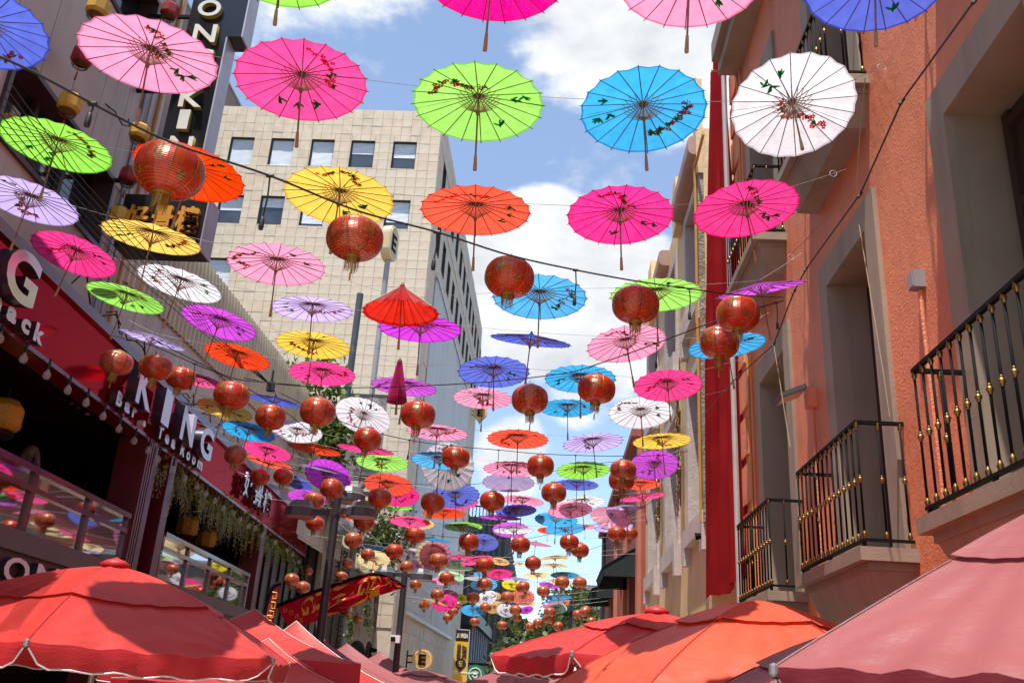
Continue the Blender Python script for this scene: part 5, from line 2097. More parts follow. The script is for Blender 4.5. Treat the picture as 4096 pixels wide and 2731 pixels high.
def cable(label, pts, dist0, dist1, sockets=(), radius=.0062):
    pp = [px('W', *q) for q in pts]
    A, B = at_dist(pp[0], dist0), at_dist(pp[-1], dist1)
    P = [A] + [line_point(p, A, B) for p in pp[1:-1]] + [B]
    # smooth with a Catmull-Rom pass
    fine = []
    n = len(P)
    for i in range(n - 1):
        p0, p1, p2, p3 = P[max(i - 1, 0)], P[i], P[i + 1], P[min(i + 2, n - 1)]
        for k in range(6):
            t = k / 6
            fine.append(.5 * ((2 * p1) + (p2 - p0) * t + (2 * p0 - 5 * p1 + 4 * p2 - p3) * t * t + (3 * p1 - p0 - 3 * p2 + p3) * t ** 3))
    fine.append(P[-1])
    b = MB()
    b.tube(fine, radius, 6)
    tag(b.obj('festoon_cable', CABLE, None, True), label, 'cable', 'black festoon cables')
    for (q, ln, what) in sockets:
        c = line_point(px('W', *q), A, B)
        near = min(fine, key=lambda f_: (f_ - c).length)
        socket(near, ln, what)
    return fine


SOCK = None


def socket_meshes():
    b = MB()
    b.lathe([(.006, .05), (.016, .045), (.019, .03), (.024, .0), (.026, -.05), (.022, -.085), (.012, -.09)], 12, 0, cap=True)
    s = b.mesh('socket', CABLE, True)
    b = MB()
    b.lathe([(.004, .0), (.016, .0), (.017, -.018), (.034, -.036), (.048, -.062), (.052, -.09), (.047, -.118), (.033, -.138), (.012, -.148), (.001, -.149)], 16, 0)
    T = NT('bulb_glass')
    g = T.principled((.75, .70, .66, 1), .05, 0.0, None, .6, .9)
    tr = T.n('ShaderNodeBsdfTransparent')
    ms = T.n('ShaderNodeMixShader')
    ms.inputs[0].default_value = .28
    T.l(tr.outputs[0], ms.inputs[1])
    T.l(g, ms.inputs[2])
    bl = b.mesh('glass_bulb', T.done(ms.outputs[0]), True)
    b = MB()
    b.tube([(0, 0, -.02), (0, 0, -.07)], .008, 5)
    b.tube([(-.012, 0, -.07), (-.008, 0, -.11), (.008, 0, -.07), (.012, 0, -.11)], .003, 3)
    return s, bl, b.mesh('filament', BRASS)


SOCKM, BULBM, FILM = socket_meshes()
NSOCK = [0]


def socket(P, ln, label, bulb=False, scale=.55):
    e = thing('lamp_socket' if not bulb else 'globe_bulb', label, 'socket' if not bulb else 'bulb', P, 'sockets on the festoon cables' if not bulb else 'bulbs under the signboard')
    b = MB()
    b.tube([(0, 0, .01), (.008, 0, -ln * .5), (0, 0, -ln)], .005, 4)
    b.tube([(-.02, 0, .0), (.02, 0, .0)], .011, 6)
    link('cord', b.mesh('cord', CABLE), e)
    o = link('socket', SOCKM, e)
    o.location = (0, 0, -ln - .03 * scale)
    o.scale = (scale,) * 3
    if bulb:
        o2 = link('glass_bulb', BULBM, e)
        o2.location = (0, 0, -ln - .12 * scale)
        o2.scale = (scale * 1.15,) * 3
        o3 = link('filament', FILM, o2)
    return e


_b = MB()
_b.tube([(0, 0, HZ * .95), (0, 0, HZ * .95 + .34)], .016, 4)
HC_ME = _b.mesh('hanging_cord', CABLE)
for i in range(len(LANTERNS)):
    link('hanging_cord', HC_ME, LANTERNS[i][4])

cable('black festoon cable slanting down from the near left above the big printed lantern', [(-60, 105), (75, 165), (240, 253), (400, 330), (620, 404), (820, 484), (1003, 533), (1170, 586), (1322, 620), (1458, 645), (1583, 663), (1690, 677), (1800, 683)], 4.6, 9.3,
      [((210, 236), .06, 'black socket on the cable in front of a yellow lantern'), ((620, 404), .26, 'black socket hanging before the third office window column'), ((1003, 533), .20, 'black socket hanging under the orange red parasol with long handle'),
       ((1322, 620), .22, 'black socket hanging right of the big printed lantern against cloud'), ((1583, 663), .22, 'black socket hanging over the lime green parasol edge')])
cable('black festoon cable rising right across the middle of the street', [(560, 868), (640, 882), (760, 890), (910, 888), (1090, 879), (1290, 858), (1390, 830), (1530, 780), (1650, 735), (1800, 690)], 13.0, 9.5,
      [((853, 890), .22, 'black socket hanging over the big white parasol'), ((1113, 878), .22, 'black socket hanging over the pale pink parasol below the royal blue one'), ((1514, 786), .22, 'black socket hanging at the end of the pale pink parasol'), ((1785, 694), .22, 'black socket hanging beside the dark printed lantern at the rope')])
cable('black festoon cable sagging across behind the white parasol to the beige wall', [(640, 900), (770, 963), (900, 1002), (1020, 1022), (1145, 1033), (1245, 1042), (1400, 1047), (1520, 1045), (1580, 1035)], 13.5, 16.5,
      [((935, 1004), .24, 'black socket hanging below the printed lantern near the office corner'), ((1145, 1033), .24, 'black socket hanging below the orange red parasol in the gap of sky'), ((1333, 1044), .24, 'black socket hanging over the lime green parasol at the far right'), ((1562, 1040), .18, 'black socket hanging near the gilded scrollwork')])
cable('black festoon cable from the red signboard past the printed lanterns on the left', [(255, 770), (345, 792), (448, 836), (532, 872), (640, 935), (725, 1000)], 12.5, 14.0,
      [((448, 836), .3, 'black socket hanging between two printed lanterns beside the signboard')])
cable('second black festoon cable beside the signboard', [(345, 775), (450, 830), (535, 868), (610, 878), (690, 884)], 12.0, 13.0)
cable('black festoon cable low over the street behind the white open parasol', [(570, 1050), (720, 1090), (850, 1105), (960, 1112), (1080, 1112), (1210, 1095), (1330, 1070), (1500, 1050)], 17, 19)
cable('black festoon cable crossing at the height of the lamp heads', [(640, 1190), (760, 1180), (900, 1215), (1060, 1235), (1180, 1240), (1290, 1220), (1420, 1190), (1500, 1150)], 20, 22)
cable('black festoon cable over the far end of the street', [(700, 1250), (850, 1265), (1000, 1285), (1150, 1290), (1240, 1285), (1330, 1270), (1450, 1225)], 24, 26)
cable('farthest black festoon cable below the dense parasols', [(760, 1300), (900, 1325), (1050, 1340), (1200, 1340), (1300, 1325), (1400, 1310)], 32, 34)
# ------------------------------------------------------------------ market umbrellas and tents
def canvas(name, c, trl=.25):
    T = NT(name)
    tco = T.n('ShaderNodeTexCoord').outputs['Object']
    nz = T.noise(1.3, 5, .6, tco)
    wr = T.noise(4.5, 5, .62, tco, (1, 1, 4))
    lo = tuple(x * .88 for x in c[:3]) + (1,)
    hi = tuple(min(1, x * 1.1) for x in c[:3]) + (1,)
    col = T.ramp(nz, [(.3, lo), (.7, hi)])
    wv = T.noise(34, 3, .6, tco, (1, 1, 3))
    nrm = T.bump(T.math('ADD', wr, T.math('MULTIPLY', wv, .25)), .16, .05)
    p = T.principled(col, .48, 0, nrm, 0, .45)
    tr = T.n('ShaderNodeBsdfTranslucent')
    T.l(col, tr.inputs['Color'])
    ms = T.n('ShaderNodeMixShader')
    ms.inputs[0].default_value = trl
    T.l(p, ms.inputs[1])
    T.l(tr.outputs[0], ms.inputs[2])
    return T.done(ms.outputs[0])


CANV = {'red': canvas('red_canvas', (.51, .036, .027, 1)), 'orange': canvas('orange_red_canvas', (.72, .085, .035, 1)),
        'rose': canvas('faded_rose_canvas', (.32, .088, .090, 1)), 'deep': canvas('deep_red_canvas', (.55, .03, .035, 1))}
PIPING = plain('white_piping', (.62, .58, .56, 1), .6)
CANVDARK = {'red': CANV['deep'], 'orange': CANV['red'], 'rose': canvas('maroon_valance', (.17, .016, .025, 1)), 'deep': CANV['deep']}
UMBM = plain('umbrella_pole', (.30, .28, .28, 1), .35, metal=.5)


def market_umbrella(label, apex_px, Yc, R, rim_drop, rot, key, val=.16, n=6, vent=.42, vent_lift=.04, sag=.035, pw=1.55, fin=True, group='red market umbrellas along the street'):
    A = at_Y(apex_px, Yc)
    zr = A.z - rim_drop
    root = thing('market_umbrella', label, 'umbrella', (A.x, A.y, 0), group)
    m = CANV[key]

    def pt(k, f, lift=0.0, t=0.0, rr=1.0):
        """k panel, f 0..1 across the panel, t 0 apex..1 rim"""
        a0, a1 = rot + 2 * math.pi * k / n, rot + 2 * math.pi * (k + 1) / n
        c0, c1 = Vector((math.cos(a0), math.sin(a0), 0)), Vector((math.cos(a1), math.sin(a1), 0))
        d = c0.lerp(c1, f)
        prof = rim_drop * (t ** pw)
        s = sag * 4 * f * (1 - f) * math.sin(min(1, t) * math.pi * .85) + .012 * math.sin(f * 31 + k) * 4 * f * (1 - f) * t * t
        for (ff, sg) in ((f, 1), (1 - f, -1)):          # creases that run out from the corner grommets
            dx, dy = ff, (1 - t) * 1.2
            dd = math.hypot(dx, dy)
            if dd > .02:
                s += .011 * math.exp(-dd * 3.2) * min(1, dd * 9) * math.sin(math.atan2(dy, dx) * 15 + k * 2 + sg)
        s += .006 * math.sin(t * 23 + 5 * f + k) * math.sin(f * 3.14) * t
        pull = 1 - .03 * 4 * f * (1 - f) * t
        return Vector((A.x, A.y, A.z)) + d * R * t * rr * pull + Vector((0, 0, -prof - s + lift))
    nf, ntt = 26, 34
    b = MB()
    for k in range(n):
        V, F = [], []
        for i in range(ntt + 1):
            t = vent * .82 + (1 - vent * .82) * i / ntt
            for j in range(nf + 1):
                V.append(pt(k, j / nf, 0, t))
        for i in range(ntt):
            for j in range(nf):
                o = i * (nf + 1) + j
                F.append((o, o + 1, o + nf + 2, o + nf + 1))
        b.add(V, F)
    b.obj('canopy', m, root, True)
    b = MB()
    for k in range(n):
        V, F = [], []
        for i in range(7):
            t = vent * (i / 6) + .001
            for j in range(nf + 1):
                fl = vent_lift * (1 - .35 * (i / 6)) - .004 * math.sin(j / nf * math.pi) * (i / 6)
                V.append(pt(k, j / nf, fl, t))
        for i in range(6):
            for j in range(nf):
                o = i * (nf + 1) + j
                F.append((o, o + 1, o + nf + 2, o + nf + 1))
        b.add(V, F)
    b.obj('vent_cap', m, root, True)
    # seams over the ribs
    for k in range(n):
        b = MB()
        b.tube([pt(k, 0, .003, vent + (1 - vent) * i / 10) for i in range(11)], .004, 4, cap=False)
        b.obj('seam', CANVDARK[key], root)
    # valance with a curved notch at every corner, edged in white
    b, w = MB(), MB()
    for k in range(n):
        V, F, edge = [], [], []
        nv = 24
        for j in range(nv + 1):
            f = .012 + .976 * j / nv
            p = pt(k, f, 0, 1.0)
            e = abs(2 * f - 1)
            h = val * (1 - max(0, (e - .80) / .20) ** 2.2)
            wob = .012 * math.sin(f * 40 + k * 2) + .008 * math.sin(f * 77)
            out = Vector((p.x - A.x, p.y - A.y, 0)).normalized()
            V += [p + Vector((0, 0, -.002)), p + out * (.012 + wob * .6) - Vector((0, 0, h * .5)), p + out * wob - Vector((0, 0, h))]
            edge.append(V[-1])
        for j in range(nv):
            for q in (0, 1):
                F.append((3 * j + q, 3 * j + q + 1, 3 * j + 4 + q, 3 * j + 3 + q))
        b.add(V, F)
        w.tube(edge, .0065, 4)
    b.obj('valance', CANVDARK[key], root, True)
    w.obj('piping', PIPING, root)
    b = MB()
    b.tube([(A.x, A.y, .02), (A.x, A.y, A.z - .02)], .024, 10)
    b.obj('pole', UMBM, root)
    b = MB()
    for k in range(n):
        b.tube([pt(k, 0, -.03, .05), pt(k, 0, -.03, .55), pt(k, 0, -.025, .99)], .010, 5)
        b.lathe([(.004, .02), (.018, .012), (.02, -.02), (.006, -.03)], 8, 0, pt(k, 0, -.004, 1.0))
    b.obj('rib', UMBM, root)
    if fin:
        b = MB()
        b.lathe([(.11, vent_lift - .005), (.12, vent_lift + .02), (.07, vent_lift + .05), (.045, vent_lift + .055), (.002, vent_lift + .075)], 16, 0, A)
        b.obj('finial', CANV['deep'], root, True)
    b = MB()
    b.lathe([(.30, .0), (.30, .05), (.05, .09), (.04, .3)], 18, 0, (A.x, A.y, .006), cap=True)
    b.obj('base', BLACK, root)
    return root


def az_to(c_px, Yc, p_px, Yp):
    a, p = at_Y(c_px, Yc), at_Y(p_px, Yp)
    return math.atan2(p.y - a.y, p.x - a.x)


def all_umbrellas():
    # near left
    ap = px('C', 760, 822)
    Yc = 7.6
    A = at_Y(ap, Yc)
    market_umbrella('large bright red market umbrella at the left with a round parasol shadow on it', ap, Yc, 1.68, A.z - at_Y(px('C', 985, 1340), Yc - 1.5).z, R_(-90 + 11), 'red', .15, vent=.60)
    # near right, faded
    ap = px('I', 2560, 410)
    Yc = 4.0
    A = at_Y(ap, Yc)
    market_umbrella('faded rose market umbrella nearest the camera at the right corner', ap, Yc, 1.33, A.z - at_Y(px('I', 1905, 1432), Yc - 1.28).z, R_(-90 - 18), 'rose', .17, vent=.40, sag=.03, pw=1.12)
    # orange-red beyond
    ap = px('I', 560, 1060)
    Yc = 6.9
    A = at_Y(ap, Yc)
    market_umbrella('bright orange red domed market umbrella under the small balcony', ap, Yc, 1.5, .62, R_(-90 + 22), 'orange', .15, vent=.40, vent_lift=.045, sag=.02, fin=False)
    ap = px('F', 2130, 1130)
    Yc = 8.9
    A = at_Y(ap, Yc)
    market_umbrella('red market umbrella with folded creases in front of the green tree', ap, Yc, 1.52, A.z - at_Y(px('F', 1215, 1385), Yc).z, R_(178), 'red', .15, vent=.45, sag=.05)
    ap = px('I', 1320, 1240)
    market_umbrella('faded rose market umbrella half hidden behind the nearest one', ap, 5.4, 1.05, .42, R_(-90 + 5), 'rose', .15, vent=.62, fin=False)
    ap = px('F', 1262, 1462)
    market_umbrella('small rose market umbrella far down the street before the dark block', ap, 18.0, 1.6, .55, R_(20), 'rose', .18)
    ap = px('F', 560, 1492)
    market_umbrella('flat rose market umbrella beyond the second lamp post', ap, 23.0, 1.9, .45, R_(15), 'rose', .2, vent=.35, fin=False)


all_umbrellas()


def tent(label, peak_px, Y, half, eave_drop, key, rot=0.0, val=.35):
    A = at_Y(peak_px, Y)
    root = thing('canopy_tent', label, 'tent', (A.x, A.y, 0), 'red pyramid tents beside the restaurant')
    m = CANV[key]
    cs = [Vector((math.cos(rot + math.pi / 4 + k * math.pi / 2), math.sin(rot + math.pi / 4 + k * math.pi / 2), 0)) * half * 1.414 for k in range(4)]

    def pt(k, f, t):
        d = cs[k].lerp(cs[(k + 1) % 4], f)
        s = .10 * 4 * t * (1 - t) + .05 * 4 * f * (1 - f) * t * (1 - t) * 4
        return Vector(A) + d * t + Vector((0, 0, -eave_drop * t - s))
    b = MB()
    for k in range(4):
        V, F = [], []
        for i in range(11):
            for j in range(9):
                V.append(pt(k, j / 8, i / 10))
        for i in range(10):
            for j in range(8):
                o = i * 9 + j
                F.append((o, o + 1, o + 10, o + 9))
        b.add(V, F)
    b.obj('roof', m, root, True)
    b, w = MB(), MB()
    for k in range(4):
        V, F = [], []
        e = []
        for j in range(13):
            p = pt(k, j / 12, 1.0)
            h = val + .02 * math.sin(j * 1.9)
            V += [p, p + cs[k].normalized() * .02 * math.sin(j * 2.3) - Vector((0, 0, h))]
            e.append(V[-1])
        for j in range(12):
            F.append((2 * j, 2 * j + 1, 2 * j + 3, 2 * j + 2))
        b.add(V, F)
        w.tube(e, .005, 4)
        w.tube([pt(k, 0, i / 10) + Vector((0, 0, .006)) for i in range(11)], .006 if key == 'red' and Y > 14 else .003, 4)
    b.obj('valance', CANVDARK[key], root, True)
    w.obj('piping', PIPING if key == 'red' else CANVDARK[key], root)
    b = MB()
    for c in cs:
        q = Vector(A) + c * .98
        b.tube([(q.x, q.y, 0), (q.x, q.y, A.z - eave_drop)], .022, 6)
    b.tube([(A.x, A.y, A.z - eave_drop), (A.x, A.y, A.z - .02)], .02, 6)
    b.obj('leg', UMBM, root)


for (lab, p, Y, half, drop, key, rot) in (
        ('red tent with a small dark finial behind the big left umbrella', (70, 618), 12.4, 1.45, .62, 'red', .2),
        ('red tent with white ridge piping beside the first lamp post', (618, 778), 15.5, 1.5, .95, 'red', .35),
        ('pale rose tent right behind the first lamp post', (975, 1008), 19.5, 1.6, .85, 'rose', .3),
        ('rose tent in front of the traffic light', (1296, 1072), 22.0, 1.7, .85, 'rose', .3),
        ('smaller rose tent left of the second lamp post', (1735, 1182), 26.0, 1.6, .75, 'rose', .25)):
    tent(lab, px('z', *p), Y, half, drop, key, rot)
# low red awning cloth in front of the tents
tent('deep red low tent whose valance hangs beside the big left umbrella', px('z', 250, 1010), 10.6, 1.25, .50, 'red', .15, .34)


# ------------------------------------------------------------------ lamp posts
def lamp_head(b, lens, c, ang, r=.30):
    """drum-shaped street lamp head with a bevelled crown"""
    prof = [(.02, .17), (r * .62, .165), (r * .82, .06), (r * .98, .03), (r, .02), (r * .985, -.11), (r * .90, -.125)]
    b.lathe(prof, 10, 0, c)
    lens.lathe([(.004, -.118), (r * .88, -.118)], 20, 0, c)


def lamp_post(label, base_px, Y, top_px, heads, rad):
    B = at_Y(base_px, Y)
    Tz = at_Y(top_px, Y).z
    root = thing('lamp_post', label, 'lamp post', (B.x, Y, 0), 'twin-head street lamps')
    b = MB()
    b.tube([(B.x, Y, 0), (B.x, Y, Tz)], [rad * 1.08, rad * .95], 14)
    b.tube([(B.x, Y, 0), (B.x, Y, .5)], rad * 1.7, 14)
    b.obj('post', POLEGREY, root)
    for (hp, dy) in heads:
        c = at_Y(hp, Y + dy)
        h, l, a = MB(), MB(), MB()
        lamp_head(h, l, (c.x, c.y, c.z), 0)
        a.box((0, -.045, -.05), (1, .045, .05), 0, lambda x, y, z: (B.x + (c.x - B.x) * x * .82, Y + dy * x + y, c.z - .02 + z))
        hd = h.obj('lamp_head', plain('lamp_drum', (.075, .078, .085, 1), .42, var=.15, coat=.2), root)
        l.obj('lens', plain('pinkish_lens', (.42, .27, .22, 1), .3, var=.2, vscale=18), hd)
        a.obj('arm', POLEGREY, root)
    return root


lamp_post('tall dark lamp post with two drum heads beside the red feather flag', px('C', 2105, 1500), 16.5, px('C', 2232, 330), [(px('C', 2008, 415), 0), (px('F', 165, 420), 0), (px('F', 85, 322), .9)], .075)
lamp_post('dark lamp post with white camera and drum heads behind the flag tip', px('F', 385, 1500), 25.0, px('F', 455, 850), [(px('F', 318, 835), 0), (px('F', 560, 850), 0)], .085)
cam2 = thing('security_camera', 'small white camera strapped to the second lamp post', 'camera', tuple(at_Y(px('F', 395, 1275), 24.85)))
b = MB()
c0 = at_Y(px('F', 392, 1275), 24.85)
b.box((c0.x - .13, c0.y - .16, c0.z - .09), (c0.x + .11, c0.y + .03, c0.z + .10))
b.obj('housing', WHITEP, cam2)
b = MB()
b.box((c0.x - .12, c0.y - .18, c0.z - .06), (c0.x + .0, c0.y - .161, c0.z + .05))
b.obj('lens', BLACK, cam2)


# tall grey mast with the white banner
def banner_mast():
    Y = 31.0
    t, m1, b0 = at_Y(px('W', 824, 675), Y), at_Y(px('W', 800, 890), Y), at_Y(px('W', 765, 1160), Y)
    root = thing('banner_mast', 'tall grey mast carrying a thin white vertical banner on two arms', 'banner mast', (m1.x, Y, 0))
    b = MB()
    b.tube([(m1.x, Y, 0), (m1.x, Y, t.z)], .125, 14)
    b.obj('mast', plain('mast_grey', (.075, .078, .085, 1), .4, metal=.3), root)
    a0 = at_Y(px('W', 898, 911), Y)
    a1 = at_Y(px('W', 898, 1135), Y)
    b = MB()
    for z in (a0.z, a1.z):
        b.box((m1.x - .3, Y - .05, z - .05), (a0.x, Y + .05, z + .05))
    b.obj('arm', plain('arm_grey', (.06, .06, .066, 1), .4), root)
    x0, x1 = m1.x + .28, at_Y(px('W', 882, 1000), Y).x
    zt, zb = a0.z - .02, at_Y(px('W', 860, 1108), Y).z
    b = MB()
    V, F = [], []
    nu, nv = 14, 30
    for j in range(nv + 1):
        for i in range(nu + 1):
            u, w = i / nu, j / nv
            V.append((x0 + (x1 - x0) * u, Y - .06 + .05 * math.sin(w * 17 + u * 3) * math.sin(u * 3.1) + .03 * math.sin(u * 9), zt + (zb - zt) * w))
    for j in range(nv):
        for i in range(nu):
            o = j * (nu + 1) + i
            F.append((o, o + 1, o + nu + 2, o + nu + 1))
    b.add(V, F)
    b.obj('banner_cloth', fabric('white_banner', (214, 206, 196)), root, True)
    ink = plain('dark_ink', (.03, .045, .05, 1), .7)
    W_ = x1 - x0
    H = zt - zb
    y = Y - .17
    place_text('lettering', 'Founded since 1963', ink, (x0 + .04, y, zt - .36), (1, 0, 0), (0, 0, 1), W_ - .08, .22, .01, root)
    place_text('lettering', 'to your mouth', ink, (x0 + W_ * .42, y, zt - .62), (1, 0, 0), (0, 0, 1), W_ * .56, .18, .01, root)
    place_text('lettering', 'CHINO CDMX', ink, (x0 + W_ * .08, y, zb + .52), (1, 0, 0), (0, 0, 1), W_ * .8, .22, .01, root)
    place_text('lettering', 'TOKYO MEXICO', ink, (x0 + .1, y, zb + .30), (1, 0, 0), (0, 0, 1), W_ * .88, .11, .01, root)
    place_text('lettering', 'Regional Restaurante Hong King', ink, (x0 + .04, y, zb + .12), (1, 0, 0), (0, 0, 1), W_ * .94, .10, .01, root)
    # big letters turned on their side
    zz = zt - .95
    for ch in 'KING':
        place_text('letter', ch, ink, (x0 + W_ * .42, y, zz), (0, 0, -1), (1, 0, 0), .72, W_ * .42, .01, root, .03)
        zz -= .98


banner_mast()


# lollipop E sign on its mast
def e_signs():
    Y = 38.0
    c = at_Y(px('W', 895, 560), Y)
    root = thing('parking_sign', 'tall oval E sign seen nearly edge-on on a grey mast before the office', 'sign', (c.x, Y, 0))
    b = MB()
    b.tube([(c.x, Y, 0), (c.x, Y, c.z - .9)], .13, 12)
    b.obj('mast', plain('mast_grey2', (.26, .26, .27, 1), .45), root)
    # an upright capsule box, turned to the street
    th = R_(80)
    ax, nn = Vector((math.cos(th), math.sin(th), 0)), Vector((math.sin(th), -math.cos(th), 0))
    n = 28
    P = []
    for k in range(n):
        a = 2 * math.pi * k / n
        x, z = .55 * math.cos(a), .55 * math.sin(a) + (.34 if math.sin(a) > 0 else -.34)
        P.append((x, z))
    b = MB()
    V = [Vector((c.x, Y, c.z)) + ax * x + nn * .22 + Vector((0, 0, z)) for x, z in P] + [Vector((c.x, Y, c.z)) + ax * x - nn * .22 + Vector((0, 0, z)) for x, z in P]
    b.add(V, [tuple(range(n)), tuple(range(2 * n - 1, n - 1, -1))] + [(k, n + k, n + (k + 1) % n, (k + 1) % n) for k in range(n)])
    b.obj('sign_box', [plain('cream_sign', (.50, .39, .20, 1), .5)], root)
    b = MB()
    b.tube([Vector((c.x, Y, c.z)) + ax * x * .86 + nn * .225 + Vector((0, 0, z * .9)) for x, z in P + P[:1]], .02, 5)
    b.obj('ring', WHITEP, root)
    place_text('letter', 'E', BLACK, Vector((c.x, Y, c.z)) + nn * .225 - ax * .28 - Vector((0, 0, .42)), ax, (0, 0, 1), .56, .84, .01, root, .03)

    def pin(label, cp, Y, r, tail, nrm_ang):
        c = at_Y(cp, Y)
        root = thing('parking_sign', label, 'sign', tuple(c), 'yellow drop-shaped E signs')
        n = 36
        P = []
        for k in range(n):
            a = 2 * math.pi * k / n
            rr = r
            x, z = r * math.cos(a), r * math.sin(a)
            t = max(0, -math.sin(a) - .45) / .55
            z -= tail * t ** 1.6
            x *= 1 - .8 * t ** 1.3
            P.append((x, z))
        b = MB()
        V = [(c.x + x, Y - .1, c.z + z) for x, z in P] + [(c.x + x, Y + .1, c.z + z) for x, z in P]
        b.add(V, [tuple(range(n)), tuple(range(2 * n - 1, n - 1, -1))] + [(k, n + k, n + (k + 1) % n, (k + 1) % n) for k in range(n)])
        b.obj('sign_plate', plain('ochre_sign', (.62, .34, .09, 1), .5, var=.06), root)
        b = MB()
        b.tube([(c.x + r * .82 * math.cos(2 * math.pi * k / 40), Y - .102, c.z + r * .82 * math.sin(2 * math.pi * k / 40)) for k in range(41)], r * .03, 5)
        b.obj('ring', WHITEP, root)
        place_text('letter', 'E', BLACK, (c.x - r * .36, Y - .115, c.z - r * .5), (1, 0, 0), (0, 0, 1), r * .74, r * 1.0, .012, root, .04)
        b = MB()
        for dz in (-.3, .3):
            b.box((c.x - r * 1.5, Y - .03, c.z + dz * r - .03), (c.x - r * .95, Y + .03, c.z + dz * r + .03))
        b.box((c.x - r * 1.55, Y - .06, c.z - r * .8), (c.x - r * 1.45, Y + .06, c.z + r * .8))
        b.obj('bracket', BLACK, root)
    pin('yellow drop-shaped E sign fixed high at the office corner against the sky', px('E', 952, 1255), 70.0, .58, .32, 0)
    pin('yellow round E sign low on the grey wall above the rose tents', px('g', 418, 1250), 40.0, .43, .16, 0)


e_signs()


def yellow_sign():
    Y = 37.0
    tl, tr, bl = at_Y(px('g', 1050, 690), Y), at_Y(px('g', 1308, 698), Y), at_Y(px('g', 990, 1600), Y)
    root = thing('banner_sign', 'tall yellow parking banner reading SERVICIO 24/7 with a black head panel', 'sign', (tl.x, Y, 0))
    x0, x1, zt = tl.x - .12, tr.x - .10, tl.z
    x0 = (at_Y(px('g', 1020, 1100), Y).x)
    x1 = (at_Y(px('g', 1278, 1100), Y).x)
    zb = .9
    b = MB()
    b.box((x0, Y, zb), (x1, Y + .05, zt - .42))
    b.obj('panel', plain('signal_yellow', (.72, .42, .006, 1), .5, var=.05), root)
    b = MB()
    b.box((x0, Y, zt - .42), (x1, Y + .05, zt))
    b.obj('head_panel', plain('sign_black', (.012, .012, .016, 1), .5), root)
    b = MB()
    for x in (x0, x1):
        b.box((x - .02, Y - .01, zb), (x + .02, Y + .06, zt + .04))
    b.box((x0, Y - .01, zt), (x1, Y + .06, zt + .04))
    for x in (x0 + .1, x1 - .1):
        b.tube([(x, Y + .08, 0), (x, Y + .08, zt)], .03, 6)
    b.obj('frame', plain('sign_frame_grey', (.42, .42, .40, 1), .5), root)
    ink = plain('sign_ink', (.015, .014, .02, 1), .6)
    w = x1 - x0
    place_text('lettering', 'D', WHITEP, (x0 + w * .10, Y - .012, zt - .29), (1, 0, 0), (0, 0, 1), w * .13, .17, .01, root, .03)
    place_text('lettering', 'O', plain('sign_gold', (.62, .38, .02, 1), .5), (x0 + w * .245, Y - .012, zt - .29), (1, 0, 0), (0, 0, 1), w * .14, .17, .01, root, .03)
    place_text('lettering', 'PRISA', WHITEP, (x0 + w * .40, Y - .012, zt - .29), (1, 0, 0), (0, 0, 1), w * .50, .17, .01, root, .03)
    H = (zt - .42) - at_Y(px('g', 1080, 1195), Y).z
    place_text('lettering', 'SERVICIO', ink, (x0 + w * .46, Y - .012, zt - .50 - H), (0, 0, 1), (-1, 0, 0), H * .98, w * .29, .01, root, .05)
    place_text('lettering', '24/7', ink, (x0 + w * .90, Y - .012, zt - .50 - H * .94), (0, 0, 1), (-1, 0, 0), H * .86, w * .36, .01, root, .06)
    c = at_Y(px('g', 1135, 1330), Y)
    b = MB()
    n = 20
    P = []
    for k in range(n):
        a = 2 * math.pi * k / n
        t = max(0, -math.sin(a) - .4) / .6
        P.append((c.x + .21 * math.cos(a) * (1 - .75 * t), Y - .008, c.z + .21 * math.sin(a) - .10 * t))
    b.add(P, [tuple(range(n - 1, -1, -1))])
    b.box((c.x - .20, Y - .012, c.z - .01), (c.x - .19, Y - .008, c.z))
    b.obj('pin_emblem', ink, root)
    place_text('lettering', 'E', plain('sign_gold2', (.55, .33, .02, 1), .5), (c.x - .07, Y - .02, c.z - .09), (1, 0, 0), (0, 0, 1), .14, .20, .006, root, .03)
    f = at_Y(px('g', 1060, 1495), Y)
    b = MB()
    for k in range(5):
        b.box((f.x - .15 + k * .045, Y - .012, f.z - .05), (f.x - .13 + k * .045, Y - .004, f.z + .04 + .09 * math.sin(k * .9)))
    b.box((f.x + .14, Y - .012, f.z + .0), (f.x + .60, Y - .004, f.z + .045))
    b.obj('small_logo', WHITEP, root)
    # round green emblem sign behind it
    c = at_Y(px('g', 1408, 1525), 44.0)
    g = thing('round_sign', 'round green cafe sign with white emblem beside the yellow banner', 'sign', tuple(c))
    b = MB()
    r = .42
    b.lathe([(.01, -.12), (r, -.10), (r, .10), (.01, .12)], 36, 0, c, (0, -1, 0))
    b.obj('sign_disc', plain('leaf_green', (.012, .17, .075, 1), .3, coat=.4), g)
    b = MB()
    b.tube([(c.x + r * .66 * math.cos(t * .157), c.y - .125, c.z + r * .66 * math.sin(t * .157)) for t in range(41)], .02, 5)
    for k in range(5):
        a = R_(90 + (k - 2) * 24)
        q = Vector((c.x, c.y - .13, c.z - .04))
        b.tube([q + Vector((.05 * math.cos(a), 0, .05 * math.sin(a))), q + Vector((.22 * math.cos(a), 0, .18 * math.sin(a) + .03))], [.025, .012], 5)
    b.tube([(c.x - .12, c.y - .13, c.z - .05), (c.x, c.y - .13, c.z - .15), (c.x + .12, c.y - .13, c.z - .05)], .025, 5)
    b.obj('emblem', WHITEP, g)
    b = MB()
    b.box((c.x - r * 2.2, c.y + .1, c.z + r * .95), (c.x + r * 1.4, c.y + .5, c.z + r * 1.2))
    b.box((c.x - .06, c.y + .1, 0), (c.x + .06, c.y + .25, c.z + r))
    b.obj('bracket', BLACK, g)


yellow_sign()


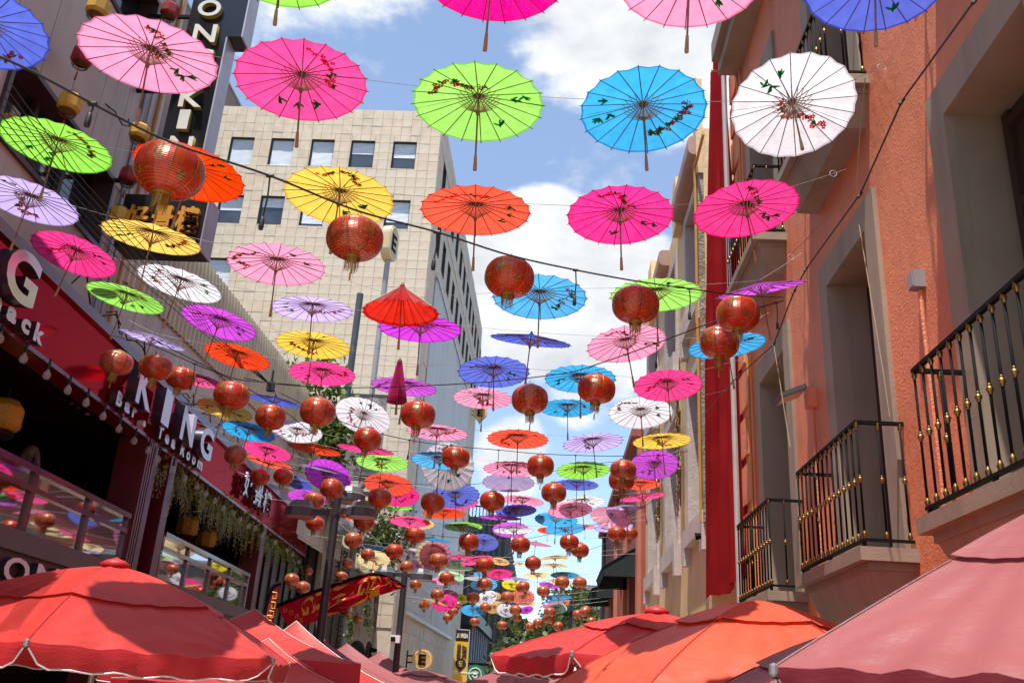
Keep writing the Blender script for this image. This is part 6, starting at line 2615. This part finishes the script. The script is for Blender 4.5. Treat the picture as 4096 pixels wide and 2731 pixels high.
# ------------------------------------------------------------------ feather flags
def flags():
    Y = 17.6
    red, gold = plain('flag_red', (.44, .014, .03, 1), .6, var=.12, vscale=2), plain('flag_gold', (.72, .36, .03, 1), .55)
    top = [(352, 592), (700, 452), (1020, 345), (1350, 235), (1600, 165), (1720, 158), (1860, 205), (1980, 275), (2075, 330)]
    bot = [(500, 850), (700, 830), (975, 742), (1250, 640), (1500, 525), (1660, 462), (1830, 400), (1960, 360), (2072, 334)]
    T3 = [at_Y(px('z', *p), Y) for p in top]
    B3 = [at_Y(px('z', *p), Y) for p in bot]
    root = thing('feather_flag', 'long red and gold feather flag blown sideways behind the first lamp post', 'flag', tuple(T3[0]))

    def lerp_line(L, s):
        s *= len(L) - 1
        i = min(len(L) - 2, int(s))
        return L[i].lerp(L[i + 1], s - i)

    def cloth(u, w, off=0.0):
        p = lerp_line(T3, u).lerp(lerp_line(B3, u), w)
        d = .055 * math.sin(w * 12 + u * 5) * (.35 + u * .9) + .05 * math.sin(u * 22 + w * 3)
        return p + Vector((0, d - off, 0))
    b = MB()
    nu, nv = 60, 26
    V = [cloth(i / nu, j / nv) for j in range(nv + 1) for i in range(nu + 1)]
    F = [(j * (nu + 1) + i, (j + 1) * (nu + 1) + i, (j + 1) * (nu + 1) + i + 1, j * (nu + 1) + i + 1) for j in range(nv) for i in range(nu)]
    b.add(V, F)
    T = NT('flag_cloth')
    df = T.n('ShaderNodeBsdfDiffuse')
    df.inputs['Color'].default_value = (.46, .012, .03, 1)
    tr = T.n('ShaderNodeBsdfTranslucent')
    tr.inputs['Color'].default_value = (.50, .012, .03, 1)
    ms = T.n('ShaderNodeMixShader')
    ms.inputs[0].default_value = .4
    T.l(df.outputs[0], ms.inputs[1])
    T.l(tr.outputs[0], ms.inputs[2])
    b.obj('flag_cloth', T.done(ms.outputs[0]), root, True)
    b = MB()
    b.tube([p + Vector((0, -.01, .02)) for p in [lerp_line(T3, i / 40) for i in range(41)]], .035, 6)
    b.obj('hem_pole', BLACK, root)

    def strokes(polys, name):
        b = MB()
        for P in polys:
            n = len(P)
            b.add([cloth(u, w, .012) for u, w in P], [tuple(range(n))])
        b.obj(name, gold, root)

    def text_on(ch, u0, u1, w0, w1, flip):
        me = text_mesh(ch, 0.0, .02, 4)
        co = np.zeros(len(me.vertices) * 3)
        me.vertices.foreach_get('co', co)
        co = co.reshape(-1, 3)
        lo, hi = co.min(0), co.max(0)
        out = []
        for c in co:
            x, y = (c[0] - lo[0]) / max(1e-6, hi[0] - lo[0]), (c[1] - lo[1]) / max(1e-6, hi[1] - lo[1])
            # lettering runs along the pole and is read from the flag's tip
            out.append(cloth(u0 + (u1 - u0) * y, w0 + (w1 - w0) * (1 - x) if flip else w0 + (w1 - w0) * x, .014))
        me.vertices.foreach_set('co', np.array([tuple(p) for p in out], dtype=np.float32).ravel())
        me.materials.clear()
        me.materials.append(gold)
        me.update()
        link('letter', me, root, True)
    # the word KING twice, set along the pole
    for (u, ch, w0, w1) in ((.125, 'G', .10, .62), (.20, 'N', .06, .55), (.285, 'I', .08, .40), (.45, 'G', .12, .62), (.535, 'N', .08, .55), (.72, 'K', .12, .6)):
        text_on(ch, u, u + .075, w0 * .8, min(.72, w1 * 1.12), False)
    # sun disc with rays in the middle and a smaller one farther out
    def disc(uc, wc, ru, rw, rays):
        P = [(uc + ru * math.cos(t * .2094), wc + rw * math.sin(t * .2094)) for t in range(30)]
        polys = [P]
        for k in range(rays):
            a = 2 * math.pi * k / rays
            polys.append([(uc + ru * 1.08 * math.cos(a - .12), wc + rw * 1.08 * math.sin(a - .12)), (uc + ru * 1.08 * math.cos(a + .12), wc + rw * 1.08 * math.sin(a + .12)), (uc + ru * 1.4 * math.cos(a + .1), wc + rw * 1.4 * math.sin(a + .1))])
        polys = [[(u, min(.985, max(.02, w))) for u, w in P_] for P_ in polys]
        strokes(polys, 'sun_emblem')
    disc(.40, .84, .14, .30, 12)
    for k in range(3):
        strokes([[(.56 + .035 * k, .70), (.60 + .035 * k, .66), (.62 + .03 * k, .97), (.57 + .03 * k, .975)]], 'gold_tongue')
    b = MB()
    for (uc, wc, ru, rw, th) in ((.40, .80, .055, .12, .010), (.61, .32, .05, .24, .008)):
        b.tube([cloth(uc + ru * math.cos(t * .2094), min(.98, wc + rw * math.sin(t * .2094)), .02) for t in range(31)], th, 4)
    b.obj('emblem_ring', red, root)
    b = MB()
    b.tube([cloth(.61 + .05 * math.cos(t * .2094), .32 + .24 * math.sin(t * .2094), .02) for t in range(31)], .011, 4)
    # square key pattern at both ends
    for k in range(4):
        for (uu, ww) in ((.018 + k * .03, .18 + k * .2), (.84 + k * .03, .35 + k * .05)):
            b.tube([cloth(uu, ww, .018), cloth(uu + .02, ww, .018), cloth(uu + .02, ww + .13, .018), cloth(uu + .005, ww + .13, .018), cloth(uu + .005, ww + .06, .018)], .009, 4)
    b.obj('key_pattern', gold, root)

    # narrow flag standing upright
    Y = 13.6
    pts = [(412, 262), (330, 300), (285, 350), (262, 420), (215, 640), (168, 850), (285, 925), (330, 640), (385, 400)]
    P = [at_Y(px('z', *p), Y) for p in pts]
    r2 = thing('feather_flag', 'narrow upright dark red feather flag beside the big left umbrella', 'flag', (P[5].x, Y, 0))
    b = MB()
    b.add(P, [tuple(range(len(P)))])
    b.add([p + Vector((0, .03, 0)) for p in P], [tuple(range(len(P) - 1, -1, -1))])
    b.obj('flag_cloth', plain('dark_flag', (.23, .010, .02, 1), .6, var=.2), r2)
    b = MB()
    b.tube([P[0], P[1], P[2], P[3]], .035, 6)
    b.tube([P[3], P[4], P[5], Vector((P[5].x - .1, Y, 0))], .016, 6)
    b.obj('flag_pole', BLACK, r2)
    b = MB()
    f = lambda x, y: at_Y(px('z', x, y), Y - .03)
    for (x, y) in ((300, 390), (285, 520), (262, 640)):
        b.tube([f(x, y), f(x + 55, y + 6), f(x + 45, y + 90), f(x + 2, y + 84), f(x + 8, y + 40)], .010, 4)
    for (x, y) in ((232, 700), (225, 760)):
        b.tube([f(x, y), f(x + 60, y + 8), f(x + 54, y + 40)], .010, 4)
        b.tube([f(x, y), f(x - 8, y + 80), f(x + 40, y + 84)], .010, 4)
    b.tube([f(195, 700), f(172, 830)], .022, 4)
    b.obj('gold_lettering', gold, r2)


flags()


# traffic light
def traffic():
    Y = 29.0
    c = at_Y(px('z', 1575, 1200), Y)
    root = thing('traffic_light', 'black traffic light seen from behind with round backing board beside the rose tents', 'traffic light', (c.x, Y, 0))
    b = MB()
    b.tube([(c.x, Y, 0), (c.x, Y, c.z + .3)], .07, 8)
    b.obj('post', POLEGREY, root)
    b = MB()
    n = 20
    for (dx, w) in ((-.36, .24), (.0, .09)):
        P = [(c.x + dx + w * math.cos(2 * math.pi * k / n), .34 * math.sin(2 * math.pi * k / n)) for k in range(n)]
        V = [(x, Y - .05, c.z + z) for x, z in P] + [(x, Y + .12, c.z + z) for x, z in P]
        b.add(V, [tuple(range(n)), tuple(range(2 * n - 1, n - 1, -1))] + [(k, n + k, n + (k + 1) % n, (k + 1) % n) for k in range(n)])
    b.obj('backing_board', BLACK, root)
    b = MB()
    for dz in (.1, -.12):
        b.tube([(c.x + .06, Y, c.z + dz), (c.x + .26, Y - .05, c.z + dz - .02)], [.075, .055], 10)
    b.obj('visor', BLACK, root)


traffic()


# ------------------------------------------------------------------ palace lanterns strung down the beige block
def palace_lanterns():
    YEL, RED = plain('amber_lantern_cloth', (.56, .30, .02, 1), .5, var=.3, vscale=14), plain('crimson_lantern_cloth', (.28, .012, .014, 1), .45, var=.3, vscale=10)
    WIREF = plain('filigree_gilt', (.16, .09, .03, 1), .4, metal=.7)
    parts = {}
    for nm, m_ in (('y', YEL), ('r', RED)):
        b = MB()
        b.lathe([(.66, .86), (.80, .74), (1.0, .52), (1.0, -.48), (.82, -.72), (.66, -.80)], 8, 0)
        parts[nm] = b.mesh('lantern_body', m_)
    b = MB()
    b.lathe([(.56, .84), (.66, .86), (.66, .94), (.3, 1.04), (.05, 1.08)], 12, 0)
    b.tube([(0, 0, 1.05), (0, 0, 1.6)], .015, 4)
    parts['cap'] = b.mesh('top_cap', WIREF)
    b = MB()
    for (z, r) in ((-.80, .68), (-.92, .72), (-1.05, .70), (-1.16, .60), (-1.22, .5)):
        b.tube([(r * math.cos(t * .393), r * math.sin(t * .393), z) for t in range(17)], .03, 4)
    for k in range(20):
        a = k * math.pi / 10
        b.tube([(.68 * math.cos(a), .68 * math.sin(a), -.80), (.72 * math.cos(a + .15), .72 * math.sin(a + .15), -.95), (.68 * math.cos(a), .68 * math.sin(a), -1.08), (.5 * math.cos(a + .1), .5 * math.sin(a + .1), -1.22)], .016, 3)
    parts['rim'] = b.mesh('filigree_rim', WIREF)
    b = MB()
    b.tube([(0, 0, -1.2), (.02, 0, -1.8)], .02, 4)
    b.lathe([(.02, -1.75), (.10, -1.82), (.06, -1.90), (.08, -2.0), (.10, -2.6), (.05, -2.62)], 7, 0)
    parts['tassel'] = b.mesh('tassel', plain('crimson_tassel', (.30, .014, .02, 1), .7, var=.3))
    L = [('y', 655, 55, 76, 'topmost amber lantern of the left string on the beige block'), ('r', 552, 380, 72, 'crimson palace lantern behind the pale pink parasol edge'), ('y', 468, 690, 78, 'amber palace lantern behind the black socket on the beige block'),
         ('r', 358, 1130, 62, 'dark crimson palace lantern hidden under the lime green parasol'), ('y', 246, 1480, 54, 'amber palace lantern peeping below the lavender parasol'),
         ('r', 1134, 75, 60, 'topmost crimson lantern beside the black blade sign'), ('r', 1010, 640, 54, 'crimson palace lantern just under the pale pink parasol'), ('y', 932, 885, 66, 'amber palace lantern under the black cable near the blade sign'),
         ('r', 862, 1175, 63, 'bright crimson palace lantern left of the big printed lantern'), ('y', 795, 1440, 66, 'amber palace lantern beside the orange Chinese characters'), ('r', 730, 1720, 46, 'small crimson lantern tip under the hot pink parasol')]
    for (k, x, y, hw, lab) in L:
        u, v = px('A', x, y)
        R = .165
        al = hw * TS / np.linalg.norm([u - CX, v - CY, FPX])
        P = at_dist((u, v), R / al)
        e = thing('palace_lantern', lab, 'lantern', P, 'octagonal palace lanterns in two strings')
        e.scale = (R,) * 3
        e.rotation_euler = (0, R_(3), .3)
        link('lantern_body', parts[k], e)
        for q, nm in (('cap', 'top_cap'), ('rim', 'filigree_rim'), ('tassel', 'tassel')):
            link(nm, parts[q], e)
    # dim ones inside the restaurant
    for i, (x, y) in enumerate(((290, 1170 + 0), )):
        pass
    for i, (s, z) in enumerate(((13.3, 5.0), (20.2, 4.95), (22.4, 4.9), (24.0, 4.85))):
        e = thing('palace_lantern', ['dim amber lantern hanging inside the dark terrace under the word snack', 'dim amber lantern inside the terrace behind the first hanging ferns', 'dim amber lantern inside the terrace over the glass balustrade middle', 'dim amber lantern inside the terrace near the far column'][i], 'lantern', LF(s, z, -.9), 'octagonal palace lanterns in two strings')
        e.scale = (.27,) * 3
        link('lantern_body', parts['y'], e)
        for q, nm in (('cap', 'top_cap'), ('rim', 'filigree_rim'), ('tassel', 'tassel')):
            link(nm, parts[q], e)


palace_lanterns()


# ------------------------------------------------------------------ globe bulbs under the signboard
BULBS = [('B', 0, 745), ('B', 160, 880), ('B', 315, 990), ('B', 455, 1090), ('B', 577, 1175), ('B', 690, 1265), ('B', 795, 1350), ('B', 897, 1430), ('B', 990, 1495), ('C', 1055, 70), ('C', 1153, 140), ('C', 1235, 195), ('C', 1315, 245),
         ('C', 1375, 300), ('C', 1435, 345), ('C', 1490, 395), ('C', 1558, 430), ('C', 1603, 475), ('C', 1660, 515), ('C', 1705, 530), ('C', 1748, 580), ('C', 1838, 625), ('C', 1915, 680), ('C', 1955, 705), ('C', 1995, 755)]
for i, (t, x, y) in enumerate(BULBS):
    s, z = at_L(px(t, x, y), 6.42)
    socket(LF(s, z + .20, .08), .03, '%s clear globe bulb from the near end of the row under the red signboard' % ORD[i], True, .9)


# ------------------------------------------------------------------ plants
def leafmat(name, a, c):
    T = NT(name)
    gi = T.n('ShaderNodeNewGeometry')
    col = T.ramp(gi.outputs['Random Per Island'], [(0, a), (1, c)])
    df = T.principled(col, .5, 0, None, 0, .35)
    tr = T.n('ShaderNodeBsdfTranslucent')
    T.l(col, tr.inputs['Color'])
    ms = T.n('ShaderNodeMixShader')
    ms.inputs[0].default_value = .35
    T.l(df, ms.inputs[1])
    T.l(tr.outputs[0], ms.inputs[2])
    return T.done(ms.outputs[0])


LEAF = leafmat('tree_leaf', (.035, .055, .014, 1), (.12, .15, .035, 1))
FERN = leafmat('fern_leaf', (.10, .13, .02, 1), (.40, .42, .08, 1))
IVY = leafmat('ivy_leaf', (.05, .09, .015, 1), (.17, .25, .05, 1))
BARK = plain('bark', (.10, .075, .055, 1), .9, var=.3)


def leaves(b, c, n, spread, size, rnd):
    for _ in range(n):
        p = Vector(c) + Vector((rnd.gauss(0, spread[0]), rnd.gauss(0, spread[1]), rnd.gauss(0, spread[2])))
        d = Vector((rnd.gauss(0, 1), rnd.gauss(0, 1), rnd.gauss(-.3, 1))).normalized()
        s = d.orthogonal().normalized()
        s = (s * math.cos(rnd.random() * 6.28) + d.cross(s) * math.sin(rnd.random() * 6.28))
        L = size * rnd.uniform(.6, 1.3)
        b.add([p, p + d * L * .5 + s * L * .28, p + d * L, p + d * L * .5 - s * L * .28], [(0, 1, 2, 3)])


def ferns():
    rnd = random.Random(9)
    b = MB()
    s = 17.3
    while s < 31.9:
        far = (s - 17.3) / 14
        for k in range(5):
            base = LF(s + rnd.uniform(-.2, .2), 5.58 - rnd.uniform(0, .25), -rnd.uniform(.0, .5))
            L = rnd.uniform(.35, .95)
            az = rnd.uniform(-1, 1)
            o = Vector((.25 * rnd.random() + .03, az * .25, 0))
            prev = None
            pts = []
            for i in range(9):
                t = i / 8
                pts.append(base + o * math.sin(t * 1.6) * L - Vector((0, 0, L * t ** 1.25)))
            for i in range(1, 9):
                d = (pts[i] - pts[i - 1]).normalized()
                side = Vector((0, 1, 0)).cross(d)
                side = (Vector((LD[0], LD[1], 0)) + Vector((rnd.uniform(-.2, .2), 0, rnd.uniform(-.2, .2)))).normalized()
                w = .16 * math.sin(math.pi * (.15 + .85 * i / 8)) * (L / .8)
                for sg in (-1, 1):
                    tip = pts[i] + side * sg * w + d * w * .5
                    m_ = (pts[i] + tip) / 2
                    b.add([pts[i - 1].lerp(pts[i], .4), m_ - d * .012, tip, m_ + d * .03], [(0, 1, 2, 3)])
        leaves(b, LF(s, 5.45, -.25), 34, (.16, .16, .14), .11, rnd)
        s += .22
    o = b.obj('fern_garland', FERN)
    tag(o, 'thick garland of hanging ferns and ivy under the red signboard', 'garland', None, 'stuff')


ferns()


def ivy_on_roof():
    rnd = random.Random(12)
    b = MB()
    path = [('a', 960, -60), ('a', 960, 30), ('a', 1040, 120), ('a', 1090, 230), ('a', 1140, 330), ('B', 1960, 1010), ('B', 2060, 1080), ('B', 2180, 1130), ('B', 2100, 1330), ('B', 2230, 1440), ('B', 2150, 905), ('B', 2230, 1240), ('a', 1100, 60), ('a', 1120, 130)]
    for (t, x, y) in path:
        c = at_Y(px(t, x, y), 29.5)
        leaves(b, c, 150, (.38, .3, .36), .26, rnd)
    tr = thing('potted_tree', 'light green creeper tree growing beside the corrugated parapet', 'tree', tuple(at_Y(px('a', 1000, 300), 29.5)))
    b.obj('crown', IVY, tr)
    b = MB()
    q = [at_Y(px(t, x, y), 29.5) for (t, x, y) in path[:5]]
    b.tube([Vector((q[-1].x + .2, 29.5, 3)), q[-1], q[2], q[0]], [.09, .06, .04, .02], 6)
    b.tube([q[2], at_Y(px('B', 2100, 1100), 29.5), at_Y(px('B', 2180, 930), 29.5)], [.04, .03, .015], 5)
    b.obj('trunk', BARK, tr)
    # leafy tree farther on, and the hanging vines on the end wall
    b = MB()
    for (x, y, n) in ((300, 560, 260), (240, 600, 200), (340, 620, 220), (290, 660, 220), (370, 530, 90), (200, 640, 110), (330, 790, 90)):
        c = at_Y(px('F', x, y), 38.5)
        leaves(b, c, n, (.55, .5, .5), .26, rnd)
    t2 = thing('terrace_tree', 'small bushy tree standing on the terrace in front of the grey ribbed screen', 'tree', tuple(at_Y(px('F', 300, 800), 38.5)))
    b.obj('crown', LEAF, t2)
    b = MB()
    c = at_Y(px('F', 300, 640), 38.5)
    b.tube([(c.x, 38.5, 3), (c.x, 38.5, c.z - .6), c], [.12, .1, .05], 6)
    for d in (-.6, .5):
        b.tube([(c.x, 38.5, c.z - .6), (c.x + d, 38.6, c.z + .4)], [.06, .02], 5)
    b.obj('trunk', BARK, t2)
    b = MB()
    for k in range(44):
        y = rnd.uniform(1110, 1310)
        x = 85 + (y - 1110) * -.05 + rnd.uniform(-14, 14)
        leaves(b, at_Y(px('F', x, y), 33.0), 7, (.06, .06, .12), .10, rnd)
    for j in range(2):
        for k in range(26):
            leaves(b, at_Y(px('F', 215 - j * 25 + 4 * math.sin(k), 1010 + k * (9 - j * 2)), 33.4), 5, (.05, .05, .08), .10, rnd)
    tag(b.obj('hanging_vine', IVY), 'green vines hanging down beside the glazed terrace over the rose tents', 'vine', None, 'stuff')


ivy_on_roof()


def end_trees():
    rnd = random.Random(21)
    specs = [('dense green tree at the street end in front of the ruined house', [(1500, 1240), (1560, 1180), (1620, 1230), (1680, 1260), (1600, 1300), (1540, 1300), (1700, 1310)], 66),
             ('paler green tree at the street end beside the dark block', [(1300, 1330), (1360, 1290), (1420, 1260), (1330, 1390), (1400, 1360), (1260, 1400)], 60),
             ('tall thin green tree rising beside the far lamp', [(1560, 1075), (1590, 1110), (1545, 1140), (1620, 1150)], 74),
             ('low green tree half hidden by the far red umbrella', [(1230, 1450), (1260, 1490), (1225, 1520)], 52)]
    for (lab, pts, Y) in specs:
        c0 = at_Y(px('F', *pts[0]), Y)
        root = thing('street_tree', lab, 'tree', (c0.x, Y, 0), 'trees at the end of the street')
        b = MB()
        st = MB()
        for (x, y) in pts:
            c = at_Y(px('F', x, y), Y + rnd.uniform(-1.5, 1.5))
            for q in range(9):
                cc_ = c + Vector((rnd.gauss(0, .9), rnd.gauss(0, .9), rnd.gauss(0, .8)))
                leaves(b, cc_, 85, (.34, .34, .28), .36, rnd)
                st.tube([(c0.x, Y, max(1, c.z - 3)), c.lerp(Vector((c0.x, Y, c.z)), .5), cc_], [.08, .05, .02], 4, cap=False)
        st.tube([(c0.x, Y, 0), (c0.x + .1, Y, 3), (c0.x, Y, max(3.2, c0.z - 1))], [.28, .22, .14], 8)
        b.obj('crown', LEAF, root)
        st.obj('trunk', BARK, root)
    # far lamp among the trees
    B = at_Y(px('F', 1555, 1200), 56)
    root = thing('lamp_post', 'slim far lamp post with a flat arm among the trees', 'lamp post', (B.x, 56, 0), 'twin-head street lamps')
    b = MB()
    b.tube([(B.x, 56, 0), (B.x, 56, at_Y(px('F', 1590, 1020), 56).z)], .12, 8)
    b.obj('post', POLEGREY, root)
    b = MB()
    h = at_Y(px('F', 1550, 1078), 56)
    b.box((h.x - .5, 55.8, h.z - .1), (h.x + .5, 56.2, h.z + .1))
    b.obj('lamp_head', POLEGREY, root)


end_trees()


# ------------------------------------------------------------------ rope on the right, service cables on the left
def ropes():
    R = [('O', 3960, -80), ('O', 3901, 0), ('O', 3608, 405), ('O', 3440, 778), ('O', 3225, 1075), ('H', 800, 445), ('H', 665, 795), ('H', 390, 1045), ('H', 220, 1245)]
    P = [at_X(px(*q), 2.5) for q in R]
    b = MB()
    b.tube(P, .008, 5)
    for q in P[1:-1]:
        b.tube([q + Vector((-.02, 0, -.03)), q + Vector((.02, .01, .03))], .014, 5)
    tag(b.obj('anchor_rope', plain('dark_rope', (.035, .03, .03, 1), .8)), 'dark rope strung along the salmon balconies that anchors the parasol strings', 'rope')
    b = MB()
    for (pts) in ([('H', 1235, 0), ('H', 1290, 330), ('H', 1400, 1000), ('H', 1440, 1280)], [('H', 665, 795), ('H', 715, 1100), ('H', 775, 1480)], [('G', 1275, 520), ('G', 1240, 900), ('G', 1215, 1270), ('H', 715, 260)]):
        b.tube([at_X(px(*q), 2.55) for q in pts], .0045, 4)
    tag(b.obj('loose_cord', plain('tan_cord', (.34, .25, .15, 1), .8)), 'thin tan cords hanging loose against the salmon wall', 'cord', None, 'stuff')
    rnd = random.Random(8)
    # bundle of service cables that swings from the upper left down to the knot beside the signboard
    for i in range(6):
        a = [('W', -20 + i * 9, 262 - i * 14), ('W', 120 + i * 9, 430 - i * 9), ('W', 300 + i * 8, 625 - i * 9), ('W', 430 + i * 7, 735 - i * 7), ('W', 545 + i * 2, 828 - i * 3), ('W', 628, 890), ('W', 655, 965), ('W', 690 + i * 5, 1040)]
        P = [at_dist(px(*q), d) for q, d in zip(a, (7.6, 9.2, 11.3, 13.2, 15, 16.4, 17.6, 19))]
        fine = []
        for k in range(len(P) - 1):
            for t in range(4):
                fine.append(P[k].lerp(P[k + 1], t / 4))
        fine.append(P[-1])
        b = MB()
        b.tube(fine, .006, 4)
        tag(b.obj('service_cable', CABLE), 'thin black service cable, %s from the left in the bundle sagging over the left parasols' % ORD[i], 'cable', 'sagging service cables on the left')
    c = at_dist(px('W', 622, 888), 16.3)
    jb = thing('cable_clamp', 'black cable clamp where the left service cables meet', 'clamp', tuple(c))
    b = MB()
    b.box((c.x - .06, c.y - .05, c.z - .08), (c.x + .06, c.y + .05, c.z + .08))
    b.obj('clamp', CABLE, jb)
    b = MB()
    b.tube([c, c + Vector((0, 0, .3))], .02, 5)
    b.obj('clamp_loop', CABLE, jb)
    # tangle of cables above the signboard
    b = MB()
    for k in range(7):
        s = 12.5 + k * 1.3
        pts = []
        for t in range(9):
            pts.append(LF(s + t * .22, 6.88 + .10 * math.sin(t * 1.1 + k) + .25 * rnd.random() * (t % 3 == 1), .02 + .06 * math.sin(t)))
        b.tube(pts, .014, 5)
    tag(b.obj('cable_tangle', CABLE), 'tangle of black cables lying along the top of the red signboard', 'cables', None, 'stuff')


ropes()


# ------------------------------------------------------------------ two guests behind the balustrade
def person(label, s, z_head, hair_col, long_hair):
    P = LF(s, 0, -.75)
    root = thing('person', label, 'person', (P.x, P.y, 3.02))
    zs = z_head - 3.02
    V = [(0, 0, zs - .62), (0, 0, zs - .34), (0, 0, zs - .22), (0, 0, zs - .12), (0, .01, zs), (0, 0, zs + .09),
         (.17, 0, zs - .27), (.24, .02, zs - .50), (.17, .16, zs - .62), (-.17, 0, zs - .27), (-.24, .02, zs - .50), (-.17, .16, zs - .62), (0, .085, zs - .03)]
    E = [(0, 1), (1, 2), (2, 3), (3, 4), (4, 5), (1, 6), (6, 7), (7, 8), (1, 9), (9, 10), (10, 11), (4, 12)]
    rad = [.15, .15, .075, .058, .088, .062, .07, .048, .036, .07, .048, .036, .02]
    me = bpy.data.meshes.new('body')
    me.from_pydata(V, E, [])
    me.materials.append(plain('skin_and_dark_shirt', (.09, .05, .04, 1), .6))
    o = link('body', me, root)
    sk = o.modifiers.new('skin', 'SKIN')
    for i, r in enumerate(rad):
        me.skin_vertices[0].data[i].radius = (r, r * (.72 if i < 2 else 1))
    me.skin_vertices[0].data[0].use_root = True
    o.modifiers.new('sub', 'SUBSURF').levels = 1
    o.modifiers['sub'].render_levels = 1
    b = MB()
    rnd = random.Random(3)
    b.lathe([(.004, .125), (.06, .115), (.10, .07), (.112, .0), (.10, -.06), (.085, -.08)], 14, 0, (0, -.015, zs + .02))
    if long_hair:
        for k in range(70):
            a = rnd.uniform(math.pi * .75, math.pi * 2.25)
            r0 = .10
            pts = [Vector((r0 * math.cos(a), r0 * math.sin(a) - .01, zs + .06))]
            for q in range(5):
                pts.append(pts[-1] + Vector((rnd.gauss(.012 * math.cos(a), .014), rnd.gauss(.008 * math.sin(a), .012), -.095)))
            b.tube(pts, [.016, .017, .016, .013, .010, .004], 4)
    b.obj_local = None
    h = link('hair', b.mesh('hair', plain(hair_col[0], hair_col[1], .5, var=.4, vscale=20), True), root)
    root.rotation_euler = (0, 0, R_(200 if long_hair else 250))


person('person with long wavy brown hair seen from behind at the balustrade', 14.05, 4.62, ('brown_hair', (.10, .055, .03, 1)), True)
person('person with short black hair seated behind the balustrade', 15.15, 4.28, ('black_hair', (.012, .010, .010, 1)), False)
